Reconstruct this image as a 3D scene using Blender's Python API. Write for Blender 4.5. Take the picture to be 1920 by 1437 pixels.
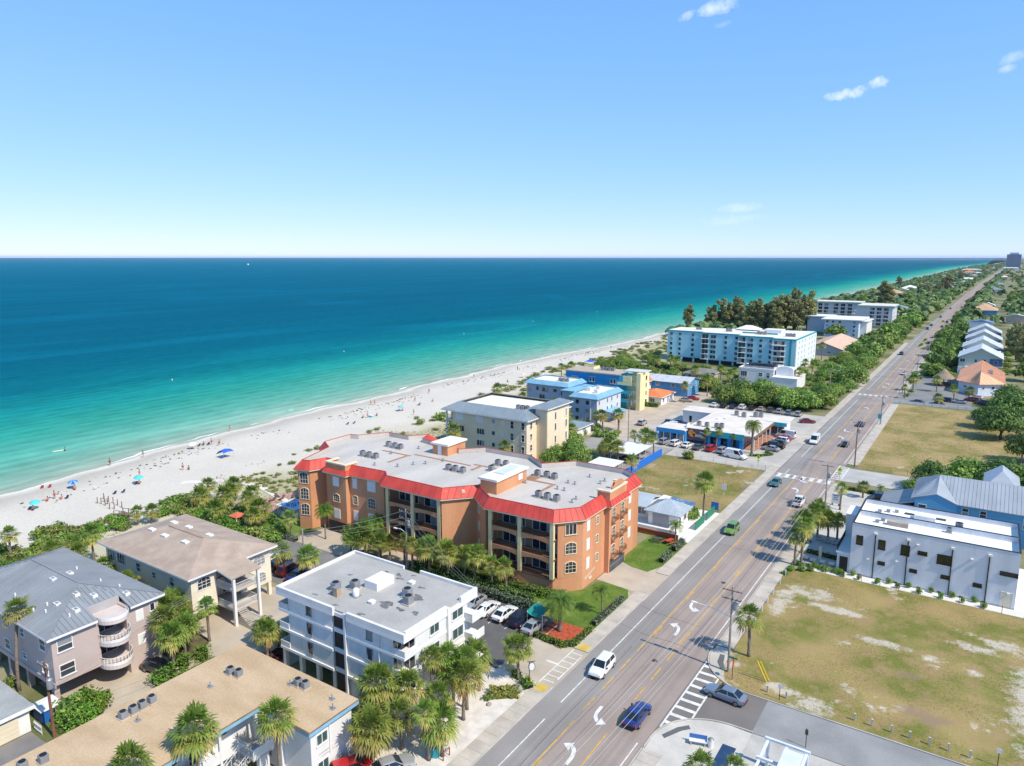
import bpy,bmesh,math,random
import numpy as np
from mathutils import Vector,Matrix
R = math.radians
random.seed(7); RNG = np.random.default_rng(7)
for o in list(bpy.data.objects): bpy.data.objects.remove(o)
sc = bpy.context.scene
COL = sc.collection

# ------------------------------------------------------------------ camera
# axes: +Y runs along the beach road, +X points inland (east), metres
cam_d = bpy.data.cameras.new('camera'); cam = bpy.data.objects.new('camera', cam_d); COL.objects.link(cam)
cam_d.sensor_width = 36.0; cam_d.lens = 25.125; cam_d.clip_start = 1.0; cam_d.clip_end = 120000.0
cam.location = (0,0,50); cam.rotation_euler = (R(90 - 9.99),0,R(33.775))
sc.camera = cam

# ------------------------------------------------------------------ sky and sun
SUN_EL, SUN_AZ = 48.0, 6.0            # sun stands inland (+X), a touch towards -Y
sun_dir = Vector((math.cos(R(SUN_EL))*math.cos(R(SUN_AZ)),-math.cos(R(SUN_EL))*math.sin(R(SUN_AZ)),math.sin(R(SUN_EL))))
sd = bpy.data.lights.new('sun', 'SUN'); sd.energy = 3.9; sd.angle = R(0.53); sd.color = (1.0, 0.905, 0.75)
so = bpy.data.objects.new('sun', sd); COL.objects.link(so); so.location = (60, 0, 90)
so.rotation_euler = sun_dir.to_track_quat('Z', 'Y').to_euler()
world = bpy.data.worlds.new('World'); sc.world = world; world.use_nodes = True
wn = world.node_tree.nodes; wl = world.node_tree.links
bg = wn['Background']; bg.inputs['Strength'].default_value = 0.1
sky = wn.new('ShaderNodeTexSky'); sky.sky_type = 'NISHITA'; sky.sun_disc = False
sky.sun_elevation = R(SUN_EL); sky.sun_rotation = math.atan2(sun_dir.x,sun_dir.y)
sky.altitude = 0.0; sky.air_density = 0.7; sky.dust_density = 0.0; sky.ozone_density = 3.0
# the whole sky is graded alike, channel by channel: a soft shoulder so that the horizon keeps its colour as in the photograph
sepc = wn.new('ShaderNodeSeparateColor'); comc = wn.new('ShaderNodeCombineColor'); wl.new(sky.outputs[0], sepc.inputs[0])
for i_,(g_,m_) in enumerate(((.68,7.2),(.45,7.6),(.55,13.0))):
 a_ = wn.new('ShaderNodeMath'); a_.operation = 'MULTIPLY'; a_.inputs[1].default_value = .1; wl.new(sepc.outputs[i_], a_.inputs[0])
 b_ = wn.new('ShaderNodeMath'); b_.operation = 'POWER'; b_.inputs[1].default_value = g_; wl.new(a_.outputs[0], b_.inputs[0])
 c_ = wn.new('ShaderNodeMath'); c_.operation = 'MULTIPLY'; c_.inputs[1].default_value = m_; wl.new(b_.outputs[0], c_.inputs[0]); wl.new(c_.outputs[0], comc.inputs[i_])
sky_col = comc.outputs[0]
world.cycles.sampling_method = 'MANUAL'; world.cycles.sample_map_resolution = 512
# small fair-weather clouds: fixed directions on the sky, ragged by noise
tc = wn.new('ShaderNodeTexCoord')
def wmath(op,a,b=None,clamp=False):
 n = wn.new('ShaderNodeMath'); n.operation = op; n.use_clamp = clamp
 for i,s in enumerate((a,b)):
  if s is None: continue
  if isinstance(s,(int,float)): n.inputs[i].default_value = s
  else: wl.new(s,n.inputs[i])
 return n.outputs[0]
def wnoise(scale,detail,vec,rough=0.6):
 n = wn.new('ShaderNodeTexNoise'); n.inputs['Scale'].default_value = scale; n.inputs['Detail'].default_value = detail
 n.inputs['Roughness'].default_value = rough; wl.new(vec, n.inputs['Vector']); return n.outputs[0]
n_big = wnoise(38, 8, tc.outputs['Generated'], 0.62); n_fine = wnoise(120, 6, tc.outputs['Generated'], 0.6)
def wdot(v):
 n = wn.new('ShaderNodeVectorMath'); n.operation = 'DOT_PRODUCT'; wl.new(tc.outputs['Generated'], n.inputs[0]); n.inputs[1].default_value = v
 return n.outputs['Value']
def dir_of(az, el):   # az degrees clockwise from +Y
 return Vector((math.sin(R(az))*math.cos(R(el)),math.cos(R(az))*math.cos(R(el)),math.sin(R(el))))
total = None
# azimuth, elevation, half width, half height, tilt, density
CLOUDS = [(-19.38,17.15,1.3,.45,10,.75),(-18.35,17.3,.9,.5,5,.8),(-20.8,16.85,.75,.3,25,.6),(-9.9,11.0,1.2,.33,5,.95),(-8.15,11.45,.8,.42,12,.95),(-9.0,11.2,.9,.3,12,.95),
          (-.1,12.3,.9,.3,20,.4),(-.67,11.56,.5,.22,12,.4),(-16.4,3.6,1.6,.35,3,.35),(-17.0,2.75,2.6,.4,4,.3),(-18.3,16.1,.7,.2,10,.22),
          (25,16,3,.7,8,.8),(48,24,4,1.2,5,.8),(80,12,4,.9,5,.7),(120,30,5,1.5,10,.8),(165,18,4,1,-6,.7),(-110,14,4,1,4,.6),(-150,26,5,1.3,9,.7)]
for az,el,a,b,tilt,dens in CLOUDS:
 d = dir_of(az,el); rt = Vector((math.cos(R(az)),-math.sin(R(az)),0)); up = rt.cross(d)
 r2 = rt*math.cos(R(tilt))+up*math.sin(R(tilt)); u2 = up*math.cos(R(tilt)) - rt*math.sin(R(tilt))
 u = wmath('DIVIDE', wdot(r2), math.sin(R(a))); v = wmath('DIVIDE', wdot(u2), math.sin(R(b)))
 # a direction opposite to the cloud also has small u and v: keep the front side
 front = wmath('GREATER_THAN', wdot(d), 0.5)
 q = wmath('ADD', wmath('MULTIPLY', u, u), wmath('MULTIPLY', v, v))
 e = wmath('SUBTRACT', 1.15, q)
 e = wmath('ADD', e, wmath('MULTIPLY', wmath('SUBTRACT', n_big, 0.5), 3.4))
 e = wmath('ADD', e, wmath('MULTIPLY', wmath('SUBTRACT', n_fine, 0.5), 2.6))
 m = wmath('MULTIPLY', wmath('MULTIPLY', e, 0.42, True), front)
 m = wmath('MULTIPLY', m, dens)
 total = m if total is None else wmath('MAXIMUM', total, m)
mixc = wn.new('ShaderNodeMixRGB'); wl.new(total, mixc.inputs[0]); wl.new(sky_col, mixc.inputs[1]); mixc.inputs[2].default_value = (8.6, 9.0, 9.6, 1)
wl.new(mixc.outputs[0], bg.inputs['Color'])
vs = sc.view_settings; vs.view_transform = 'Standard'; vs.look = 'None'; vs.gamma = 1.0; vs.use_curve_mapping = False; vs.exposure = 0.47
sc.cycles.max_bounces = 6; sc.cycles.transparent_max_bounces = 6; sc.cycles.use_denoising = True

# ------------------------------------------------------------------ materials
MATS = {}
def mat(name,c,rough=0.8,var=0.12,scale=0.6,fine=12.0,c2=None,bump=0.0,bscale=20.0,spec=0.3,metal=0.0,rnd=0.0,stretch=None,thr=(0.35,0.65)):
 """noise-varied principled surface: colour drifts between darker and lighter tones (or c and c2) at two scales"""
 if name in MATS: return MATS[name]
 m = bpy.data.materials.new(name); m.use_nodes = True; nt = m.node_tree; N = nt.nodes; Lk = nt.links
 p = N['Principled BSDF']; p.inputs['Roughness'].default_value = rough; p.inputs['Specular IOR Level'].default_value = spec; p.inputs['Metallic'].default_value = metal
 g = N.new('ShaderNodeNewGeometry'); vec = g.outputs['Position']
 if stretch:
  mp = N.new('ShaderNodeMapping'); mp.inputs['Scale'].default_value = stretch; Lk.new(vec, mp.inputs['Vector']); vec = mp.outputs[0]
 def noise(s,d=4):
  n = N.new('ShaderNodeTexNoise'); n.inputs['Scale'].default_value = s; n.inputs['Detail'].default_value = d; Lk.new(vec, n.inputs['Vector']); return n.outputs[0]
 def mr(src,a,b,lo,hi):
  r = N.new('ShaderNodeMapRange'); r.inputs[1].default_value = a; r.inputs[2].default_value = b; r.inputs[3].default_value = lo; r.inputs[4].default_value = hi; Lk.new(src, r.inputs[0]); return r.outputs[0]
 mixn = N.new('ShaderNodeMixRGB'); Lk.new(mr(noise(scale, 6), thr[0], thr[1], 0, 1), mixn.inputs[0])
 if c2 is None: a = [x*(1 - var) for x in c]; b = [min(1,x*(1+var)) for x in c]
 else: a,b = c,c2
 mixn.inputs[1].default_value = (*a,1); mixn.inputs[2].default_value = (*b,1)
 mul = N.new('ShaderNodeMixRGB'); mul.blend_type = 'MULTIPLY'; mul.inputs[0].default_value = 1; Lk.new(mixn.outputs[0], mul.inputs[1])
 fv = mr(noise(fine,3),0.3,0.7,1 - var*0.8,1+var*0.5)
 if rnd:
  oi = N.new('ShaderNodeObjectInfo'); k = N.new('ShaderNodeMath'); k.operation = 'MULTIPLY'; Lk.new(mr(oi.outputs['Random'], 0, 1, 1 - rnd, 1 + rnd), k.inputs[0]); Lk.new(fv, k.inputs[1]); fv = k.outputs[0]
 Lk.new(fv, mul.inputs[2]); Lk.new(mul.outputs[0], p.inputs['Base Color'])
 if bump:
  bp = N.new('ShaderNodeBump'); bp.inputs['Strength'].default_value = bump; bp.inputs['Distance'].default_value = 0.05; Lk.new(noise(bscale, 4), bp.inputs['Height']); Lk.new(bp.outputs[0], p.inputs['Normal'])
 MATS[name] = m; return m
def paint(name,c,rough=0.25,coat=0.6,metal=0.0):
 if name in MATS: return MATS[name]
 m = bpy.data.materials.new(name); m.use_nodes = True; p = m.node_tree.nodes['Principled BSDF']
 p.inputs['Base Color'].default_value = (*c, 1); p.inputs['Roughness'].default_value = rough; p.inputs['Coat Weight'].default_value = coat; p.inputs['Coat Roughness'].default_value = 0.08; p.inputs['Metallic'].default_value = metal
 MATS[name] = m; return m
def leafmat(name,stops,trans=0.35,scale=0.9,rnd=0.18,rough=0.55):
 """foliage: tone from the leaf's age attribute and a noise, some light passes through the blade"""
 m = bpy.data.materials.new(name); m.use_nodes = True; nt = m.node_tree; N = nt.nodes; Lk = nt.links
 p = N['Principled BSDF']; p.inputs['Roughness'].default_value = rough; p.inputs['Specular IOR Level'].default_value = 0.25
 at = N.new('ShaderNodeAttribute'); at.attribute_name = 'age'
 g = N.new('ShaderNodeNewGeometry'); n = N.new('ShaderNodeTexNoise'); n.inputs['Scale'].default_value = scale; n.inputs['Detail'].default_value = 3; Lk.new(g.outputs['Position'], n.inputs['Vector'])
 ad = N.new('ShaderNodeMath'); ad.operation = 'MULTIPLY_ADD'; Lk.new(n.outputs[0], ad.inputs[0]); ad.inputs[1].default_value = 0.5; ad.inputs[2].default_value = -0.25
 n2_ = N.new('ShaderNodeTexNoise'); n2_.inputs['Scale'].default_value = .09; n2_.inputs['Detail'].default_value = 2; Lk.new(g.outputs['Position'], n2_.inputs['Vector']); a2_ = N.new('ShaderNodeMath'); a2_.operation = 'MULTIPLY_ADD'; Lk.new(n2_.outputs[0], a2_.inputs[0]); a2_.inputs[1].default_value = .7; a2_.inputs[2].default_value = -.35; a3_ = N.new('ShaderNodeMath'); Lk.new(ad.outputs[0], a3_.inputs[0]); Lk.new(a2_.outputs[0], a3_.inputs[1]); ad = a3_
 s = N.new('ShaderNodeMath'); s.operation = 'ADD'; s.use_clamp = True; Lk.new(ad.outputs[0], s.inputs[0]); Lk.new(at.outputs['Fac'], s.inputs[1])
 cr = N.new('ShaderNodeValToRGB'); els = cr.color_ramp.elements
 els[0].position = stops[0][0]; els[0].color = (*stops[0][1],1); els[1].position = stops[-1][0]; els[1].color = (*stops[-1][1],1)
 for pos,c in stops[1:-1]: e = els.new(pos); e.color = (*c,1)
 Lk.new(s.outputs[0],cr.inputs[0])
 oi = N.new('ShaderNodeObjectInfo'); hs = N.new('ShaderNodeHueSaturation'); Lk.new(cr.outputs[0], hs.inputs['Color'])
 def mr(lo,hi):
  r = N.new('ShaderNodeMapRange'); r.inputs[3].default_value = lo; r.inputs[4].default_value = hi; Lk.new(oi.outputs['Random'], r.inputs[0]); return r.outputs[0]
 Lk.new(mr(1 - rnd, 1 + rnd), hs.inputs['Value']); Lk.new(mr(0.485, 0.515), hs.inputs['Hue'])
 Lk.new(hs.outputs[0], p.inputs['Base Color'])
 if trans:
  tr = N.new('ShaderNodeBsdfTranslucent'); Lk.new(hs.outputs[0], tr.inputs[0]); mx = N.new('ShaderNodeMixShader'); mx.inputs[0].default_value = trans
  Lk.new(p.outputs[0], mx.inputs[1]); Lk.new(tr.outputs[0], mx.inputs[2]); Lk.new(mx.outputs[0], N['Material Output'].inputs[0])
 MATS[name] = m; return m

GLASS = paint('window glass', (0.025, 0.035, 0.045), 0.06, 0.0); GLASS.node_tree.nodes['Principled BSDF'].inputs['Specular IOR Level'].default_value = 0.8
nt_ = GLASS.node_tree; oi_ = nt_.nodes.new('ShaderNodeObjectInfo'); cr_ = nt_.nodes.new('ShaderNodeValToRGB'); cr_.color_ramp.interpolation = 'CONSTANT'      # some rooms have pale blinds drawn behind the pane
cr_.color_ramp.elements[0].color = (.02,.028,.036,1); cr_.color_ramp.elements[1].position = .8; cr_.color_ramp.elements[1].color = (.26,.27,.27,1); e_ = cr_.color_ramp.elements.new(.45); e_.color = (.05,.062,.07,1)
nt_.links.new(oi_.outputs['Random'], cr_.inputs[0]); nt_.links.new(cr_.outputs[0], nt_.nodes['Principled BSDF'].inputs['Base Color'])
GLASSG = paint('green tinted glass', (0.05, 0.09, 0.085), 0.1, 0.0)
CARGLASS = paint('car glass', (0.012, 0.018, 0.022), 0.05, 0.3)
WHITE = mat('white paint', (0.74, 0.73, 0.71), 0.6, 0.04)
CREAM = mat('cream stucco', (0.74, 0.62, 0.43), 0.85, 0.05)
BLACK = mat('black metal', (0.02, 0.02, 0.022), 0.45, 0.1)
DARK = mat('painted interior shade', (0.035, 0.032, 0.03), 0.8, 0.2)  # near-black puts the shade inside openings and undercrofts into the colour
GREYMETAL = mat('grey metal', (0.3, 0.31, 0.32), 0.45, 0.12, metal=0.3, fine=30)
CONC = mat('concrete', (0.46, 0.42, 0.37), 0.9, 0.14, 0.35, 9, bump=0.15)
RUBBER = mat('tyre rubber', (0.018, 0.018, 0.018), 0.85, 0.1)
RIM = mat('wheel rim', (0.45, 0.45, 0.46), 0.3, 0.05, metal=0.7)
WOOD = mat('weathered wood', (0.2, 0.135, 0.09), 0.9, 0.25, 1.0, 20)

# ------------------------------------------------------------------ mesh helpers
class MB:
 def __init__(s): s.v = []; s.f = []
 def poly(s,pts):
  k = len(s.v); s.v += [tuple(p) for p in pts]; s.f.append(tuple(range(k,k+len(pts)))); return s
 def box(s,x0,x1,y0,y1,z0,z1):
  k = len(s.v); s.v += [(x0,y0,z0),(x1,y0,z0),(x1,y1,z0),(x0,y1,z0),(x0,y0,z1),(x1,y0,z1),(x1,y1,z1),(x0,y1,z1)]
  s.f += [tuple(k+i for i in q) for q in ((0,3,2,1),(4,5,6,7),(0,1,5,4),(1,2,6,5),(2,3,7,6),(3,0,4,7))]; return s
 def prism(s,pl,z0,z1,cap=True):
  n = len(pl); k = len(s.v); s.v += [(x,y,z0) for x,y in pl]+[(x,y,z1) for x,y in pl]
  s.f += [(k+i,k+(i+1) % n,k+n+(i+1) % n,k+n+i) for i in range(n)]
  if cap: s.f += [tuple(k+n+i for i in range(n)),tuple(k+i for i in reversed(range(n)))]
  return s
 def tube(s,pts,rad,n=8,cap=True):
  """tube through pts with radius per point"""
  k = len(s.v); m = len(pts)
  for i,p in enumerate(pts):
   p = Vector(p); a = Vector(pts[max(0,i - 1)]); b = Vector(pts[min(m - 1,i+1)]); t = (b - a).normalized()
   u = t.cross(Vector((0,0,1)) if abs(t.z) < 0.9 else Vector((1,0,0))).normalized(); w = t.cross(u)
   r = rad[i] if isinstance(rad,(list,tuple)) else rad
   for j in range(n):
    a_ = 2*math.pi*j/n; s.v.append(tuple(p+u*(r*math.cos(a_))+w*(r*math.sin(a_))))
  for i in range(m - 1):
   for j in range(n): s.f.append((k+i*n+j,k+i*n+(j+1) % n,k+(i+1)*n+(j+1) % n,k+(i+1)*n+j))
  if cap: s.f += [tuple(k+j for j in reversed(range(n))),tuple(k+(m - 1)*n+j for j in range(n))]
  return s
 def beam(s,a,b,w,h=None):
  """rectangular bar from a to b"""
  h = h or w; a = Vector(a); b = Vector(b); t = (b - a).normalized()
  u = t.cross(Vector((0,0,1)) if abs(t.z) < 0.95 else Vector((1,0,0))).normalized(); v = u.cross(t)
  k = len(s.v)
  for p in (a,b):
   for x,y in ((-1,-1),(1,-1),(1,1),(-1,1)): s.v.append(tuple(p+u*(x*w/2)+v*(y*h/2)))
  s.f += [tuple(k+i for i in q) for q in ((0,1,2,3),(7,6,5,4),(0,4,5,1),(1,5,6,2),(2,6,7,3),(3,7,4,0))]; return s
 def lathe(s,prof,n=12,cx=0,cy=0):
  k = len(s.v)
  for r,z in prof:
   for j in range(n): a = 2*math.pi*j/n; s.v.append((cx+r*math.cos(a),cy+r*math.sin(a),z))
  for i in range(len(prof) - 1):
   for j in range(n): s.f.append((k+i*n+j,k+i*n+(j+1) % n,k+(i+1)*n+(j+1) % n,k+(i+1)*n+j))
  s.f += [tuple(k+j for j in reversed(range(n))),tuple(k+(len(prof) - 1)*n+j for j in range(n))]; return s
 def xf(s,M): s.v = [tuple(M @ Vector(p)) for p in s.v]; return s
 def add(s,o): k = len(s.v); s.v += o.v; s.f += [tuple(k+i for i in q) for q in o.f]; return s
 def mesh(s,name,m=None,smooth=False):
  me = bpy.data.meshes.new(name); me.from_pydata(s.v,[],s.f); me.update()
  if m: me.materials.append(m)
  if smooth: me.polygons.foreach_set('use_smooth', [True] * len(me.polygons))
  return me
def link(name,me,parent=None,loc=(0,0,0),rz=0.0,scale=None):
 o = bpy.data.objects.new(name,me); COL.objects.link(o); o.location = loc; o.rotation_euler = (0,0,rz)
 if scale is not None: o.scale = scale if isinstance(scale,(tuple,list)) else (scale,)*3
 if parent is not None: o.parent = parent
 return o
def tag(o,label=None,cat=None,group=None,kind=None):
 if label: o['label'] = label
 if cat: o['category'] = cat
 if group: o['group'] = group
 if kind: o['kind'] = kind
 return o
def thing(name,label,cat,loc=(0,0,0),rz=0.0,group=None):
 o = bpy.data.objects.new(name,None); COL.objects.link(o); o.location = loc; o.rotation_euler = (0,0,rz); o.empty_display_size = 0.5
 return tag(o,label,cat,group)
def part(name,mb,m,parent,smooth=False,label=None):
 """mesh written in world coordinates, hung under a root that only carries a location"""
 o = link(name,mb.mesh(name,m,smooth),parent)
 if parent is not None: o.matrix_parent_inverse = Matrix.Translation(-Vector(parent.location))
 if label: o['label'] = label
 return o
def struct(name,mb,m,smooth=False):
 return tag(link(name, mb.mesh(name, m, smooth)), kind='structure')
def copy_tree(o,parent=None):
 c = o.copy(); COL.objects.link(c); c.parent = parent
 for ch in o.children: copy_tree(ch,c)
 return c
ORD = ['first', 'second', 'third', 'fourth', 'fifth', 'sixth', 'seventh', 'eighth', 'ninth', 'tenth', 'eleventh', 'twelfth', 'thirteenth', 'fourteenth', 'fifteenth', 'sixteenth', 'seventeenth', 'eighteenth', 'nineteenth', 'twentieth']

# ------------------------------------------------------------------ building helpers
WCACHE = {}
def arch_pts(w,h,rise,n=8):
 if rise <= 0: return [(-w/2,h),(w/2,h)]
 r = (w*w/4+rise*rise)/(2*rise); a0 = math.asin(min(1,w/2/r)); out = []
 for i in range(n+1):
  a = -a0+2*a0*i/n; out.append((r*math.sin(a),h - r+r*math.cos(a)))
 return out
def window_meshes(w,h,style,fm,gm):
 key = (round(w,2),round(h,2),style,fm.name,gm.name)
 if key in WCACHE: return WCACHE[key]
 t = 0.09; f = MB(); panes = []
 rise = 0.22 * w if 'arch' in style else 0
 if 'shutter' in style:     # closed storm shutter: ribbed panel in a frame
  f.box(-w/2 - .08,w/2+.08,-.05,0,-.08,h+.08)
  q = MB(); n = max(3,int(w/.25))
  for i in range(n): q.box(-w/2+i*w/n+.01,-w/2+(i+1)*w/n - .01,-.085,-.05,0.02,h - .02)
  panes.append(('shutter', q))
 else:
  if rise:
   top = arch_pts(w,h,rise); out = [(-w/2 - .1,-.1),(w/2+.1,-.1)]+[(x*(1+.2/w),z+.1) for x,z in reversed(top)]
   inn = [(-w/2,0),(w/2,0)]+list(reversed(top)); n = len(out); k = len(f.v)
   for yy in (-.09,0): f.v += [(x,yy,z) for x,z in out]+[(x,yy,z) for x,z in inn]
   for i in range(n):
    j = (i+1) % n
    f.f += [(k+i,k+j,k+n+j,k+n+i),(k+i,k+2*n+i,k+2*n+j,k+j),(k+n+i,k+n+j,k+3*n+j,k+3*n+i)]
   q = MB(); q.poly([(x, -.02, z) for x, z in inn]); panes.append(('pane', q))
   for x in (-w/6,w/6): f.box(x - .025,x+.025,-.06,-.022,0,h - rise*.3)
   for z in (h*.33,h*.62): f.box(-w/2,w/2,-.055,-.022,z - .025,z+.025)
  else:
   f.box(-w/2 - t,-w/2,-.08,0,-t,h+t).box(w/2,w/2+t,-.08,0,-t,h+t).box(-w/2,w/2,-.08,0,h,h+t).box(-w/2 - .12,w/2+.12,-.14,0,-t - .03,0)
   if 'slide' in style:
    f.box(-.035,.035,-.06,-.004,0,h)
    for s_ in (-1, 1): q = MB(); q.poly([(min(0, s_ * w / 2) + .036 * (s_ > 0), -.02, 0), (max(0, s_ * w / 2) - .036 * (s_ < 0), -.02, 0), (max(0, s_ * w / 2) - .036 * (s_ < 0), -.02, h), (min(0, s_ * w / 2) + .036 * (s_ > 0), -.02, h)]); panes.append(('pane', q))
   elif 'sash' in style:
    f.box(-w/2,w/2,-.06,-.004,h/2 - .035,h/2+.035)
    for z0, z1, y in ((0, h / 2 - .036, -.015), (h / 2 + .036, h, -.03)): q = MB(); q.poly([(-w / 2, y, z0), (w / 2, y, z0), (w / 2, y, z1), (-w / 2, y, z1)]); panes.append(('pane', q))
   elif 'triple' in style:
    for x in (-w/6,w/6): f.box(x - .04,x+.04,-.06,-.004,0,h)
    for i in range(3): q = MB(); x0 = -w / 2 + i * w / 3 + .041; x1 = x0 + w / 3 - .082; q.poly([(x0, -.02, 0), (x1, -.02, 0), (x1, -.02, h), (x0, -.02, h)]); panes.append(('pane', q))
   else:
    q = MB(); q.poly([(-w / 2, -.02, 0), (w / 2, -.02, 0), (w / 2, -.02, h), (-w / 2, -.02, h)]); panes.append(('pane', q))
    if 'louver' in style:
     n = int(h/.2)
     for i in range(1,n): f.box(-w/2,w/2,-.05,-.022,i*h/n - .03,i*h/n+.03)
 res = (f.mesh('window', fm), [(nm, q.mesh(nm, WHITE if nm == 'shutter' else gm)) for nm, q in panes]); WCACHE[key] = res; return res
def win(parent, p, ang, w, h, style='sash', fm=None, gm=None, name='window'):
 fme,panes = window_meshes(w,h,style,fm or WHITE,gm or GLASS)
 o = link(name,fme,parent,p,ang); o.matrix_parent_inverse = Matrix.Translation(-Vector(parent.location))
 for nm,me in panes: link(nm,me,o)
 return o
def wins(parent,p0,p1,lst,fm=None,gm=None):
 """windows on the wall that runs p0 -> p1 (left to right seen from outside); entries: (distance from p0, sill z, w, h, style)"""
 d = Vector((p1[0] - p0[0],p1[1] - p0[1])); L_ = d.length; d /= L_; ang = math.atan2(d.y,d.x)
 nrm = Vector((d.y,-d.x))*0.003
 for e in lst:
  u, z, w, h = e[:4]; st = e[4] if len(e) > 4 else 'sash'
  win(parent,(p0[0]+d.x*u+nrm.x,p0[1]+d.y*u+nrm.y,z),ang,w,h,st,fm,gm)
def parapet_roof(parent, x0, x1, y0, y1, z, ph, th, wm, rm, cap=None, roof_name='roof'):
 """flat deck inside a parapet ring"""
 r = MB().box(x0+th,x1 - th,y0+th,y1 - th,z - .1,z); part(roof_name,r,rm,parent)
 q = MB().box(x0,x1,y0,y0+th,z - .1,z+ph).box(x0,x1,y1 - th,y1,z - .1,z+ph).box(x0,x0+th,y0+th,y1 - th,z - .1,z+ph).box(x1 - th,x1,y0+th,y1 - th,z - .1,z+ph)
 part('parapet', q, wm, parent)
 if cap:
  e = .05; t0,t1 = z+ph+.001,z+ph+.08
  q = MB().box(x0 - e,x1+e,y0 - e,y0+th+e,t0,t1).box(x0 - e,x1+e,y1 - th - e,y1+e,t0,t1).box(x0 - e,x0+th+e,y0+th+e,y1 - th - e,t0,t1).box(x1 - th - e,x1+e,y0+th+e,y1 - th - e,t0,t1)
  part('parapet_cap', q, cap, parent)
def clip_u(pl,lo,hi):
 """clip a planar polygon given as (u, vec) pairs to lo <= u <= hi"""
 for lim,sgn in ((lo,1),(hi,-1)):
  out = []
  for i in range(len(pl)):
   a,b = pl[i],pl[(i+1) % len(pl)]; da,db = sgn*(a[0] - lim),sgn*(b[0] - lim)
   if da >= 0: out.append(a)
   if (da >= 0) != (db >= 0):
    t = da/(da - db); out.append((lim,a[1]+(b[1] - a[1])*t))
  pl = out
  if not pl: return []
 return pl
def roof_faces(parent,faces,m,panel=None,th=0.12,fascia=None,rib=0.05,over_label=None):
 """roof part from planar polygons (first edge = eave); standing-seam panels become sub-parts"""
 mb = MB()
 for pl in faces:
  pl = [Vector(p) for p in pl]; n = (pl[1] - pl[0]).cross(pl[2] - pl[0]).normalized()
  if n.z < 0: n = -n
  k = len(mb.v); c = len(pl); mb.v += [tuple(p - Vector((0,0,th))) for p in pl]+[tuple(p) for p in pl]
  mb.f += [(k+i,k+(i+1) % c,k+c+(i+1) % c,k+c+i) for i in range(c)]+[tuple(k+c+i for i in range(c)),tuple(k+i for i in reversed(range(c)))]
 ro = part('roof', mb, m, parent)
 if panel:
  for pl in faces:
   pl = [Vector(p) for p in pl]; e = (pl[1] - pl[0]).normalized(); n = (pl[1] - pl[0]).cross(pl[2] - pl[0]).normalized()
   if n.z < 0: n = -n
   up = n.cross(e) if n.cross(e).z > 0 else -n.cross(e)
   us = [(p - pl[0]).dot(e) for p in pl]; lo,hi = min(us),max(us); cnt = max(1,round((hi - lo)/panel)); w = (hi - lo)/cnt
   for i in range(cnt):
    a = lo+i*w; poly_ = clip_u(list(zip(us,pl)),a+.012,a+w - .012)
    if len(poly_) < 3: continue
    b = MB(); c = len(poly_); b.v += [tuple(p+n*.004) for _,p in poly_]+[tuple(p+n*.03) for _,p in poly_]
    b.f += [(j,(j+1) % c,c+(j+1) % c,c+j) for j in range(c)]+[tuple(c+j for j in range(c))]
    left = [p for u,p in poly_ if u < a+.03]
    if len(left) >= 2:
     hs = sorted(left,key=lambda p: p.dot(up)); p0,p1 = hs[0],hs[-1]
     if (p1 - p0).length > .3:
      p0 = p0+n*.055+e*.02; p1 = p1+n*.055+e*.02; b.beam(p0,p1,rib,.06)
    o = part('panel', b, m, None); o.parent = ro
 if fascia:
  q = MB()
  for pl in faces:
   a,b = Vector(pl[0]),Vector(pl[1]); a.z -= .14; b.z -= .14; q.beam(a,b,.05,.24)
  part('fascia', q, fascia, parent)
 return ro
def hip_faces(x0,x1,y0,y1,z,rise,hip=True):
 w,d = x1 - x0,y1 - y0
 if w >= d:
  r = d/2 if hip else 0; ym = (y0+y1)/2; A,B = (x0+r,ym,z+rise),(x1 - r,ym,z+rise)
  F = [[(x0,y0,z),(x1,y0,z),B,A],[(x1,y1,z),(x0,y1,z),A,B]]
  if hip: F += [[(x1,y0,z),(x1,y1,z),B],[(x0,y1,z),(x0,y0,z),A]]
 else:
  r = w/2 if hip else 0; xm = (x0+x1)/2; A,B = (xm,y0+r,z+rise),(xm,y1 - r,z+rise)
  F = [[(x1,y0,z),(x1,y1,z),B,A],[(x0,y1,z),(x0,y0,z),A,B]]
  if hip: F += [[(x0,y0,z),(x1,y0,z),A],[(x1,y1,z),(x0,y1,z),B]]
 return F
def railing(parent, pts, z, h, m, step=0.14, name='railing', bar=0.03):
 q = MB()
 for a,b in zip(pts,pts[1:]):
  a = Vector((*a,0)); b = Vector((*b,0)); L_ = (b - a).length
  q.beam(a+Vector((0,0,z+h)),b+Vector((0,0,z+h)),.06,.05); q.beam(a+Vector((0,0,z+.08)),b+Vector((0,0,z+.08)),.04,.04)
  n = max(1,int(L_/step))
  for i in range(n+1):
   p = a+(b - a)*(i/n); q.beam(p+Vector((0,0,z)),p+Vector((0,0,z+h)),bar,bar)
 return part(name,q,m,parent)
def walls(parent, pl, z0, z1, m, name='wall'):
 return part(name,MB().prism(pl,z0,z1),m,parent)
def rect(x0,x1,y0,y1): return [(x0,y0),(x1,y0),(x1,y1),(x0,y1)]

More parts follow.
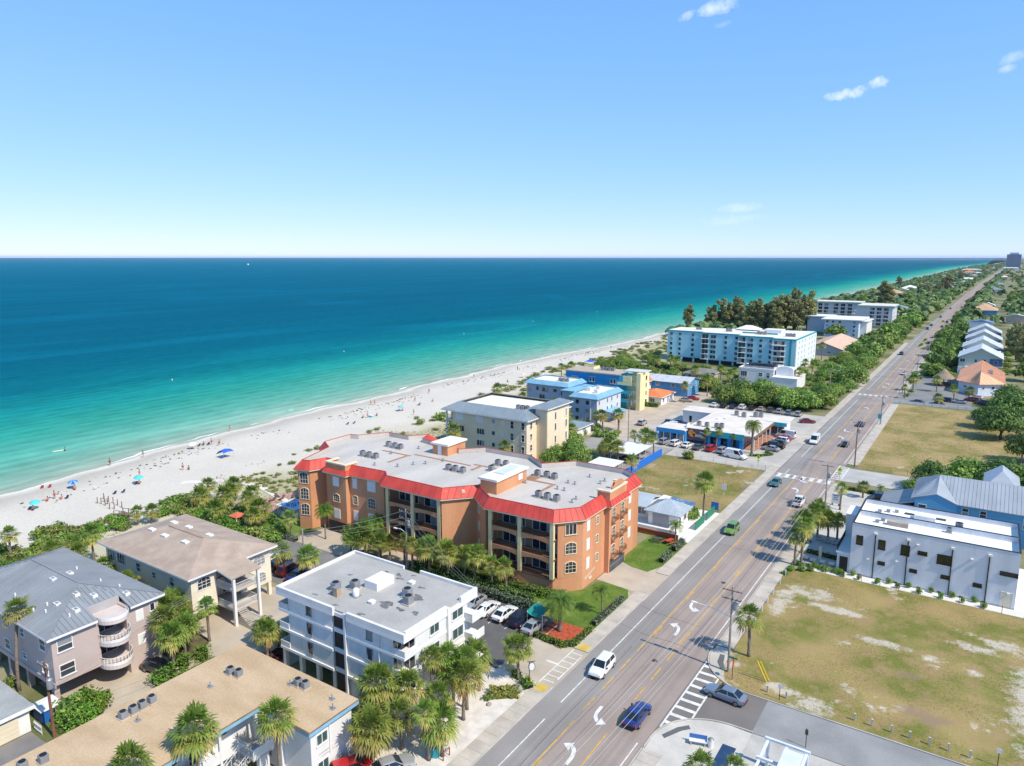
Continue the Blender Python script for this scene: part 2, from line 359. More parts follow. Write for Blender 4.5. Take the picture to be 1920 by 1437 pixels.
# ================================================================== terrain, sea, road
SH = [(-1500,-150),(-200,-152),(0,-166),(61,-173.4),(85,-177),(127,-183),(158,-183.5),(195,-184.5),(246,-187),(301,-188.5),(380,-181),(451,-182),(700,-172),(1000,-163),(1760,-157),(2437,-150),(3094,-149),(4634,-122),(5788,-53),(9000,60),(14226,200),(20000,300)]
def bend(y): return 0.00122*max(0.0,y - 500) ** 1.34 if y < 6000 else 0.00122*5500 ** 1.34
def shore(y): return float(np.interp(y,[a for a,_ in SH],[b for _,b in SH]))+0.9*math.sin(y*.11)+0.5*math.sin(y*.29+1)+(0.3*math.sin(y*.7))
def strip_mesh(name,rows,m,attr=None,smooth=True):
 """rows: list of equal-length point rows -> grid sheet; attr: per-vertex float named shore_distance"""
 n = len(rows[0]); v = [p for r in rows for p in r]; f = []
 for i in range(len(rows) - 1):
  for j in range(n - 1): a = i*n+j; f.append((a,a+1,a+n+1,a+n))
 me = bpy.data.meshes.new(name); me.from_pydata(v,[],f); me.materials.append(m)
 if attr is not None:
  at = me.attributes.new('shore_distance', 'FLOAT', 'POINT'); at.data.foreach_set('value', [a for r in attr for a in r])
 if smooth: me.polygons.foreach_set('use_smooth', [True] * len(f))
 me.update(); return link(name,me)
YS = list(np.arange(-400,60,20))+list(np.arange(60,500,2.5))+list(np.arange(500,1500,12))+list(np.arange(1500,6000,80))+[7000,9000,12000,16000,20000]

# --- sea: colour follows the depth of the water, which grows with the distance from the waterline
def ramp_nodes(N,Lk,src,stops,scale):
 mr = N.new('ShaderNodeMath'); mr.operation = 'DIVIDE'; Lk.new(src, mr.inputs[0]); mr.inputs[1].default_value = scale
 cr = N.new('ShaderNodeValToRGB'); els = cr.color_ramp.elements
 els[0].position = stops[0][0]/scale; els[0].color = (*stops[0][1],1); els[1].position = stops[-1][0]/scale; els[1].color = (*stops[-1][1],1)
 for d,c in stops[1:-1]: e = els.new(d/scale); e.color = (*c,1)
 Lk.new(mr.outputs[0],cr.inputs[0]); return cr.outputs[0]
sm = bpy.data.materials.new('sea water'); sm.use_nodes = True; N = sm.node_tree.nodes; Lk = sm.node_tree.links; p = N['Principled BSDF']
p.inputs['Roughness'].default_value = 0.5; p.inputs['Specular IOR Level'].default_value = 0.0
at = N.new('ShaderNodeAttribute'); at.attribute_name = 'shore_distance'
g = N.new('ShaderNodeNewGeometry')
def seanoise(scale,st,detail=4,rough=.55):
 mp = N.new('ShaderNodeMapping'); mp.inputs['Scale'].default_value = st; mp.inputs['Rotation'].default_value = (0, 0, R(4)); Lk.new(g.outputs['Position'], mp.inputs['Vector'])
 n = N.new('ShaderNodeTexNoise'); n.inputs['Scale'].default_value = scale; n.inputs['Detail'].default_value = detail; n.inputs['Roughness'].default_value = rough; Lk.new(mp.outputs[0], n.inputs['Vector']); return n.outputs[0]
def nm(op,a,b,c=None):
 n = N.new('ShaderNodeMath'); n.operation = op
 for i,s in enumerate((a,b,c)):
  if s is None: continue
  if isinstance(s,(int,float)): n.inputs[i].default_value = s
  else: Lk.new(s,n.inputs[i])
 return n.outputs[0]
n1 = seanoise(0.012,(1,.3,1),5); n2 = seanoise(0.09,(1,.22,1),5); n3 = seanoise(.004,(1,.35,1),4)
rel = nm('MULTIPLY_ADD', nm('SUBTRACT', n1, .5), .6, 1.0)      # bars and troughs shift the tone
rel = nm('ADD', rel, nm('MULTIPLY', nm('SUBTRACT', n2, .5), .28))
rel = nm('ADD', rel, nm('MULTIPLY', nm('SUBTRACT', n3, .5), .35))
dist = nm('MULTIPLY', at.outputs['Fac'], rel)
lg = nm('LOGARITHM', nm('ADD', dist, 3.0), 10)   # 0.48 .. 5
colr = ramp_nodes(N, Lk, nm('SUBTRACT', lg, .477), [(0, (.33, .37, .30)), (.45, (.245, .365, .295)), (.75, (.17, .345, .275)), (1.04, (.085, .315, .25)), (1.28, (.03, .275, .222)), (1.44, (.011, .215, .205)), (1.57, (.005, .155, .185)), (1.76, (.003, .108, .163)), (2.1, (.003, .094, .158)), (2.7, (.002, .108, .182)), (3.3, (.002, .13, .212)), (4.1, (.004, .145, .222))], 4.5)
# wind lanes and small chop: wave light and dark painted into the water colour
chop = seanoise(.35,(1,.35,1),4,.65); lane = seanoise(.018,(1,.12,1),6,.6)
mul = N.new('ShaderNodeMixRGB'); mul.blend_type = 'MULTIPLY'; mul.inputs[0].default_value = 1; Lk.new(colr, mul.inputs[1])
def smap(src, a, b, lo, hi): r_ = N.new('ShaderNodeMapRange'); r_.inputs[1].default_value = a; r_.inputs[2].default_value = b; r_.inputs[3].default_value = lo; r_.inputs[4].default_value = hi; Lk.new(src, r_.inputs[0]); return r_.outputs[0]
slick = nm('ABSOLUTE', nm('SUBTRACT', seanoise(.0045, (1, .22, 1), 3, .5), .5), None); slick = smap(slick, 0, .022, 1.0, 0.0)          # bright wind lanes drawn out along the coast, sheen painted as colour
slick2 = nm('ABSOLUTE', nm('SUBTRACT', seanoise(.011, (1, .1, 1), 2, .5), .52), None); slick2 = smap(slick2, 0, .018, 1.0, 0.0)
swell = N.new('ShaderNodeTexWave'); swell.wave_type = 'BANDS'; swell.bands_direction = 'X'; swell.inputs['Scale'].default_value = .055; swell.inputs['Distortion'].default_value = 5.0; swell.inputs['Detail'].default_value = 3; swell.inputs['Detail Scale'].default_value = .5; mpw = N.new('ShaderNodeMapping'); mpw.inputs['Scale'].default_value = (1, .22, 1); Lk.new(g.outputs['Position'], mpw.inputs['Vector']); Lk.new(mpw.outputs[0], swell.inputs['Vector'])
tot = nm('ADD', nm('MULTIPLY_ADD', nm('SUBTRACT', chop, .5), .85, 1.0), nm('MULTIPLY', nm('SUBTRACT', lane, .5), .5))
tot = nm('ADD', tot, nm('MULTIPLY', slick, .16)); tot = nm('ADD', tot, nm('MULTIPLY', slick2, .09)); tot = nm('ADD', tot, nm('MULTIPLY', nm('SUBTRACT', swell.outputs['Fac'], .5), .13))
Lk.new(tot, mul.inputs[2]); Lk.new(mul.outputs[0], p.inputs['Base Color'])
bp = N.new('ShaderNodeBump'); bp.inputs['Strength'].default_value = .35; bp.inputs['Distance'].default_value = .35; Lk.new(seanoise(.45, (1, .4, 1), 5, .6), bp.inputs['Height']); Lk.new(bp.outputs[0], p.inputs['Normal'])
SEA_Z = -0.3
offs = [-12,0,3,7,12,20,30,45,65,90,130,200,350,700,1500,4000,12000,40000,110000]
rows,ats = [],[]
for y in [-90000,-20000,-4000,-1200]+YS+[30000,60000,110000]:
 s = shore(y); rows.append([(s - d,y,SEA_Z) for d in offs]); ats.append([max(0,d) for d in offs])
sea = tag(strip_mesh('sea', rows, sm, ats), kind='structure')

# --- beach: white sand, damp and grey-brown towards the waterline
bm_ = bpy.data.materials.new('beach sand'); bm_.use_nodes = True; N = bm_.node_tree.nodes; Lk = bm_.node_tree.links; p = N['Principled BSDF']; p.inputs['Roughness'].default_value = .95; p.inputs['Specular IOR Level'].default_value = .1
at = N.new('ShaderNodeAttribute'); at.attribute_name = 'shore_distance'; g = N.new('ShaderNodeNewGeometry')
def bnoise(scale,st=(1,1,1),d=5):
 mp = N.new('ShaderNodeMapping'); mp.inputs['Scale'].default_value = st; Lk.new(g.outputs['Position'], mp.inputs['Vector'])
 n = N.new('ShaderNodeTexNoise'); n.inputs['Scale'].default_value = scale; n.inputs['Detail'].default_value = d; Lk.new(mp.outputs[0], n.inputs['Vector']); return n.outputs[0]
dd = nm('ADD', at.outputs['Fac'], nm('MULTIPLY', nm('SUBTRACT', bnoise(.12, (1, .4, 1)), .5), nm('MULTIPLY_ADD', at.outputs['Fac'], .45, 5.0)))
sandc = ramp_nodes(N, Lk, nm('MAXIMUM', dd, 0), [(0, (.5, .46, .38)), (1.2, (.68, .63, .54)), (2.4, (.60, .555, .475)), (5.0, (.45, .415, .35)), (8, (.49, .455, .39)), (11.5, (.55, .51, .445)), (14, (.57, .525, .455)), (36, (.575, .53, .46)), (44, (.56, .51, .42)), (52, (.44, .40, .27)), (60, (.36, .34, .2))], 61.0)
mul = N.new('ShaderNodeMixRGB'); mul.blend_type = 'MULTIPLY'; mul.inputs[0].default_value = 1; Lk.new(sandc, mul.inputs[1]); Lk.new(nm('ADD', nm('MULTIPLY_ADD', nm('SUBTRACT', bnoise(1.6), .5), .3, 1.0), nm('MULTIPLY', nm('SUBTRACT', bnoise(.07), .5), .26)), mul.inputs[2]); Lk.new(mul.outputs[0], p.inputs['Base Color'])
bp = N.new('ShaderNodeBump'); bp.inputs['Strength'].default_value = .7; bp.inputs['Distance'].default_value = .15; Lk.new(bnoise(2.2, d=3), bp.inputs['Height']); Lk.new(bp.outputs[0], p.inputs['Normal'])
def veg(y): return float(np.interp(y, [100, 165, 283, 374, 450, 6000], [38, 41, 27, 16, 14, 14]))      # width of the open sand before the dune plants begin
boffs = [-120,-40,-15,-6,-2,0,2,4,6,9,12,16,22,30,40,62]; bz = [-9,-4,-1.6,-.8,-.42,-.3,-.17,-.03,.06,.12,.10,.16,.10,.12,.06,.01]
rows,ats = [],[]
for y in YS: s = shore(y); rows.append([(s+d,y,z) for d,z in zip(boffs,bz)]); vk = 40/veg(y); ats.append([float(d)*(vk if d > 12 else 1) for d in boffs])
beach = tag(strip_mesh('beach', rows, bm_, ats), kind='structure')
# swash: thin broken foam along the waterline
FOAM = mat('sea foam', (.82, .84, .82), .7, .1); rnd = random.Random(5); q = MB(); y = 30.0
while y < 900:
 ln = rnd.uniform(4,22); off = rnd.uniform(-2.5,.35); w = rnd.uniform(.15,.55); n = 8; k = len(q.v)
 for i in range(n+1):
  yy = y+ln*i/n; ww = w*math.sin(math.pi*(i+.3)/(n+.6)); xx = shore(yy)+off+.25*math.sin(yy*1.3); q.v += [(xx - ww,yy,SEA_Z+.02),(xx+ww,yy,SEA_Z+.025)]
 q.f += [(k+2*i,k+2*i+1,k+2*i+3,k+2*i+2) for i in range(n)]
 y += ln+rnd.uniform(1,16)
tag(link('sea_foam', q.mesh('sea_foam', FOAM)), 'thin broken white foam lines along the waterline', 'foam', kind='stuff')
# wrack: dark seaweed clumps in two drift lines
WRACK = mat('dried seaweed', (.07, .06, .045), .95, .3); q = MB()
for i in range(1500):
 y = rnd.uniform(40,420); s = shore(y); d = rnd.choice((11.5,12.2,15.5))+rnd.gauss(0,.8)+2*math.sin(y*.05)
 if math.sin(y*.21)+math.sin(y*.083) < rnd.uniform(-1.3,1.4): continue
 r = rnd.uniform(.1,.42); q.tube([(s+d,y,.06),(s+d+r*.4,y+r,.16)],[r*.6,r*.4],5)
tag(link('seaweed', q.mesh('seaweed', WRACK)), 'dark seaweed scattered in drift lines on the sand', 'seaweed', kind='stuff')

# --- ground: one sheet to the horizon, scrub and sandy soil
gm = mat('sandy ground', (.12, .135, .045), .95, .2, .05, 3, c2=(.30, .27, .16), thr=(.4, .62))
rows = []
for y in [-4000,-1200]+YS+[40000]: s = shore(y); rows.append([(s+40,y,-.05),(s+58,y,-.02),(-60,y,-.02),(100,y,-.02),(600,y,-.02),(4000,y,-.02),(40000,y,-.02)])
ground = tag(strip_mesh('ground', rows, gm, smooth=False), kind='structure')
# far shore across the bend of the coast: a low wooded strip on the horizon
q = MB(); rr = random.Random(3)
FARLAND = mat('far wooded shore', (.10, .15, .18), .95, .3, .002, .02); k = 0; pts = []
for i in range(60):
 t = i/59; x = -5200+5600*t; y = 15500 - 900*t; pts.append((x,y,4+14*t*rr.uniform(.6,1.2)*(1 if t > .05 else t*20)))
for (x,y,h),(x2,y2,h2) in zip(pts,pts[1:]): q.poly([(x,y,-.5),(x2,y2,-.5),(x2,y2+60,h2),(x,y+60,h)]); q.poly([(x,y+60,h),(x2,y2+60,h2),(x2+50,y2+900,0),(x+50,y+900,0)])
struct('far_shore', q, FARLAND)

# --- road
XW,XE,RZ = -38.6,-25.7,.03
rmat = mat('asphalt', (.315, .256, .222), .9, .1, .12, 6, bump=.12, bscale=40)
nt = rmat.node_tree; N = nt.nodes; Lk = nt.links; p = N['Principled BSDF']; src = p.inputs['Base Color'].links[0].from_socket
g = N.new('ShaderNodeNewGeometry'); sx = N.new('ShaderNodeSeparateXYZ'); Lk.new(g.outputs['Position'], sx.inputs[0])
def lane_mix(src,lo,hi,colr,amt,rng=.25):
 a = N.new('ShaderNodeMapRange'); a.inputs[1].default_value = lo; a.inputs[2].default_value = lo + rng; Lk.new(sx.outputs[0], a.inputs[0])
 b = N.new('ShaderNodeMapRange'); b.inputs[1].default_value = hi; b.inputs[2].default_value = hi + rng; b.inputs[3].default_value = 1; b.inputs[4].default_value = 0; Lk.new(sx.outputs[0], b.inputs[0])
 m_ = N.new('ShaderNodeMath'); m_.operation = 'MULTIPLY'; Lk.new(a.outputs[0], m_.inputs[0]); Lk.new(b.outputs[0], m_.inputs[1])
 m2 = N.new('ShaderNodeMath'); m2.operation = 'MULTIPLY'; Lk.new(m_.outputs[0], m2.inputs[0]); m2.inputs[1].default_value = amt
 mx = N.new('ShaderNodeMixRGB'); mx.blend_type = 'MULTIPLY'; Lk.new(m2.outputs[0], mx.inputs[0]); Lk.new(src, mx.inputs[1]); mx.inputs[2].default_value = (*colr, 1); return mx.outputs[0]
src = lane_mix(src, -60, -33.75, (.88, 1.0, 1.08), 1.0, .1)                      # resurfaced, greyer west lane
for x in (-35.9, -34.4, -29.0, -27.3): src = lane_mix(src, x - .3, x + .3, (.80, .80, .81), .55, .35)     # worn wheel tracks
for x in (-35.1,-28.2): src = lane_mix(src,x - .2,x+.2,(.7,.7,.7),.4,.3)
Lk.new(src, p.inputs['Base Color'])
YR = list(np.arange(-300,500,100))+list(np.arange(500,6000,50))
road = tag(strip_mesh('road', [[(XW + bend(y), y, RZ), (XE + bend(y), y, RZ)] for y in YR], rmat, smooth=False), kind='structure')
YEL = mat('yellow road paint', (.62, .36, .05), .8, .18, 1.5, 9); WPT = mat('white road paint', (.66, .65, .62), .8, .16, 1.5, 9)
def rpart(name,mb,m): return link(name,mb.mesh(name,m),road)
def line(x, y0, y1, w, m, name='lane_line', z=RZ + .006):
 n = max(1,int((y1 - y0)/60)); q = MB(); k = 0
 for i in range(n+1): y = y0+(y1 - y0)*i/n; q.v += [(x - w/2+bend(y),y,z),(x+w/2+bend(y),y,z)]
 q.f = [(2*i,2*i+1,2*i+3,2*i+2) for i in range(n)]; return rpart(name,q,m)
for a,b in ((-60,61),(64.5,174),(187,276),(300,430),(452,1600)):
 line(-36.45,a,min(b,999),.13,WPT);
for a,b in ((-60,63),(85.5,165),(186,272),(300,420),(450,1000)): line(-26.35,a,b,.13,WPT)
for x,s in ((-33.65,1),(-29.65,-1)):
 for a,b in ((-60,62.5),(83,171),(187,272),(300,440),(520,1400)): line(x,a,b,.13,YEL)
dash = MB().box(-.065, .065, 0, 3, 0, .004).mesh('lane_line', YEL)
for x,s in ((-33.65,1),(-29.65,-1)):
 y = 28.0
 while y < 420:
  inter = 62 < y < 83
  if not (168 < y < 188 or 272 < y < 300): link('lane_line', dash, road, (x + (0 if inter else s * .26), y, RZ + .004))
  y += 4.9 if inter else 12.2
def arrow(x,y,flip):
 """curved turn arrow: stem comes up the lane, sweeps to the left and ends in a triangular head"""
 n = 9; cen = [(.62,-1.5),(.62,-.9)]+[(.62 - .85*(1 - math.cos(t)),-.9+1.5*math.sin(t)) for t in [math.pi/2*(i+1)/n for i in range(n)]] ; w = .2; q = MB(); k = 0
 for i,c in enumerate(cen):
  a_ = Vector(cen[max(0,i - 1)]); b_ = Vector(cen[min(len(cen) - 1,i+1)]); d = (b_ - a_).normalized(); nr = Vector((-d.y,d.x))*w; c = Vector(c); q.v += [(c.x+nr.x,c.y+nr.y,0),(c.x - nr.x,c.y - nr.y,0)]
 q.f = [(2*i+1,2*i+3,2*i+2,2*i) for i in range(len(cen) - 1)]
 q.poly([(-.2,.02,0),(-.2,1.18,0),(-1.15,.6,0)][::-1]); q.xf(Matrix.Diagonal((1.0,1.25,1,1)))
 if flip: q.xf(Matrix.Rotation(math.pi, 4, 'Z'))
 q.xf(Matrix.Translation((x + bend(y), y, RZ + .006))); rpart('turn_arrow', q, WPT)
for x,y,fl in ((-31.6,57.9,0),(-31.6,64.6,1),(-31.7,87.6,0),(-31.7,94.8,1),(-31.7,158.6,0),(-31.7,166.2,1),(-31.7,214,0),(-31.7,223,1),(-31.7,262,0),(-31.7,309,1),(-31.7,318,0),(-31.7,366,1),(-31.7,396,0)): arrow(x,y,fl)
def qbox(x0,x1,y0,y1,m,name,z=RZ+.006): rpart(name,MB().poly([(x0,y0,z),(x1,y0,z),(x1,y1,z),(x0,y1,z)]),m)
def ladder(x0,x1,y0,y1,along,n,m=WPT,z=RZ+.006,rail=.2,bar=.42):
 if along == 'y':
  qbox(x0, x0 + rail, y0, y1, m, 'crosswalk_rail', z); qbox(x1 - rail, x1, y0 + 1.6, y1 - 1.0, m, 'crosswalk_rail', z)
  for i in range(n): y = y0 + (y1 - y0) * (i + .7) / (n + .4); qbox(x0 + rail + .004, x1 - rail - .004, y - bar / 2, y + bar / 2, m, 'crosswalk_bar', z)
 else:
  qbox(x0, x1, y0, y0 + rail, m, 'crosswalk_rail', z); qbox(x0, x1, y1 - rail, y1, m, 'crosswalk_rail', z)
  for i in range(n): x = x0 + (x1 - x0) * (i + .5) / n; qbox(x - bar / 2, x + bar / 2, y0 + rail + .004, y1 - rail - .004, m, 'crosswalk_bar', z)
ladder(-25.5, -22.9, 66.8, 82.0, 'y', 9, bar=.5)
ladder(XW + .3, XE - .2, 166.6, 169.6, 'x', 7, bar=.9); ladder(-27.0, -24.6, 170.5, 184, 'y', 8)
ladder(XW + .3, XE - .2, 286.5, 289, 'x', 7, bar=.9)
# manhole covers and patched utility cuts in the carriageway
IRON = mat('cast iron', (.06, .055, .05), .6, .2)
for x,y in ((-34.9,74.2),(-30.9,78.5),(-30.6,105),(-35.6,70.9)):
 q = MB(); q.lathe([(.36, RZ + .002), (.36, RZ + .012), (.3, RZ + .014)], 16, x, y); rpart('manhole_cover', q, IRON)
TAR = mat('tar seal', (.05, .047, .045), .7, .2)
for pts in ([(-38.4,84.6),(-36,84.0),(-33.8,83.7),(-31,83.9),(-28,83.4)],[(-38.4,91),(-35.5,90.2),(-31,89.9),(-29,89.8)],[(-34.7,52),(-34.8,60),(-34.6,70),(-34.7,80)],[(-37,120),(-33,119.6),(-28,120)],[(-36.5,145),(-30,144.6),(-26.5,145)]):
 q = MB()
 for a,b in zip(pts,pts[1:]): q.beam((*a,RZ+.0035),(*b,RZ+.0035),.05,.004)
 rpart('crack_seal', q, TAR)

# --- kerbs, pavements
def kerb_line(pts, name='kerb', w=.16, h=.14):
 q = MB()
 for a,b in zip(pts,pts[1:]): q.beam((*a,h/2 - .01),(*b,h/2 - .01),w,h+.02)
 return struct(name,q,CONC)
W_GAPS = [(66.3,75.4),(95.5,102.5),(176,200),(228,238)]
def segs(a,b,gaps):
 out = []; c = a
 for g0,g1 in gaps:
  if g0 > c: out.append((c,min(g0,b)))
  c = g1
 if c < b: out.append((c,b))
 return out
q = MB()
for a,b in segs(-80,480,W_GAPS): q.beam((XW - .08,a,.06),(XW - .08,b,.06),.16,.16)
struct('kerb', q, CONC)
q = MB()
for a,b in ((-80,62.8),(85,168.5),(186,274),(300,480)): q.beam((XE+.08,a,.06),(XE+.08,b,.06),.16,.16)
struct('kerb', q, CONC)
SLAB = mat('pavement concrete', (.47, .42, .355), .92, .12, .5, 8, bump=.1, rnd=.06)
def pavement(name,x0,x1,y0,y1,built):
 base = struct(name, MB().box(x0, x1, y0, y1, -.02, .085), mat('joint dirt', (.2, .18, .15), .95, .2))
 sl = MB().box(x0 + .01, x1 - .01, .012, 1.488, .0855, .12).mesh('slab', SLAB); y = y0
 while y + 1.5 <= min(y1, built) + .01: link('slab', sl, base, (0, y, random.uniform(-.004, .004))); y += 1.5
 if y < y1 - .1: link('slab', MB().box(x0 + .01, x1 - .01, y + .02, y1, .0855, .12).mesh('slab', SLAB), base)
 return base
pavement('pavement', -40.75, -38.76, 42, 66.3, 200); pavement('pavement', -40.75, -38.76, 75.4, 95.5, 200); pavement('pavement', -40.75, -38.76, 102.5, 176, 200); pavement('pavement', -40.75, -38.76, 200, 480, 228)
pavement('pavement', -25.5, -23.5, 44, 62.5, 200); pavement('pavement', -25.5, -23.5, 86.5, 168.2, 200); pavement('pavement', -25.5, -23.2, 186, 274, 230); pavement('pavement', -25.5, -23.2, 300, 480, 230)

# --- lots and drives: thin sheets that lap 4 mm over the one below
def sheet(name,pl,z,m): return struct(name,MB().poly([(x,y,z) for x,y in pl]),m)
ASPH = mat('parking asphalt', (.12, .115, .115), .92, .14, .3, 9, bump=.1); ASPHL = mat('pale worn asphalt', (.3, .285, .265), .92, .1, .2, 7, bump=.1)
SHELL = mat('white shell gravel', (.64, .60, .55), .95, .12, .8, 25, bump=.6, bscale=14); PADC = mat('pale concrete pad', (.5, .45, .385), .92, .1, .3, 8); WHITEPAD = mat('white concrete', (.72, .70, .66), .9, .06, .5, 8)
LAWN = mat('mown lawn', (.085, .165, .02), .95, .2, .5, 14, c2=(.16, .21, .04), bump=.5, bscale=18); MULCH = mat('red mulch', (.42, .085, .04), .95, .25, 2, 22, bump=.7, bscale=16)
DRIVE = mat('concrete drive', (.45, .385, .305), .92, .1, .3, 8)
def drygrass(name,ca,cb,cs,sand=.6,sc_=.11):
 m = mat(name, ca, .97, .22, sc_, 5, c2=cb, bump=.6, bscale=9, thr=(.42, .58)); nt = m.node_tree; N = nt.nodes; Lk = nt.links; p = N['Principled BSDF']; src = p.inputs['Base Color'].links[0].from_socket
 g = N.new('ShaderNodeNewGeometry'); n = N.new('ShaderNodeTexNoise'); n.inputs['Scale'].default_value = .16; n.inputs['Detail'].default_value = 9; n.inputs['Roughness'].default_value = .68; Lk.new(g.outputs['Position'], n.inputs['Vector'])
 r = N.new('ShaderNodeMapRange'); r.inputs[1].default_value = sand; r.inputs[2].default_value = sand + .07; Lk.new(n.outputs[0], r.inputs[0])
 n3_ = N.new('ShaderNodeTexNoise'); n3_.inputs['Scale'].default_value = .33; n3_.inputs['Detail'].default_value = 8; n3_.inputs['Roughness'].default_value = .72; Lk.new(g.outputs['Position'], n3_.inputs['Vector']); r3 = N.new('ShaderNodeMapRange'); r3.inputs[1].default_value = .47; r3.inputs[2].default_value = .60; r3.inputs[4].default_value = .8; Lk.new(n3_.outputs[0], r3.inputs[0])
 mb_ = N.new('ShaderNodeMixRGB'); Lk.new(r3.outputs[0], mb_.inputs[0]); Lk.new(src, mb_.inputs[1]); mb_.inputs[2].default_value = (cb[0] * .95, cb[1] * .86, cb[2] * 1.05, 1); src = mb_.outputs[0]
 mx = N.new('ShaderNodeMixRGB'); Lk.new(r.outputs[0], mx.inputs[0]); Lk.new(src, mx.inputs[1]); mx.inputs[2].default_value = (*cs, 1); Lk.new(mx.outputs[0], p.inputs['Base Color']); return m
DG1 = drygrass('patchy dry grass', (.17, .175, .036), (.33, .25, .1), (.56, .49, .41), .585); NEARLOT = drygrass('near lot dry grass', (.17, .178, .036), (.335, .255, .1), (.55, .48, .40), .60)
nt = NEARLOT.node_tree; N = nt.nodes; Lk = nt.links; p = N['Principled BSDF']; src = p.inputs['Base Color'].links[0].from_socket; g = N.new('ShaderNodeNewGeometry'); sx = N.new('ShaderNodeSeparateXYZ'); Lk.new(g.outputs['Position'], sx.inputs[0])
def nnoise(sc_, d): n = N.new('ShaderNodeTexNoise'); n.inputs['Scale'].default_value = sc_; n.inputs['Detail'].default_value = d; n.inputs['Roughness'].default_value = .7; Lk.new(g.outputs['Position'], n.inputs['Vector']); return n.outputs[0]
wob = nm('ADD', nm('MULTIPLY', nm('SUBTRACT', nnoise(.5, 8), .5), 6.0), nm('MULTIPLY', nm('SUBTRACT', nnoise(3.5, 4), .5), 1.6)); msk = None
# bare sand where cars and feet have worn the turf: entrance, back track, middle and north-west corner
for cx_,cy_,rx_,ry_ in ((-12.6,79.4,2.2,2.4),(8.6,93,2.8,13),(2.4,104.2,2.8,1.3),(5.6,107,2.8,1.6),(-18.2,108.8,4.2,2.2),(-14.4,105.4,4.0,1.4),(-21.6,104,1.6,5),(-7.5,99,3.4,1.0),(-16.5,81,2.2,1.2)):
 u = nm('DIVIDE', nm('SUBTRACT', sx.outputs[0], cx_), rx_); w = nm('DIVIDE', nm('SUBTRACT', sx.outputs[1], cy_), ry_); d_ = nm('SUBTRACT', nm('ADD', 1.0, wob), nm('ADD', nm('MULTIPLY', u, u), nm('MULTIPLY', w, w))); msk = d_ if msk is None else nm('MAXIMUM', msk, d_)
mk = N.new('ShaderNodeMapRange'); mk.inputs[1].default_value = 0; mk.inputs[2].default_value = .9; mk.inputs[4].default_value = .85; Lk.new(msk, mk.inputs[0]); mx = N.new('ShaderNodeMixRGB'); Lk.new(mk.outputs[0], mx.inputs[0]); Lk.new(src, mx.inputs[1]); mx.inputs[2].default_value = (.53, .475, .40, 1)
brn = None    # dead brown brush heap
for cx_,cy_,rx_,ry_ in ((-1.8,84.6,2.6,1.8),(-4.6,92.6,1.8,1.4)):
 u = nm('DIVIDE', nm('SUBTRACT', sx.outputs[0], cx_), rx_); w = nm('DIVIDE', nm('SUBTRACT', sx.outputs[1], cy_), ry_); d_ = nm('SUBTRACT', nm('ADD', 1.0, wob), nm('ADD', nm('MULTIPLY', u, u), nm('MULTIPLY', w, w))); brn = d_ if brn is None else nm('MAXIMUM', brn, d_)
mk2 = N.new('ShaderNodeMapRange'); mk2.inputs[2].default_value = .9; mk2.inputs[4].default_value = .7; Lk.new(brn, mk2.inputs[0]); mx2 = N.new('ShaderNodeMixRGB'); Lk.new(mk2.outputs[0], mx2.inputs[0]); Lk.new(mx.outputs[0], mx2.inputs[1]); mx2.inputs[2].default_value = (.25, .17, .12, 1); Lk.new(mx2.outputs[0], p.inputs['Base Color'])
DG2 = drygrass('straw meadow', (.215, .195, .05), (.37, .28, .12), (.48, .42, .33), .63)
sheet('gravel_bed', [(-50, 44), (-40.75, 44), (-40.75, 66.3), (-46.0, 66.3), (-50, 66.3)], .022, SHELL)
sheet('driveway', [(-46.4, 66.3), (-38.5, 66.3), (-38.5, 75.4), (-41, 75.4), (-43, 74.9), (-46.4, 76)], .035, DRIVE)
sheet('parking_lot', rect(-62.5, -46.4, 66.0, 80.4), .03, ASPH); sheet('parking_lot', rect(-122, -62.5, 66.2, 79), .026, mat('grey lane asphalt', (.2, .19, .185), .92, .12, .3, 9))
sheet('driveway', [(-101, 79), (-86.5, 79), (-86.5, 88), (-99.5, 88)], .032, DRIVE); sheet('driveway', rect(-82.5, -75.5, 79, 86.4), .032, DRIVE)
sheet('lawn', [(-75.5, 79), (-62, 79), (-62, 81), (-47, 81), (-47, 91), (-75.5, 91)], .024, LAWN)
sheet('lawn', [(-47.2, 80.5), (-40.75, 80.5), (-40.75, 92.0), (-42.0, 94.6), (-46.2, 95.0), (-47.3, 94)], .03, LAWN); sheet('mulch_bed', [(-46.8, 75.6), (-41.2, 75.9), (-41.2, 80.5), (-46.8, 80.5)], .028, MULCH)
sheet('driveway', [(-47.6, 95), (-46.2, 95), (-42.0, 94.6), (-40.75, 92.0), (-38.5, 92.6), (-38.5, 105), (-40.75, 105.6), (-42.0, 102), (-44.8, 102.3), (-47.6, 103.6)], .034, DRIVE)
sheet('lawn', [(-47.6, 103.6), (-44.8, 102.3), (-42.0, 102), (-40.75, 105.6), (-40.75, 117), (-47.8, 117)], .03, LAWN)
sheet('lawn', rect(-118, -101, 79, 96), .024, LAWN)
sheet('driveway', [(-90.2, 33.2), (-82.0, 33.6), (-77.0, 30.2), (-68.2, 30.2), (-68.2, 66), (-86, 66), (-91, 63.2), (-91, 51.2), (-81.8, 50.4), (-79.6, 47.6), (-79.6, 44.8), (-90.2, 44.8)], .02, DRIVE)
sheet('lane', [(-81.0, 10), (-67.8, 10), (-67.8, 30.2), (-78.2, 28.6), (-81.0, 28.6)], .018, mat('grey lane asphalt', (.26, .245, .235), .92, .12, .3, 9))
sheet('planting_bed', [(-108, 45), (-82, 45), (-79.6, 47.6), (-82, 50.4), (-108, 50.4)], .022, mat('leaf litter soil', (.12, .10, .055), .97, .3, .6, 8))
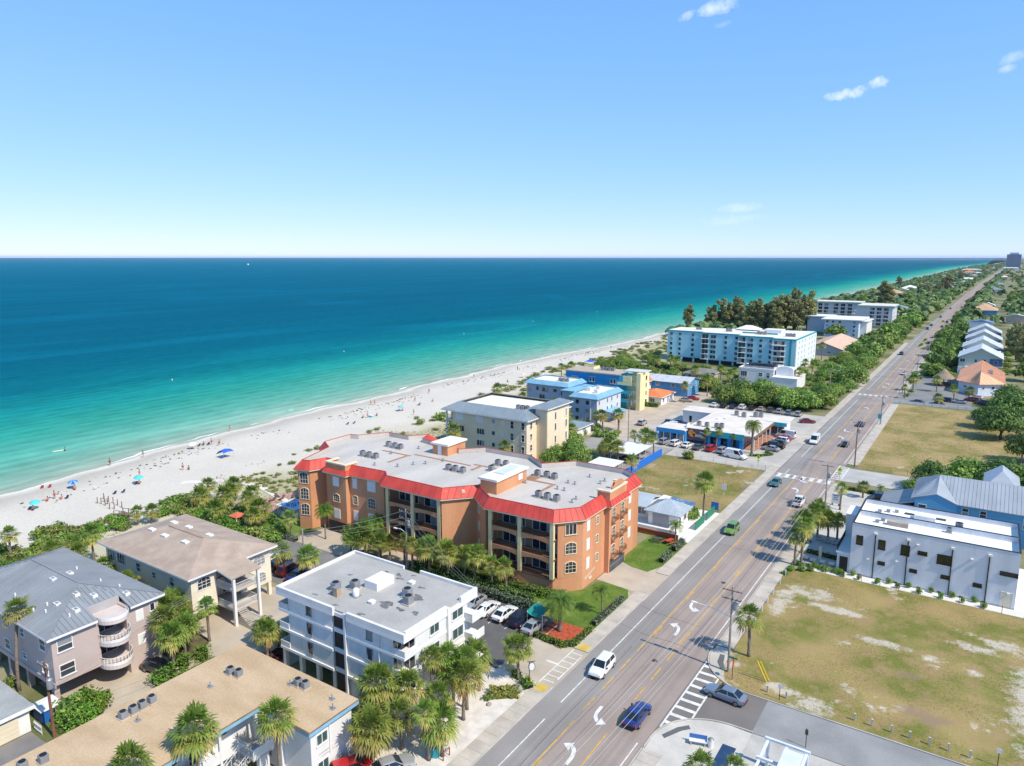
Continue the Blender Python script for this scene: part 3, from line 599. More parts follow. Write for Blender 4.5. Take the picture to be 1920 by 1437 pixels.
for k in range(7): struct('drive_joint', MB().beam((-82 + k * 2.2, 33.5 + k * .2, .023), (-79.5 + k * 1.6, 44, .023), .05, .004), mat('joint dirt', (.2, .18, .15), .95, .2))
sheet('yard_paving', rect(-62, -40.75, 117.2, 135), .026, WHITEPAD)
sheet('vacant_lot', rect(-66.2, -40.75, 135, 169.5), .024, DG1)
sheet('parking_lot', [(-66.2, 169.5), (-38.5, 169.5), (-38.5, 240), (-82, 240), (-82, 176), (-66.2, 176)], .03, mat('pale lot concrete', (.43, .40, .36), .92, .12, .2, 6)); sheet('parking_lot', rect(-90, -66.6, 120, 176), .028, ASPHL)
sheet('parking_lot', [(-100, 176), (-82, 176), (-82, 262), (-100, 262)], .026, mat('tan paving', (.46, .38, .3), .92, .12, .3, 8))
sheet('vacant_lot', rect(-23.45, 11, 78.3, 117.4), .024, NEARLOT)
# worn sand tracks along the far edge and at the street entrance of the near lot
def blob(cx,cy,rx,ry,seed,n=40,rough=.3):
 r = random.Random(seed); ph = [r.uniform(0,6.28) for _ in range(5)]; return [(cx+rx*(k := 1+rough*sum(math.sin((j+2)*a+ph[j])/(j+1.5) for j in range(5))*.6)*math.cos(a),cy+ry*k*math.sin(a)) for a in [2*math.pi*i/n for i in range(n)]]

sheet('lane', rect(-25.7, -16.9, 71.3, 77.9), .021, mat('brown asphalt', (.18, .162, .15), .92, .1, .2, 6, bump=.1)); sheet('lane', rect(-16.9, 60, 71.3, 77.9), .022, mat('old grey asphalt', (.27, .27, .265), .92, .12, .25, 6, bump=.1))
def arc(cx,cy,r,a0,a1,n=10): return [(cx+r*math.cos(R(a0+(a1 - a0)*i/n)),cy+r*math.sin(R(a0+(a1 - a0)*i/n))) for i in range(n+1)]
cornS = arc(-18.9,64.6,6.65,180,92,12); cornN = arc(-19.1,84.6,6.65,180,268,12)
sheet('road_corner', [(XE, 62.5)] + cornS + [(-19.1, 71.3), (-25.7, 71.3)], .0225, mat('brown asphalt', (.18, .162, .15))); sheet('road_corner', [(XE, 86.5), (-25.7, 77.9), (-19.3, 77.9)] + list(reversed(cornN)), .0225, mat('brown asphalt', (0, 0, 0)))
kerb_line([(-25.55,62.5)]+cornS+[(-16.8,71.32)]); kerb_line([(-25.55,86.5)]+cornN+[(-10,78.0),(30,78.0)])
sheet('corner_paving', [(-25.4, 62.6)] + [(x + .1, y - .1) for x, y in cornS] + [(-16.8, 71.1), (-16.8, 50), (-25.4, 50)], .045, mat('pale corner concrete', (.52, .49, .44), .92, .1, .35, 8))
sheet('corner_paving', [(-25.4, 86.4)] + [(x + .1, y + .1) for x, y in cornN[:10]] + [(-22.3, 79.2), (-23.3, 82), (-23.5, 86.4)], .05, PADC)
TACT = mat('dark tactile paving', (.12, .125, .125), .9, .1)
for pl in ([(-24.75, 65.6), (-24.3, 65.2), (-23.2, 67.4), (-22.5, 68.2), (-22.9, 68.7), (-23.8, 67.7)], [(-24.55, 84.6), (-23.95, 84.6), (-23.6, 82.9), (-23.0, 81.6), (-23.5, 81.3), (-24.3, 82.6)]): sheet('tactile_strip', pl, .056, TACT)
sheet('parking_lot', rect(-16.8, 12, 30, 71.2), .03, mat('patched pale paving', (.45, .43, .39), .92, .13, .4, 6, bump=.15)); sheet('dark_blue_patch', [(-18.9, 67.8), (-17.5, 67.8), (-17.5, 60.5), (-18.9, 60.5)], .052, mat('dark blue surface', (.02, .055, .13), .8, .15, 1, 10))  # second sheet: flat dark blue rectangle laid on the paving
sheet('gravel_bed', rect(-23.45, 14, 117.4, 119.55), .028, WHITEPAD); sheet('patio', rect(-23.2, -15.2, 119.55, 136), .03, mat('grey patio paving', (.46, .46, .46), .9, .08, .5, 8)); sheet('yard_paving', rect(6.9, 24, 117.4, 137), .027, WHITEPAD)
sheet('yard_paving', rect(-23.45, -9, 136, 164.5), .028, mat('pale yard concrete', (.5, .475, .435), .92, .1, .3, 7)); sheet('lane', rect(-25.7, 40, 171, 182.5), .021, mat('pale side street', (.42, .41, .39), .92, .1, .25, 6))
sheet('vacant_lot', rect(-23.2, 14, 183.6, 275.5), .024, DG2); sheet('parking_lot', rect(-25.6, -2.4, 276.5, 348), .028, mat('mid grey lot asphalt', (.22, .215, .21), .92, .14, .15, 6))
# parking bay lines
def bay_line(x0, y0, x1, y1, w=.12, z=.045): return struct('bay_line', MB().beam((x0, y0, z), (x1, y1, z), w, .004), WPT)
for i in range(7): bay_line(-62+i*2.75,74.4,-62+i*2.75,79.9)
for i in range(9): bay_line(-73.2+i*2.9,177.2,-73.2+i*2.9,182.2)
bay_line(-46.4,71.0,-44.2,71.0,.15,.05); bay_line(-42.3,71.0,-40.6,71.0,.3,.05)
ladder(-40.7, -38.9, 66.5, 75.2, 'y', 7, z=.05, rail=.14, bar=.16)
for y0, y1 in ((64.9, 66.25), (75.45, 76.9)): sheet('tactile_strip', rect(-40.4, -39.0, y0, y1), .128, mat('yellow tactile paving', (.6, .42, .09), .85, .15))
# foot path through the dune
sheet('sand_path', [(-147, 86), (-140, 92.6), (-131, 94.5), (-122, 92), (-116, 91), (-116, 92.3), (-122, 93.5), (-131, 96.1), (-140.5, 94.4), (-148, 88.2)], .13, mat('path sand', (.68, .62, .55), .95, .08, .5, 9))

# ================================================================== roof equipment shared by the buildings
def make_ac():
 t = thing('condenser_unit', 'x', 'condenser'); q = MB()
 pl = []
 for cx,cy,a0 in ((.3,-.3,-90),(.3,.3,0),(-.3,.3,90),(-.3,-.3,180)):
  for i in range(4): a = R(a0+30*i); pl.append((cx+.12*math.cos(a),cy+.12*math.sin(a)))
 q.prism(pl,.12,.95)
 for i in range(7): q.prism([(x*1.03,y*1.03) for x,y in pl],.18+i*.105,.225+i*.105)
 link('cabinet', q.mesh('cabinet', GREYMETAL), t)
 g_ = MB().lathe([(.36, .952), (.36, .99), (.31, 1.0), (.3, .965), (.06, .97), (.05, 1.0)], 16); link('fan_grille', g_.mesh('fan_grille', BLACK), t)
 link('base_pad', MB().box(-.52, .52, -.52, .52, 0, .119).mesh('base_pad', CONC), t); return t
AC0 = make_ac(); AC_USED = [False]
def ac(x,y,z,label,group,s=1.0,rz=0.0):
 o = AC0 if not AC_USED[0] else copy_tree(AC0); AC_USED[0] = True
 o.location = (x,y,z+.001); o.rotation_euler.z = rz; o.scale = (s,)*3; tag(o,label,group=group); return o
def row_ac(pts,z,where,group,s=1.1):
 for i, (x, y) in enumerate(pts): ac(x, y, z, ('%s condenser %s' % (ORD[i], where)), group, s, random.uniform(-.1, .1))
def vent(x, y, z, label, group='roof vents', kind=0):
 t = thing('roof_vent', label, 'roof vent', (x, y, z), 0, group); q = MB()
 if kind == 0: q.lathe([(.1,0),(.1,.4),(.2,.42),(.2,.55),(.05,.6)],8)
 elif kind == 1: q.box(-.3,.3,-.3,.3,0,.25).box(-.36,.36,-.36,.36,.251,.31)
 else: q.tube([(0,0,0),(0,0,.55)],.06,7)
 link('flue', q.mesh('flue', GREYMETAL if kind != 1 else WHITE), t); link('flashing', MB().box(-.26, .26, -.26, .26, .001, .03).mesh('flashing', GREYMETAL), t) if kind != 1 else None; return t

# ================================================================== white four-storey block
MEMB = mat('pale roof membrane', (.39, .375, .35), .8, .09, .25, 3, bump=.1)
WST = mat('white stucco', (.68, .67, .64), .9, .08, .5, 9, bump=.1, stretch=(1.3, 1.3, .15))
def white_block():
 b = thing('white_apartment_block', 'white flat-roofed apartment block with stained grey roof beside the palm grove', 'building', (-58.7, 58.2, 0))
 x0,x1,y0,y1 = -69.0,-48.4,51.8,64.6; fl = (2.5,5.0,7.5)
 # upper storeys: core with cut-back balcony corners and a recessed stair strip
 walls(b, [(-67.3, y0 + .1), (-59.6, y0 + .1), (-59.6, y1 - .1), (-67.3, y1 - .1)], 2.5, 9.6, WST); walls(b, [(-59.6, y0 + .35), (-57.6, y0 + .35), (-57.6, y1 - .1), (-59.6, y1 - .1)], 0, 9.6, mat('brown stair screen', (.06, .042, .035), .8, .3, 1, 9, stretch=(1, 1, 6)))
 walls(b,[(-57.6,y0+.1),(-50.4,y0+.1),(-50.4,53.7),(x1 - .1,53.7),(x1 - .1,62.9),(-50.2,62.9),(-50.2,y1 - .1),(-57.6,y1 - .1)],2.5,9.6,WST)
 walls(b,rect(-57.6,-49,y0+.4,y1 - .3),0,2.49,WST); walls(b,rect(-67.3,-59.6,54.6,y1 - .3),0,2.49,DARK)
 for x in (-68.6, -65.6, -62.6, -59.75): part('pillar', MB().box(x - .25, x + .25, y0 + .15, y0 + .65, 0, 2.49), WST, b)
 part('pilaster', MB().box(-57.6, -57.3, y0 - .12, y0 + .1, 0, 10.3), WHITE, b)
 for z in fl: part('floor_band', MB().box(x0, -59.6, y0 - .06, y1, z - .02, z + .3).box(-57.3, x1, y0 - .06, y1, z - .02, z + .3).box(-59.6, -57.6, y0 + .2, y0 + .5, z - .02, z + .5), WHITE, b)
 for z in fl:
  for nm_, q in (('balcony_wall', MB().box(-50.4, x1, y0, y0 + .12, z + .3, z + 1.05).box(x1 - .12, x1, y0 + .12, 53.7, z + .3, z + 1.05)), ('balcony_wall', MB().box(x0, -67.3, y0, y0 + .12, z + .3, z + 1.05).box(x0, x0 + .12, y0 + .12, y1, z + .3, z + 1.05)), ('balcony_wall', MB().box(x1 - .02, x1 + 1.1, 62.3, 62.42, z + .1, z + 1.05).box(x1 + 1.0, x1 + 1.1, 62.42, y1 + .1, z + .1, z + 1.05).box(x1 - .02, x1 + 1.1, 62.3, y1 + .1, z - .05, z + .099))): part(nm_, q, WST, b)
 wins(b, (x0, y0 + .1), (x1, y0 + .1), [(u, z + .8, .75, 1.4, 'plain') for z in fl for u in (5.4, 15.3)], GREYMETAL)
 wins(b, (x1 - .1, y0), (x1 - .1, y1), [(u, z + .95, 1.9 if u > 6 else 1.5, 1.25, 'slide') for z in fl for u in (5.0, 9.2)], gm=GLASSG)
 wins(b, (-50.4, 53.7), (-48.5, 53.7), [(.95, z + .32, 1.6, 1.9, 'slide') for z in fl]); wins(b, (-50.4, y0 + .1), (-50.4, 53.7), [(.85, z + .32, 1.3, 1.9, 'slide') for z in fl])
 wins(b, (-50.2, 62.9), (-50.2, 64.5), [(.8, z + .32, 1.3, 1.9, 'slide') for z in fl])
 part('downpipe', MB().box(x1 - .1, x1 + .25, 58.9, 59.3, 0, 10.5), WHITE, b); part('downpipe', MB().tube([(-52.2, y0 + .02, 2.7), (-52.2, y0 + .02, 9.5)], .06, 6), WHITE, b)
 part('cornice', MB().box(x0 - .1, -59.2, y0 - .2, y1 + .1, 9.6, 10.05).box(-57.0, x1 + .1, y0 - .2, y1 + .1, 9.6, 10.05).box(-59.2, -57.0, y0 + .02, y1 + .1, 9.601, 10.049), WHITE, b)
 part('roof', MB().box(x0 + .2, x1 - .2, y0 + .15, y1 - .2, 10.051, 10.3), MEMB, b)
 q = MB().box(x0 - .1,-59.2,y0 - .2,y0+.15,10.05,10.62).box(-57,x1+.1,y0 - .2,y0+.15,10.05,10.62).box(x0 - .1,x0+.2,y0+.15,y1+.1,10.05,10.62).box(x1 - .2,x1+.1,y0+.15,58.9,10.05,10.8).box(x1 - .2,x1+.1,61.5,y1+.1,10.05,10.8).box(x0+.2,-60,y1 - .2,y1+.1,10.05,10.62).box(-57.2,x1 - .2,y1 - .2,y1+.1,10.05,10.72)
 part('parapet', q, WST, b)
 part('roof_hatch', MB().box(-60.3, -58.2, 57.8, 60.8, 10.301, 11.3), WHITE, b)
 STN = mat('roof tar stain', (.17, .165, .16), .8, .3, 2.5, 14)
 for i,(x,y) in enumerate([(-64.4,59.3),(-63.9,53.2),(-59.9,52.7),(-55.9,52.8),(-55.1,56.1),(-52.9,56.1),(-53.2,59.2),(-50.9,56.4),(-54.5,61.6),(-61.0,62.4),(-59.2,62.7),(-57.5,63.6),(-58.4,62.0)]):
  r_ = 1.1 if i in (4, 6) else random.uniform(.3, .6); part('tar_patch', MB().poly([(a, c, 10.305 + .0006 * i) for a, c in blob(x, y, r_, r_ * .55, i + 20, 18, .8)]), STN, b)
 return b
white_block()
row_ac([(-62.6, 55.3), (-61.0, 56.9), (-54.3, 58.9), (-53.0, 57.6)], 10.3, 'from the sea on the white block roof', 'condensers on the white block', 1.15)
t = thing('roof_tank', 'white round tank on the roof of the white block', 'tank', (-59.5, 55.6, 10.3)); link('shell', MB().lathe([(.35, 0), (.4, .1), (.4, .8), (.25, 1.0), (.1, 1.05)], 14).mesh('shell', WHITE, True), t); link('stand', MB().box(-.5, .5, -.5, .5, 0, .05).mesh('stand', GREYMETAL), t)
t = thing('roof_cabinet', 'tan boxy cabinet on the roof of the white block', 'cabinet', (-61.4, 54.4, 10.3)); link('body', MB().box(-.35, .35, -.35, .35, 0, 1.1).mesh('body', mat('tan sheet metal', (.42, .31, .2), .6, .1)), t); link('lid', MB().box(-.4, .4, -.4, .4, 1.101, 1.16).mesh('lid', GREYMETAL), t)
vent(-56.7, 55.4, 10.3, 'small square vent near the south edge of the white block roof', kind=1)
vent(-56.2, 61.8, 10.3, 'small square vent near the north edge of the white block roof', kind=1)

# ================================================================== orange condominium with red mansard
ORG = mat('orange stucco', (.52, .24, .118), .9, .12, .3, 9, bump=.15, c2=(.62, .305, .16), stretch=(1, 1, .2)); RED = mat('red metal roof', (.52, .065, .048), .55, .12, .5, 8, rnd=.09); OROOF = mat('grey roof deck', (.50, .465, .425), .85, .08, .3, 4, stretch=(1, .25, 1)); BROWN = mat('rusty walkway pad', (.36, .2, .12), .9, .15)
OBASE = mat('brown railing metal', (.16, .075, .04), .6, .1)
OUT = [(-47.8,90.7),(-47.8,98.0),(-47.0,98.0),(-47.0,104.2),(-47.8,104.2),(-47.8,111.0),(-51.0,113.2),(-61.2,113.0),(-65.4,108.4),(-69.8,111.6),(-80.6,111.4),(-84.2,107.6),(-95.0,110.0),(-96.4,114.0),(-99.6,110.0),(-105.2,110.0),(-109.0,104.6),(-111.2,104.0),(-111.0,96.0),(-107.0,93.5),(-104.0,84.0),(-101.6,84.8),(-100.5,87.7),(-98.5,87.7),(-98.5,86.0),(-93.5,86.0),(-93.5,86.9),(-85.8,87.4),(-84.0,85.8),(-71.2,85.8),(-67.4,90.2),(-62.8,86.6),(-50.9,87.1)]
def offset(pl,d):
 """grow a counter-clockwise outline by d"""
 out = []; n = len(pl)
 for i in range(n):
  a,b_,c = Vector(pl[i - 1]),Vector(pl[i]),Vector(pl[(i+1) % n]); e1 = (b_ - a).normalized(); e2 = (c - b_).normalized()
  n1 = Vector((e1.y,-e1.x)); n2 = Vector((e2.y,-e2.x)); m_ = (n1+n2); k = m_.length
  m_ = m_.normalized()*(d/max(.45,(m_.normalized()).dot(n1))) if k > 1e-3 else n1*d
  out.append((b_.x+m_.x,b_.y+m_.y))
 return out
def spandrel(w,z0,z1,rise,y=0.0,th=.25):
 """band between two openings with an arched soffit; local x from 0 to w"""
 n = 10; bot = [(w*i/n,z0+rise*math.sin(math.pi*i/n)) for i in range(n+1)]; q = MB()
 for yy in (y,y+th): q.v += [(x,yy,z) for x,z in bot]+[(x,yy,z1) for x,_ in bot]
 m_ = n+1
 for i in range(n):
  q.f += [(i,i+1,m_+i+1,m_+i),(2*m_+i,3*m_+i,3*m_+i+1,2*m_+i+1),(i,2*m_+i,2*m_+i+1,i+1),(m_+i,m_+i+1,3*m_+i+1,3*m_+i)]
 return q
def orange():
 b = thing('orange_condominium', 'long orange condominium with red mansard edge and open balconies', 'building', (-76, 98, 0)); fl = (2.3, 5.35, 8.4); ztop = 11.4
 # solid body: the outline with the loggias cut back
 body = [p for p in OUT]
 full = list(OUT)
 walls(b, full, 0, 2.29, ORG, 'plinth')
 body[body.index((-62.8,86.6))] = (-62.8,89.4); body[body.index((-50.9,87.1))] = (-50.4,89.6)
 i = body.index((-50.4,89.6)); body.insert(i+1,(-50.4,87.6))
 i = body.index((-62.8,89.4)); body.insert(i,(-63.2,86.95))
 body[body.index((-84.0,85.8))] = (-83.6,88.3); body[body.index((-71.2,85.8))] = (-71.6,88.3)
 i = body.index((-83.6,88.3)); body.insert(i,(-84.2,86.0)); i = body.index((-71.6,88.3)); body.insert(i+1,(-71.2,85.85))
 walls(b,body,2.3,12.0,ORG)
 # soffit of the loggias, columns, slabs, arched spandrels, back doors and railings
 YW = mat('shaded tan loggia wall', (.3, .2, .1), .9, .1); LF = mat('shaded brown loggia slab', (.16, .1, .07), .8, .15); YC = mat('yellow cream column', (.74, .60, .32), .9, .05)  # lining and slab tones darkened to paint in the deep loggia shade
 def loggia(xa,xb,y,depth,bays,first=True):
  n = len(bays) - 1
  for z in fl: part('balcony_floor', MB().box(xa + .03, xb - .03, y + .05, y + depth - .01, z - .15, z + .12), LF, b)
  part('loggia_ceiling', MB().box(xa + .03, xb - .03, y + .05, y + depth - .01, ztop - .25, ztop - .02), LF, b)
  part('loggia_lining', MB().box(xa + .03, xb - .03, y + depth - .2, y + depth - .02, 2.5, ztop - .26), YW, b)
  for k, x in enumerate(bays): part('column', MB().box(x - .32, x + .32, y - .02, y + .42, 2.3, ztop - .03), YC, b)
  for k in range(n):
   w = bays[k+1] - bays[k] - .64; x = bays[k]+.32
   for i,z in enumerate(fl):
    if i: q = spandrel(w, z - .65, z + .28, .38); q.xf(Matrix.Translation((x, y + .02, 0))); part('spandrel', q, ORG, b)
    railing(b,[(x,y+.12),(x+w,y+.12)],z+.28 if i else z+.1,.75,OBASE,.16)
    wins(b, (x, y + depth - .2), (x + w, y + depth - .2), [(w * .36, z + .14, min(2.6, w * .5), 2.2, 'slide'), (w * .82, z + .14, w * .26, 2.2, 'plain')])
 loggia(-62.4,-50.6,86.75,2.75,[-62.2,-56.7,-50.95])
 loggia(-83.6,-71.5,85.85,2.5,[-83.3,-77.6,-71.85])
 # west corner tower with glazed openings
 BG = mat('blue tinted loggia glass', (.03, .06, .1), .08, .1)
 for (p0,p1,us,w) in (((-104,84.0),(-101.6,84.8),[1.27],1.6),((-106.7,92.6),(-104.2,84.5),[2.2,5.6],2.2)):
  wins(b, p0, p1, [(u, z + .35, w, 2.1, 'archslide') for u in us for z in fl], CREAM, BG)
 # chamfered east corner and east front
 wins(b, (-50.4, 87.6), (-47.8, 90.7), [(2.1, fl[2] + .75, 1.7, 1.6, 'triple')] + [(2.1, z + .75, 1.7, 1.75, 'arch') for z in fl[:2]], CREAM)
 E_ = [(1.6, z + .6, .95, 1.7, 'shutter') for z in fl] + [(4.6, z + .75, .8, 1.25, 'arch') for z in fl] + [(16.6, z + .6, .95, 1.7, 'shutter') for z in fl] + [(14.6, z + .75, .8, 1.25, 'arch') for z in fl]
 wins(b,(-47.8,90.7),(-47.8,111),E_,CREAM)
 wins(b, (-47.0, 98.0), (-47.0, 104.2), [(u, z + .35, 1.0, 1.9, 'arch') for u in (1.5, 4.7) for z in fl], CREAM)
 for z in fl:
  for u in (99.5,102.7):
   part('balconette', MB().box(-47.0, -46.35, u - .85, u + .85, z + .0, z + .2), ORG, b); railing(b, [(-47.0, u - .8), (-46.4, u - .8), (-46.4, u + .8), (-47.0, u + .8)], z + .2, .75, OBASE, .16)
 part('garage_gate', MB().box(-46.99, -46.93, 98.4, 103.8, .05, 2.25), DARK, b); q = MB()
 for k in range(28): q.box(-46.92,-46.88,98.45+k*.195,98.5+k*.195,.05,2.2)
 q.box(-46.92, -46.87, 98.4, 103.8, 1.0, 1.08); part('gate_grille', q, GREYMETAL, b)
 # raised gable tower on the east front, tower on the south front
 for pl,zz_ in (([(-47.0,98.0),(-47.0,104.2),(-49.2,104.2),(-49.2,103.85),(-47.35,103.85),(-47.35,98.35),(-49.2,98.35),(-49.2,98.0)],13.5),([(-98.5,88.8),(-98.5,86.0),(-93.5,86.0),(-93.5,88.8),(-93.85,88.8),(-93.85,86.35),(-98.15,86.35),(-98.15,88.8)],13.1)):
  walls(b, pl, 12.0, zz_, ORG, 'tower_parapet'); part('tower_cornice', MB().prism(offset(pl, .12), zz_ + .001, zz_ + .24), CREAM, b)
 part('gable', MB().poly([(-47.0, 98.8, 13.98), (-47.0, 103.4, 13.98), (-47.0, 102.4, 14.7), (-47.0, 99.8, 14.7)]).poly([(-47.4, 98.8, 13.98), (-47.4, 99.8, 14.7), (-47.4, 102.4, 14.7), (-47.4, 103.4, 13.98)]).poly([(-47.0, 99.8, 14.7), (-47.0, 102.4, 14.7), (-47.4, 102.4, 14.7), (-47.4, 99.8, 14.7)]), ORG, b)
 wins(b, (-98.5, 86.0), (-93.5, 86.0), [(2.5, fl[2] + .6, 1.5, 1.7, 'shutter'), (2.5, fl[1] + .7, 1.5, 1.4, 'arch'), (2.5, fl[0] + .6, 1.5, 1.7, 'shutter')], CREAM)
 wins(b, (-93.5, 86.9), (-85.8, 87.4), [(1.3, fl[2] + .6, 1.0, 1.8, 'shutter'), (5.2, fl[2] + .6, 1.8, 1.9, 'shutter'), (1.3, fl[1] + .6, 1.0, 1.6, 'arch'), (5.2, fl[1] + .5, 1.7, 1.9, 'arch'), (1.3, fl[0] + .6, 1.0, 1.8, 'shutter'), (5.2, fl[0] + .6, 1.8, 1.9, 'shutter')], CREAM)
 wins(b, (-67.4, 90.2), (-63.2, 86.95), [(1.6, z + .75, .85, 1.45, 'arch') for z in fl], CREAM)
 part('garage_shade_panel', MB().box(-98.3, -86.6, 85.92, 86.5, .02, 2.2), DARK, b)  # dark slab on the wall paints the shade of the garage mouth
 # roof deck, mansard panels, inner parapet
 inn = offset(OUT, -.75); part('roof', MB().prism(offset(OUT, -.8), 12.001, 12.12), OROOF, b)
 eave = offset(OUT,.55); top = offset(OUT,-.65); n = len(OUT)
 part('eave', MB().prism(offset(OUT, .5), 11.18, 11.39), CREAM, b)
 q = MB(); k = 0
 for i in range(n):
  j = (i+1) % n; a,c = top[i],top[j]; a2,c2 = inn[i],inn[j]
  q.poly([(*a,12.95),(*c,12.95),(*c2,12.9),(*a2,12.9)]); q.poly([(*a2,12.9),(*c2,12.9),(*c2,12.1),(*a2,12.1)])
 part('parapet', q, OROOF, b)
 cap = MB()
 for i in range(n): cap.beam((*top[i],12.99),(*top[(i+1) % n],12.99),.16,.08)
 part('parapet_cap', cap, RED, b)
 man = part('mansard', MB().prism(offset(OUT, .4), 11.395, 11.42), RED, b)
 for i in range(n):
  j = (i+1) % n
  e0,e1,t0,t1 = [Vector((*p,z)) for p,z in ((eave[i],11.4),(eave[j],11.4),(top[i],12.95),(top[j],12.95))]
  L_ = (e1 - e0).length; m_ = max(1,round(L_/1.1))
  for k in range(m_):
   a,c = k/m_,(k+1)/m_; g0 = .02/max(L_,.1); A,B,C_,D = e0.lerp(e1,a+g0),e0.lerp(e1,c - g0),t0.lerp(t1,c - g0),t0.lerp(t1,a+g0); nn = (B - A).cross(D - A).normalized()*.05
   pm = MB(); pm.v = [tuple(x) for x in (A,B,C_,D)]+[tuple(x+nn) for x in (A,B,C_,D)]; pm.f = [(4,5,6,7),(0,1,5,4),(1,2,6,5),(2,3,7,6),(3,0,4,7)]
   pm.beam(A + nn * 1.4, D + nn * 1.4, .05, .07); o = part('panel', pm, RED, None); o.parent = man
 for x,y in ((-71.4,87.1),(-69.3,89.0)):
  d_ = Vector((.76,-.65)); q = MB();
  q.tube([(x - d_.x * .3, y - d_.y * .3, 12.35), (x + d_.x * .75, y + d_.y * .75, 12.2)], .33, 10); part('dormer_vent', q, CREAM, b)
 # stair and lift houses on the roof, walkway pads, roof pipes
 for x0, x1, y0, y1, h, nm_ in ((-88.2, -84.5, 104.0, 109.6, 14.1, 'stair_house'), (-66.8, -63.6, 90.6, 99.6, 14.3, 'lift_house')):
  walls(b, rect(x0, x1, y0, y1), 12.1, h, ORG, nm_); part('stair_house_roof', MB().box(x0 - .3, x1 + .3, y0 - .3, y1 + .3, h + .001, h + .35), mat('white roof coating', (.72, .69, .62), .8, .08), b)
 part('stair_door', MB().box(-86.9, -86.0, 103.93, 104.0, 12.13, 14.0), WHITE, b); part('stair_louver', MB().box(-63.6, -63.5, 97.0, 98.2, 12.9, 13.9), WHITE, b)
 part('roof_skylight', MB().box(-66.2, -64.2, 93.5, 98.5, 14.66, 14.8), mat('skylight plastic', (.6, .63, .66), .3, .05), b)
 for pl in (rect(-98, -90.6, 99.9, 100.4), rect(-91.5, -90.9, 94.5, 99.89), rect(-90.59, -77, 101.2, 101.7), rect(-76.99, -66.9, 102.2, 102.7), rect(-66.3, -58.2, 100.0, 100.6), rect(-58.9, -58.3, 95.2, 99.99), rect(-64.6, -62.5, 100.61, 103.0), rect(-75.5, -74.9, 99.2, 102.19)): part('walkway_pad', MB().prism(pl, 12.121, 12.17), BROWN, b)
 # pale raised script (too blurred in the photograph to read) and small crest beside the drive
 q = MB(); pts = [(-47.74, 91.3 + 3.3 * i / 60, 1.45 + .012 * i + .17 * math.sin(i * 1.05) * (1.2 if i % 17 < 3 else 1)) for i in range(61)]; q.tube(pts, .045, 5); part('script_lettering', q, mat('pale script letters', (.78, .7, .56), .5, .05), b)
 q = MB(); pts = [(-47.74, 92.7 + .9 * i / 30, 1.05 + .2 * math.sin(i * .9)) for i in range(31)]; q.tube(pts, .05, 5); part('script_crest', q, mat('pale script letters', (0, 0, 0)), b)
 return b
orange()
G_ = 'condensers on the orange condominium'
row_ac([(-98.3, 95.1), (-96.6, 95.1), (-94.9, 95.2)], 12.12, 'in the row of three nearest the west corner tower', G_); row_ac([(-99.0, 103.0), (-97.2, 102.9), (-95.6, 102.8)], 12.12, 'in the row of three towards the sea edge of the orange roof', G_)
row_ac([(-78.7, 97.1), (-77.2, 97.1), (-75.5, 97.1)], 12.12, 'in the middle row of three on the orange roof', G_); row_ac([(-57.4, 93.5), (-55.7, 93.4), (-54.0, 93.4)], 12.12, 'in the front row of three near the road end', G_)
row_ac([(-63.5, 103.0), (-61.7, 103.2), (-60.1, 103.1)], 12.12, 'in the back row of three near the road end', G_); row_ac([(-73.0, 104.5), (-71.4, 104.7), (-71.9, 100.9)], 12.12, 'in the loose cluster behind the white-topped roof house', G_)
for i,(x,y) in enumerate(sorted([(-57.0,102.4),(-55.7,102.4),(-56.9,98.6),(-55.6,98.6),(-55.5,107.4),(-52.3,106.8),(-52.3,105.1),(-51.9,95.9),(-51.7,94.2),(-63.1,98.4),(-87.8,93.5),(-86.3,96.1),(-84.7,97.7),(-91.9,91.8),(-94.8,99.2),(-83.1,100.9),(-92.9,105.2)],reverse=True)):
 vent(x, y, 12.12, '%s small roof vent from the road on the orange condominium deck' % ORD[i], 'vents on the orange condominium')

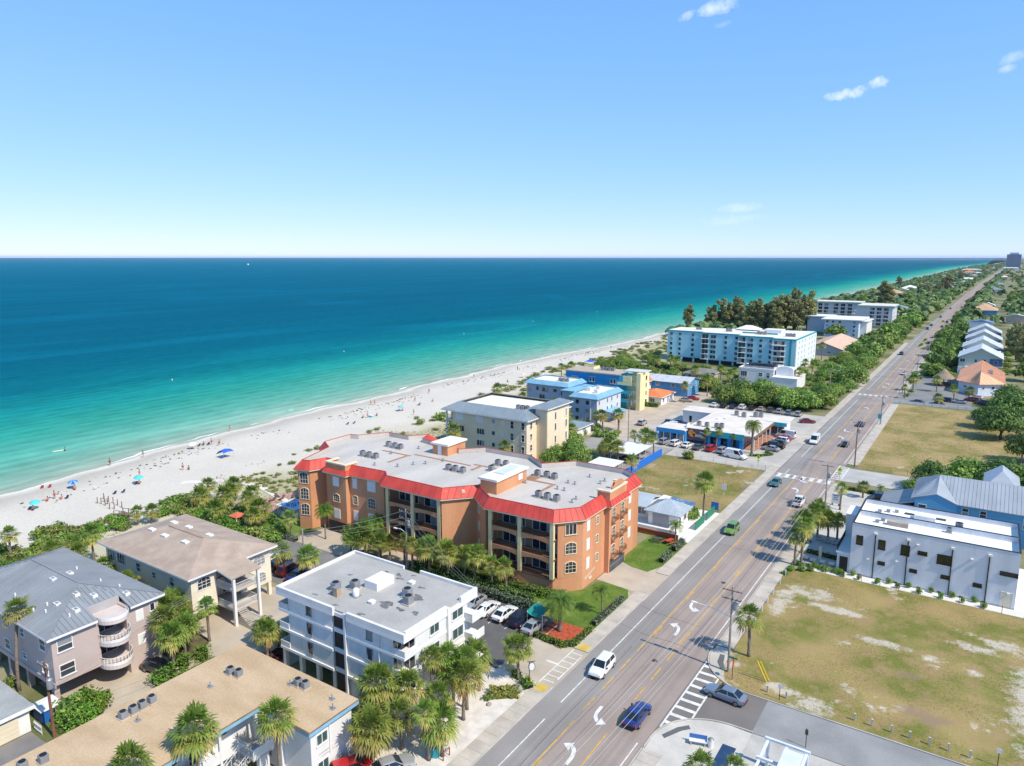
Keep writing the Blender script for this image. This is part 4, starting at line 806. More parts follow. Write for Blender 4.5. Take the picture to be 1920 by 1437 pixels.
# ================================================================== building with tan shingle hip roof
def tan_hip():
 b = thing('cream_hip_house', 'cream two-storey flats under a tan shingle hip roof with skylights', 'building', (-98, 57, 0)); CR = mat('pale cream stucco', (.72, .66, .52), .9, .05, .3, 8)
 x0,x1,y0,y1 = -108.0,-86.0,50.8,63.6; z0,ze = 2.1,7.7
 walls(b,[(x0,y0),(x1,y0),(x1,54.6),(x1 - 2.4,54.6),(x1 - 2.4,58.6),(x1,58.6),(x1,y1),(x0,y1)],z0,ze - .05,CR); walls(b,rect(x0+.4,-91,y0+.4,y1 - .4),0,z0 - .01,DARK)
 for x in (-86.3,-91):
  for y in (y0 + .3, y1 - .3): part('pillar', MB().box(x - .25, x + .25, y - .25, y + .25, 0, z0), CR, b)
 SH_ = mat('tan shingle', (.36, .275, .215), .95, .16, .5, 7, c2=(.44, .35, .28), bump=.3, bscale=10, stretch=(1, 1, 1))
 roof_faces(b,hip_faces(x0 - .8,x1+.8,y0 - .8,y1+.8,ze,1.85),SH_,fascia=WHITE)
 part('ridge_cap', MB().beam((-101.4, 57.2, 9.58), (-92.6, 57.2, 9.58), .3, .06), mat('ridge shingle', (.33, .24, .19), .95, .15), b)
 for i,(x,y) in enumerate([(-103.0,55.4),(-102.9,58.9),(-99.2,55.2),(-99.3,59.1),(-94.3,55.4),(-93.7,58.9)]):
  zz_ = 9.55 - 1.85 * abs(y - 57.2) / 7.2 + .06; part('skylight', MB().box(x - .6, x + .6, y - .35, y + .35, zz_ - .1, zz_ + .16), WHITE, b)
 wins(b, (x1, y0), (x1, 54.6), [(1.9, z0 + 3.2, 1.9, 1.6, 'arch'), (1.9, z0 + .5, 1.9, 1.5, 'arch')]); wins(b, (x1, 58.6), (x1, y1), [(3.0, z0 + 3.2, 1.9, 1.5, 'arch'), (3.0, z0 + .5, 1.9, 1.5, 'arch')])
 wins(b, (x1 - 2.4, 54.6), (x1 - 2.4, 58.6), [(1.0, z0 + .2, .95, 2.0, 'plain'), (1.0, z0 + 3.0, .95, 2.0, 'plain'), (2.9, z0 + .2, .95, 2.0, 'plain'), (2.9, z0 + 3.0, .95, 2.0, 'plain')])
 wins(b, (x0, y0), (x1, y0), [(1.6, 5.2, 2.0, 1.5, 'triple'), (4.3, 5.2, 2.0, 1.5, 'triple'), (9, 5.2, 1.0, 1.2), (13, 5.2, .8, .8), (17.5, 5.2, 1.0, 1.2), (13, 2.8, .8, .8), (9, 2.8, 1.0, 1.2), (17.5, 2.8, 1.0, 1.2)])
 # entrance stair tower on white posts with railings
 roof_faces(b,[[(x1+.75,54.2,7.72),(x1+4.2,54.2,7.1),(x1+4.2,58.9,7.1),(x1+.75,58.9,7.72)]],SH_,fascia=WHITE)
 for x, y in ((x1 + 3.9, 54.6), (x1 + 3.9, 58.5)): part('post', MB().box(x - .18, x + .18, y - .18, y + .18, 0, 7.1), WHITE, b)
 for z in (2.1, 4.9): part('landing', MB().box(x1 - 2.35, x1 + 3.7, 54.65, 58.4, z - .15, z), CONC, b); railing(b, [(x1 + .05, 54.7), (x1 + 3.65, 54.7), (x1 + 3.65, 58.35), (x1 + .05, 58.35)], z, 1.0, WHITE, .18)
 for k in range(12): part('stair_tread', MB().box(x1 + 3.75 + k * .27 - 0, x1 + 4.0 + k * .27, 55.0, 56.4, 1.9 - k * .16, 1.95 - k * .16), CONC, b)
 railing(b,[(x1+3.8,56.5),(x1+6.8,56.5)],.4,1.1,WHITE,.2)
 return b
tan_hip()

# ================================================================== mauve building with grey standing-seam roof
def mauve():
 b = thing('mauve_apartment_house', 'mauve three-storey flats with grey standing-seam hip roof and round balconies', 'building', (-95, 38, 0)); MV = mat('mauve stucco', (.47, .385, .35), .9, .05, .3, 9, bump=.06); GM = mat('grey seam metal', (.30, .315, .325), .38, .07, .3, 9, metal=.25, rnd=.05)
 x0,x1,y0,y1 = -107.5,-82.9,32.2,44.5; z0,ze = 2.7,8.7
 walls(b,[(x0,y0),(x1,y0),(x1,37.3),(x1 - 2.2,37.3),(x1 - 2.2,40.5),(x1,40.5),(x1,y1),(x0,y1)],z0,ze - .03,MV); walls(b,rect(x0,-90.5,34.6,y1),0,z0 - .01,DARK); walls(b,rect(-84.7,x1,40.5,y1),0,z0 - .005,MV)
 for x in (-104, -99.5, -95, -90.2, -84): part('pillar', MB().box(x - .3, x + .3, y0 + .05, y0 + .65, 0, z0), MV, b)
 part('floor_band', MB().box(x0 - .1, x1 + .06, y0 - .1, y0, z0 - .3, z0 + .25), MV, b)
 X0,X1,Y0,Y1 = x0 - .6,x1+.6,y0 - .6,y1+.6; zr = 10.95; ym = (Y0+Y1)/2; r = (Y1 - Y0)/2
 A,B = (X0+r,ym,zr),(X1 - r,ym,zr)
 cutz = lambda x: ze+(zr - ze)*(X1 - x)/r
 xi = X1 - 2.6
 faces = [[(X0,Y0,ze),(X1,Y0,ze),B,A],[(X1,Y1,ze),(X0,Y1,ze),A,B],[(X0,Y1,ze),(X0,Y0,ze),A],[(X1,Y0,ze),(X1,37.0,ze),(xi,37.0,cutz(xi)),B],[(X1,40.8,ze),(X1,Y1,ze),B,(xi,40.8,cutz(xi))],[(xi,37.0,cutz(xi)),(xi,40.8,cutz(xi)),B]]
 roof_faces(b,faces,GM,panel=.55,rib=.045)
 q = MB()
 for a,c in (((X0,Y0),(X1,Y0)),((X1,Y0),(X1,37.0)),((X1,40.8),(X1,Y1)),((X1,Y1),(X0,Y1))): q.beam((*a,ze - .14),(*c,ze - .14),.08,.26)
 part('fascia', q, WHITE, b)
 for a, c in ((A, B), (B, (X1, Y0, ze)), (B, (X1, Y1, ze)), (A, (X0, Y0, ze)), (A, (X0, Y1, ze))): part('ridge_cap', MB().beam(Vector(a) + Vector((0, 0, .08)), Vector(c) + Vector((0, 0, .08)), .22, .05), GM, b)
 # raised gable block behind the balconies
 walls(b, rect(xi - .05, xi + .1, 37.0, 40.8), 8.0, cutz(xi) - .05, mat('blue grey shade wall', (.4, .38, .38), .9, .05))
 # round balconies
 def half(cx,cy,r_,n=14): return [(cx+r_*math.sin(math.pi*i/n),cy - r_*0 - 1.75*math.cos(math.pi*i/n)) for i in range(n+1)]
 cx,cy = x1 - .05,38.9; cur = [(x1 - 2.15,37.15)]+half(cx,cy,2.0)+[(x1 - 2.15,40.65)]
 for z in (2.7, 5.6, 8.35): part('balcony_slab', MB().prism(cur, z - .35, z + .1), mat('pale mauve trim', (.58, .5, .46), .9, .05), b)
 for z in (2.7, 5.6): railing(b, half(cx, cy, 1.9), z + .1, .95, WHITE, .16); part('balcony_kerb', MB().prism(half(cx, cy, 2.02) + list(reversed(half(cx, cy, 1.9))), z + .1, z + .42), WHITE, b)
 part('balcony_parapet', MB().prism(half(cx, cy, 2.02) + list(reversed(half(cx, cy, 1.85))), 8.45, 8.8), WHITE, b)
 wins(b, (x1 - 2.2, 37.3), (x1 - 2.2, 40.5), [(1.6, 2.85, 2.4, 2.1, 'slide'), (1.6, 5.75, 2.4, 2.1, 'slide')])
 wins(b, (x1, y0), (x1, 37.3), [(1.35, 3.5, 1.5, 1.35, 'sash'), (1.35, 6.5, 1.5, 1.35, 'sash')]); wins(b, (x1, 40.5), (x1, y1), [(1.6, 3.2, .8, 1.3, 'shutter'), (1.6, 6.3, .8, 1.3, 'shutter'), (3.2, 6.9, .5, .9, 'plain')])
 wins(b,(x0,y0),(x1,y0),[(u,z,1.3,1.2) for u in (3,8,13,22.5) for z in (3.6,6.5)]+[(17.5,6.6,.9,.9),(17.5,3.8,.8,.7)])
 for i,(x,y,k) in enumerate([(-93.5,37.4,1),(-87.4,37.2,1),(-86.2,38.6,1),(-84.6,41.6,1),(-87.7,35.2,1),(-87.6,33.9,0),(-85.0,36.0,1),(-93.6,39.4,1),(-95.5,41.1,2),(-95.2,33.8,2),(-88.8,34.6,2),(-89.5,33.4,2),(-84.4,35.0,2),(-89.1,40.9,2),(-86.2,41.7,0)]):
  zz_ = ze+(zr - ze)*min(1,min((y - Y0)/r,(Y1 - y)/r,(X1 - x)/r)); q = MB()
  if k == 1: q.box(x - .45, x + .45, y - .28, y + .28, zz_ - .15, zz_ + .2); part('roof_hatch', q, WHITE, b); part('hatch_glass', MB().box(x - .25, x + .25, y - .16, y + .16, zz_ + .2, zz_ + .23), GREYMETAL, b)
  else: q.tube([(x, y, zz_ - .2), (x, y, zz_ + .4)], .1, 8); part('vent_pipe', q, WHITE, b)
 return b
mauve()

# ================================================================== tan gravel-roofed motel wing (L-shaped)
def tan_flat():
 b = thing('tan_roof_motel', 'white two-storey motel with wide tan gravel roof and pale blue fascia', 'building', (-60, 38, 0)); TAN = mat('tan roof gravel', (.46, .325, .19), .95, .16, .4, 6, c2=(.55, .405, .255), bump=.3, bscale=12, stretch=(.5, 1.2, 1)); WW = mat('whitewashed wall', (.66, .655, .64), .9, .05, .3, 9); BLU = mat('pale blue trim', (.22, .42, .56), .6, .1, 1, 8)
 zt = 6.35; Lp = [(-67.6,12),(-56.2,12),(-56.2,39.2),(-48.9,39.2),(-48.9,45.4),(-67.6,45.4)]
 part('roof', MB().prism(Lp, zt, zt + .15), TAN, b); part('fascia', MB().prism(offset(Lp, .06), zt - .42, zt - .002), BLU, b); part('roof_edge', MB().prism(offset(Lp, .1), zt + .001, zt + .06), mat('rusty edge flashing', (.2, .13, .08), .8, .3), b)
 walls(b,[(-67,12),(-58.2,12),(-58.2,39.7),(-49.4,39.7),(-49.4,44.9),(-67,44.9)],0,zt - .43,WW)
 wins(b, (-49.4, 39.7), (-49.4, 44.9), [(1.35, 4.1, 1.25, 1.05, 'slide'), (1.35, 1.2, 1.25, 1.05, 'slide')], gm=GLASSG); wins(b, (-58.2, 39.7), (-49.4, 39.7), [(2.2, 4.1, 1.4, 1.2, 'slide'), (2.2, 1.1, 1.4, 1.2, 'slide')])
 part('downpipe', MB().box(-49.4, -49.26, 41.9, 42.1, 2.6, 5.9), WHITE, b); part('wall_fin', MB().box(-53.5, -53.3, 39.35, 39.7, 0, 5.9), WW, b)
 # gallery on the court side
 part('gallery_floor', MB().box(-58.19, -56.4, 12, 37.8, 2.9, 3.1), WHITE, b); part('gallery_wall', MB().box(-56.5, -56.38, 12, 34.8, 3.11, 4.1), WW, b)
 for y in (14, 18, 22, 26, 30, 34.9, 38.9): part('post', MB().box(-56.6, -56.34, y - .13, y + .13, 0, zt - .44), WW, b)
 wins(b, (-58.2, 12), (-58.2, 39.7), [(u, z, 1.5, 1.2, 'slide') for u in (4, 9, 14, 19, 24) for z in (1.1, 4.2)] + [(u, z, .9, 2.0, 'plain') for u in (6.2, 11.2, 16.2, 21.2) for z in (.1, 3.15)])
 # outside stair with landing
 part('stair_landing', MB().box(-56.37, -53.9, 36.6, 38.9, 2.9, 3.1), CONC, b); part('landing_panel', MB().box(-53.95, -53.85, 36.6, 38.9, 3.1, 4.1).box(-56.3, -53.96, 38.9, 39.0, 3.1, 4.1), WHITE, b); part('landing_support', MB().box(-54.6, -54.1, 37.4, 38.5, 0, 2.89), WW, b)
 for k in range(16): part('stair_tread', MB().box(-55.9, -54.4, 36.3 - k * .29, 36.58 - k * .29, 2.9 - (k + 1) * .17, 2.95 - (k + 1) * .17), CONC, b)
 q = MB()
 for x in (-55.95,-54.35): q.beam((x,36.5,3.9),(x,31.9,1.2),.05,.05); q.beam((x,36.5,3.5),(x,31.9,.8),.04,.04); [q.beam((x,36.5 - k*.45,2.8 - k*.265),(x,36.5 - k*.45,3.9 - k*.265),.04,.04) for k in range(11)]
 part('stair_rail', q, WHITE, b); railing(b, [(-56.3, 36.6), (-53.9, 36.6)], 3.1, 1.0, WHITE, .18)
 # faded painted sign on the street end
 part('faded_lettering', MB().box(-49.397, -49.39, 40.6, 42.3, 2.95, 3.12).box(-49.397, -49.39, 40.9, 42.9, 2.6, 2.76), mat('faded sign paint', (.5, .5, .5), .9, .1), b)
 return b
tan_flat()
row_ac([(-63.3, 41.0), (-62.2, 41.2)], 6.5, 'of the pair near the seaward corner of the tan roof', 'condensers on the tan roof', .82); row_ac([(-55.7, 43.6), (-54.7, 43.7)], 6.5, 'of the pair near the white block on the tan roof', 'condensers on the tan roof', .82)
row_ac([(-65.4, 33.6), (-65.35, 32.6), (-65.3, 31.7), (-65.3, 30.7)], 6.5, 'in the line along the seaward edge of the tan roof', 'condensers on the tan roof', .82); row_ac([(-65.0, 23.6), (-65.6, 22.2)], 6.5, 'of the pair at the bottom edge of the tan roof', 'condensers on the tan roof', .82)
for i, (x, y) in enumerate([(-49.8, 42.9), (-51.0, 43.9), (-56.5, 43.2), (-63.0, 38.4), (-63.8, 31.3)]): vent(x, y, 6.5, '%s short pipe vent from the street end of the tan roof' % ORD[i], 'vents on the tan roof', 2)

# ================================================================== garage at the lower left
def garage():
 b = thing('garage', 'low white garage with grey roof and cream roller door', 'garage', (-85, 26, 0)); walls(b, rect(-89, -81.2, 18, 28.7), 0, 2.75, WHITE)
 part('roof', MB().box(-89.4, -80.8, 17.6, 29.1, 2.751, 2.98), mat('grey rolled roofing', (.33, .34, .335), .9, .12, .4, 5), b); part('fascia', MB().box(-80.8, -80.7, 17.6, 29.1, 2.6, 2.96), WHITE, b)
 for y0 in (22.6,17.0):
  for k in range(4): part('door_panel', MB().box(-81.19, -81.1, y0, y0 + 5.0, .05 + k * .55, .57 + k * .55), mat('cream door', (.68, .6, .45), .7, .05), b)
 return b
garage()

# ================================================================== modern white house, right
def modern():
 b = thing('modern_white_house', 'boxy modern white house with black-capped parapet and tall downpipes', 'house', (-4, 127, 0)); MW = mat('smooth white render', (.66, .67, .68), .85, .07, .5, 8, stretch=(1.2, 1.2, .12))
 x0,x1,y0,y1,z = -15.0,6.9,119.7,133.5,7.8
 walls(b, rect(x0, x1, y0, y1), 0, z - .11, MW); parapet_roof(b, x0, x1, y0, y1, z, .75, .18, MW, mat('white roof membrane', (.78, .78, .77), .7, .04), BLACK)
 part('roof_divider', MB().box(x0 + .181, x1 - .181, 126.2, 126.4, z + .001, z + .85), MW, b); part('divider_cap', MB().box(x0 + .25, x1 - .25, 126.15, 126.45, z + .851, z + .93), BLACK, b)
 gl = paint('olive tinted glass', (.035, .035, .012), .08, 0.0)
 wins(b, (x0, y0), (x1, y0), [(1.2, 5.2, .8, 1.35, 'plain'), (4.35, 5.1, .85, 1.4, 'plain'), (7.6, 4.9, 1.05, 1.5, 'plain'), (9.9, 5.5, 1.1, .45, 'plain'), (12.8, 4.7, 1.8, 1.35, 'slide'), (4.5, 2.6, .85, .4, 'plain'), (8.9, 2.45, .85, .4, 'plain'), (13.1, 2.5, .95, .42, 'plain'), (17.2, 2.3, .95, .42, 'plain'), (21.0 - .2, 4.9, 2.0, .45, 'plain')], BLACK, gl)
 for u in (3.4,7.9,13.7,18.3):
  x = x0 + u; q = MB().box(x - .07, x + .07, y0 - .16, y0 - .01, .02, 7.3); part('downpipe', q, BLACK, b); part('rain_head', MB().box(x - .22, x + .22, y0 - .3, y0 - .005, 7.301, 7.6), WHITE, b)
 for u, z_ in ((9.2, 6.9), (16.2, 6.3), (6.6, 3.6), (2.6, 3.0), (21, 2.2)): x = x0 + u; part('wall_lamp', MB().box(x - .18, x + .18, y0 - .3, y0 - .003, z_, z_ + .12), WHITE, b)
 part('side_door', MB().box(5.2, 6.5, y0 - .06, y0 - .004, .05, 2.3), mat('cream door', (.68, .6, .45)), b); part('door_frame', MB().box(5.1, 5.2, y0 - .08, y0 - .004, .05, 2.4).box(6.5, 6.6, y0 - .08, y0 - .004, .05, 2.4).box(5.2, 6.5, y0 - .08, y0 - .004, 2.3, 2.4), MW, b)
 for u in (1.3, 4.0, 6.4, 9.6, 12.3, 15.1, 17.9): part('foundation_vent', MB().box(x0 + u, x0 + u + .5, y0 - .02, y0 - .002, .1, .28), BLACK, b)
 # street-side porch, dark glazed front and terrace
 walls(b, rect(-16.9, x0, y0 + .2, 121.4), 0, 3.0, MW, 'porch'); part('porch_shade_panel', MB().box(-16.5, -15.3, y0 + .14, y0 + .198, .1, 2.5), DARK, b); part('porch_slab', MB().box(-17.1, x0 - .002, y0 + .1, 133, 3.001, 3.25), MW, b)  # dark slab on the porch front stands for the shade within
 part('front_glazing', MB().box(x0 - .08, x0 - .004, 122, 131, .1, 2.9), GLASS, b); part('front_glazing', MB().box(x0 - .08, x0 - .004, 121.5, 127.5, 3.5, 6.9), GLASS, b)
 walls(b, rect(-17.1, x0 - .002, 127.8, 132.6), 3.26, 7.0, MW, 'street_bay'); part('bay_roof', MB().box(-17.2, x0 + .05, 127.7, 132.7, 7.001, 7.15), WHITE, b); railing(b, [(-17.0, 120.0), (-17.0, 127.7)], 3.25, 1.0, BLACK, .2)
 # roof equipment of the house
 part('equipment_screen', MB().box(-10.6, -7.6, 123.6, 124.6, z + .02, z + .7), mat('weathered timber screen', (.4, .33, .27), .9, .15), b); part('lift_overrun', MB().box(-7.2, -4.2, 129.0, 130.4, z + .02, z + .7), MW, b)
 for x in (-7.9, -3.6): part('skylight', MB().box(x - .8, x + .8, 130.7, 131.4, z + .02, z + .15), gl, b)
 for k, (x, y) in enumerate([(-12.3, 129.6), (-11.1, 130.4), (-9.9, 130.9), (-12.0, 124.1), (-11.3, 125.3)]): part('roof_vent_box', MB().box(x - .28, x + .28, y - .28, y + .28, z + .02, z + .45), GREYMETAL, b)
 return b
modern()
ac(-.9, 127.4, 7.82, 'dark condenser on the roof of the modern white house', 'condensers on the white house', 1.25); ac(-2.1, 125.4, 7.82, 'condenser on blue mat on the roof of the modern white house', 'condensers on the white house', .8)

# ================================================================== blue house with grey metal roof
def blue_house():
 b = thing('blue_house', 'sky blue house under a grey standing-seam gable roof', 'house', (4, 155, 0)); BL = mat('sky blue siding', (.12, .36, .58), .8, .07, .5, 6, stretch=(.2, .2, 8)); GM = mat('silver seam metal', (.42, .44, .46), .4, .07, .3, 9, metal=.3, rnd=.05)
 walls(b,rect(-8.3,20,146.8,160),0,6.4,BL)
 F = [[(-9.0,146.0,6.2),(-1.0,146.0,6.2),(-5.4,151.4,8.9),(-9.0,149.0,7.4)]]
 F = [[(-1.6,146.2,6.2),(21,146.2,6.2),(21,153.4,9.4),(-5.0,153.4,9.4)],[(21,160.6,6.2),(-9.0,160.6,6.2),(-5.0,153.4,9.4),(21,153.4,9.4)],[(-9.0,160.6,6.2),(-9.0,146.2,6.2),(-5.0,146.2,7.6),(-5.0,153.4,9.4)]]
 roof_faces(b,F,GM,panel=.6); roof_faces(b,[[(-5.0,153.4,9.38),(-5.0,146.2,7.62),(-1.6,146.2,6.22)]],GM)
 walls(b, [(-8.3, 146.3), (-1.7, 146.3), (-1.7, 146.8), (-8.3, 146.8)], 0, 6.1, BL, 'front_wall'); q = MB(); q.poly([(-8.6, 146.3, 6.1), (-1.7, 146.3, 6.1), (-5.0, 146.3, 7.5)]).poly([(-8.6, 146.79, 6.1), (-5.0, 146.79, 7.5), (-1.7, 146.79, 6.1)]); part('gable', q, BL, b)
 wins(b,(-8.3,146.3),(-1.7,146.3),[(1.2,3.9,1.2,1.3),(1.2,1.0,1.2,1.3)]); wins(b,(-1.6,146.8),(20,146.8),[(1.2,4.4,.9,1.2),(3.9,4.4,.9,1.2),(10.4,3.7,1.2,1.7),(14.8,3.7,1.2,1.7),(19,3.7,1.2,1.7)])
 walls(b, rect(-13.6, -8.31, 150, 158.6), 0, 2.7, BL, 'carport_wall'); roof_faces(b, [[(-14.6, 149.4, 2.7), (-14.6, 159.2, 2.7), (-8.35, 159.2, 4.6), (-8.35, 149.4, 4.6)]], GM, panel=.6)
 roof_faces(b,[[(2,160.5,6.25),(8,160.5,6.25),(5,167,8.4)],[(8,160.5,6.25),(8,172,6.25),(5,172,8.4),(5,167,8.4)],[(2,172,6.25),(2,160.5,6.25),(5,167,8.4),(5,172,8.4)]],GM)
 walls(b, rect(2.4, 7.6, 160.01, 171.5), 0, 6.2, BL, 'rear_wing'); return b
blue_house()

# ================================================================== small white cottage by the vacant lot
def cottage():
 b = thing('white_cottage', 'low white cottage with pale blue-grey metal hip roof beside vacant lot', 'house', (-49, 127, 0)); GM = mat('pale blue metal roof', (.46, .52, .57), .4, .07, .3, 9, metal=.15, rnd=.04)
 walls(b, rect(-58, -50.5, 124, 130.4), 0, 2.6, WHITE); walls(b, rect(-50.5, -44.6, 122.2, 127.6), 0, 2.75, WHITE, 'front_wing'); walls(b, rect(-50.49, -45, 127.61, 131), 0, 2.6, WHITE, 'rear_wing')
 roof_faces(b,hip_faces(-51.2,-43.9,121.4,128.2,2.8,1.9),GM,panel=.55); roof_faces(b,[[(-59,123.3,2.62),(-51.3,123.3,2.62),(-51.3,127.4,3.7),(-59,127.4,3.7)],[(-51.3,131.4,2.62),(-59,131.4,2.62),(-59,127.4,3.7),(-51.3,127.4,3.7)]],GM,panel=.55)
 roof_faces(b,[[(-44.4,128.4,2.5),(-44.4,131.6,2.5),(-51.2,131.6,2.9),(-51.2,128.4,2.9)]],WHITE)
 part('roller_door', MB().box(-49.6, -46.4, 122.12, 122.2, .2, 2.3), mat('grey roller door', (.32, .33, .36), .6, .1, 1, 8, stretch=(.1, 1, 14)), b); wins(b, (-58, 124), (-50.5, 124), [(2.0, 1.0, 1.3, 1.1, 'slide'), (4.9, 1.0, 2.6, 1.2, 'triple')]); wins(b, (-44.6, 122.2), (-44.6, 127.6), [(.9, .2, .8, 2.0, 'plain'), (3.5, .9, 1.4, 1.2, 'slide')])
 return b
cottage()

# ================================================================== mid-distance buildings
SLATE = mat('slate blue metal roof', (.27, .32, .35), .4, .08, .3, 9, metal=.2, rnd=.04)
def cream_block():
 b = thing('cream_condominium', 'cream four-storey condominium with slate metal skirt roof and stair tower', 'building', (-103, 151, 0)); CW = mat('warm cream stucco', (.74, .62, .44), .9, .05, .3, 8)
 x0,x1,y0,y1,ze = -115.6,-90.6,141.8,161.5,11.2; fl = (.6,3.3,6.0,8.5)
 walls(b, rect(x0 + 2.4, x1, y0, y1), 0, ze, CW); walls(b, rect(x0, x0 + 2.4, y0 + 2.2, y1), 0, ze - .3, CW, 'sea_wing')
 for z in fl[1:]: part('balcony_slab', MB().box(x0, x0 + 2.39, y0, y0 + 2.19, z - .25, z - .05), CW, b); railing(b, [(x0 + .05, y0 + 2.1), (x0 + .05, y0 + .05), (x0 + 2.3, y0 + .05)], z - .05, .95, WHITE, .2)
 part('corner_post', MB().box(x0, x0 + .35, y0, y0 + .35, 0, ze - .2), WHITE, b)
 X0,X1,Y0,Y1 = x0 - .9,x1+.9,y0 - .9,y1+.9; w = 3.4; zi = 13.0
 xo = [(X0,Y0),(X1,Y0),(X1,Y1),(X0,Y1)]; xi = [(X0+w,Y0+w),(X1 - w,Y0+w),(X1 - w,Y1 - w),(X0+w,Y1 - w)]
 roof_faces(b,[[(*xo[i],ze),(*xo[(i+1) % 4],ze),(*xi[(i+1) % 4],zi),(*xi[i],zi)] for i in range(4)],SLATE,panel=.8,fascia=WHITE)
 part('roof_deck', MB().box(X0 + w, X1 - w, Y0 + w, Y1 - w, 12.0, 12.25), mat('white roof coating', (.72, .69, .62)), b)
 wins(b, (x0 + 2.4, y0), (x1, y0), [(2.2, 8.9, 2.2, 1.7, 'shutter'), (8.6, 8.9, 2.2, 1.7, 'shutter'), (2.4, 5.9, 2.3, 1.4, 'triple'), (8.8, 5.9, 2.3, 1.4, 'triple'), (8.8, 2.9, 2.3, 1.4, 'triple'), (2.4, 2.9, 2.3, 1.4, 'triple')] + [(u, z, .9, 1.0, 'plain') for u in (12.8,) for z in (3.2, 6.2, 9.2)] + [(15.6, z, .9, 1.0, 'shutter') for z in (6.2, 9.2)] + [(u, z, .85, 1.7, 'sash') for u in (18.4, 21.6) for z in (2.7, 5.7, 8.7)])
 wins(b, (x1, y0), (x1, 146.4), [(2.0, z, .85, 1.5, 'sash') for z in (.8, 3.2, 5.9, 8.7)])
 walls(b, rect(x1 - .3, -87.7, 146.4, 157.4), 0, 13.6, CW, 'stair_tower'); part('tower_pilaster', MB().box(-87.9, -87.4, 146.2, 149.2, 0, 13.4), CREAM, b)
 roof_faces(b,hip_faces(x1 - 1.4,-86.9,145.6,158.2,13.62,1.0),SLATE,panel=.8,fascia=WHITE)
 wins(b, (-87.7, 146.4), (-87.7, 157.4), [(u, z, .6, 1.8, 'plain') for u in (4.2, 9.6) for z in (1.2, 4.2, 7.4, 10.2)]); return b
cream_block()
row_ac([(-96.5, 147.2), (-95.3, 147.4), (-94.1, 147.6)], 12.25, 'in the row on the cream condominium roof', 'condensers on the cream condominium', 1.2)

SKYM = mat('sky blue metal roof', (.24, .46, .60), .45, .08, .3, 9, metal=.1, rnd=.04); GBL = mat('grey blue stucco', (.36, .42, .50), .9, .05, .3, 8)
def mansard_block(b,x0,x1,y0,y1,ze,zt,wm,rm,skirt=1.3,deck=None):
 walls(b,rect(x0,x1,y0,y1),0,ze,wm); o = .7; xo = [(x0 - o,y0 - o),(x1+o,y0 - o),(x1+o,y1+o),(x0 - o,y1+o)]; k = skirt - o; xi = [(x0+k,y0+k),(x1 - k,y0+k),(x1 - k,y1 - k),(x0+k,y1 - k)]
 roof_faces(b, [[(*xo[i], ze), (*xo[(i + 1) % 4], ze), (*xi[(i + 1) % 4], zt), (*xi[i], zt)] for i in range(4)], rm, panel=.9); part('roof_deck', MB().box(x0 + k, x1 - k, y0 + k, y1 - k, ze + .01, zt - .35), deck or mat('white roof coating', (.72, .69, .62)), b)
def bluegrey():
 b = thing('blue_grey_apartments', 'blue-grey apartments with sky blue metal skirt roofs in two steps', 'building', (-108, 200, 0))
 mansard_block(b, -128.6, -112.8, 201.5, 213, 8.1, 9.4, GBL, SKYM); mansard_block(b, -104.6, -96.0, 189.4, 206, 7.9, 9.2, GBL, SKYM); walls(b, rect(-112.79, -104.61, 198, 210), 0, 7.6, GBL, 'link_wing'); roof_faces(b, hip_faces(-113.3, -104, 197.5, 210.5, 7.7, 1.2), SKYM, panel=.9)
 wins(b, (-128.6, 201.5), (-112.8, 201.5), [(.9, 5.2, 1.2, 1.8, 'plain'), (4.2, 6.0, 1.0, 1.2, 'plain'), (7.2, 5.7, 2.4, 1.4, 'slide'), (11, 6.0, 1.2, .9, 'plain'), (13.8, 5.2, 1.1, 1.3, 'plain'), (6, 2.8, 2.0, 1.8, 'slide'), (11, 3.0, 1.4, 1.0, 'plain'), (4.2, .6, 1.4, 1.4, 'plain')], GBL)
 wins(b, (-104.6, 189.4), (-96, 189.4), [(u, z, 1.1, 1.2, 'plain') for u in (2.0, 5.5) for z in (.8, 3.3, 5.9)], GBL); part('downpipe', MB().box(-98.2, -97.9, 189.25, 189.39, 0, 7.6), WHITE, b); walls(b, [(-96, 189.4), (-95.9, 189.4), (-95.9, 206), (-96, 206)], 0, 7.85, mat('pale grey stucco', (.55, .57, .6), .9, .05), 'street_wall')
 wins(b, (-95.9, 189.4), (-95.9, 206), [(u, z, .7, 1.2, 'plain') for u in (1.4, 7.0, 10.0, 14) for z in (.9, 3.4, 5.9)]); roof_faces(b, [[(-95.8, 194, 3.6), (-91.6, 194, 3.0), (-91.6, 202, 3.0), (-95.8, 202, 3.6)]], SKYM, panel=.9)
 for x in (-91.9,):
  for y in (194.5, 201.5): part('post', MB().box(x - .1, x + .1, y - .1, y + .1, 0, 3.0), WHITE, b)
 for k, (x, y) in enumerate([(-102, 196), (-100.5, 199.5), (-98.2, 193.5)]): part('roof_house', MB().box(x - .6, x + .6, y - .6, y + .6, 8.85, 10.0), WHITE, b)
 return b
bluegrey(); row_ac([(-117.8, 205.2), (-116.4, 205.0), (-115.1, 205.3)], 9.05, 'on the white deck of the seaward sky blue skirt roof', 'condensers on the blue-grey apartments', 1.2)
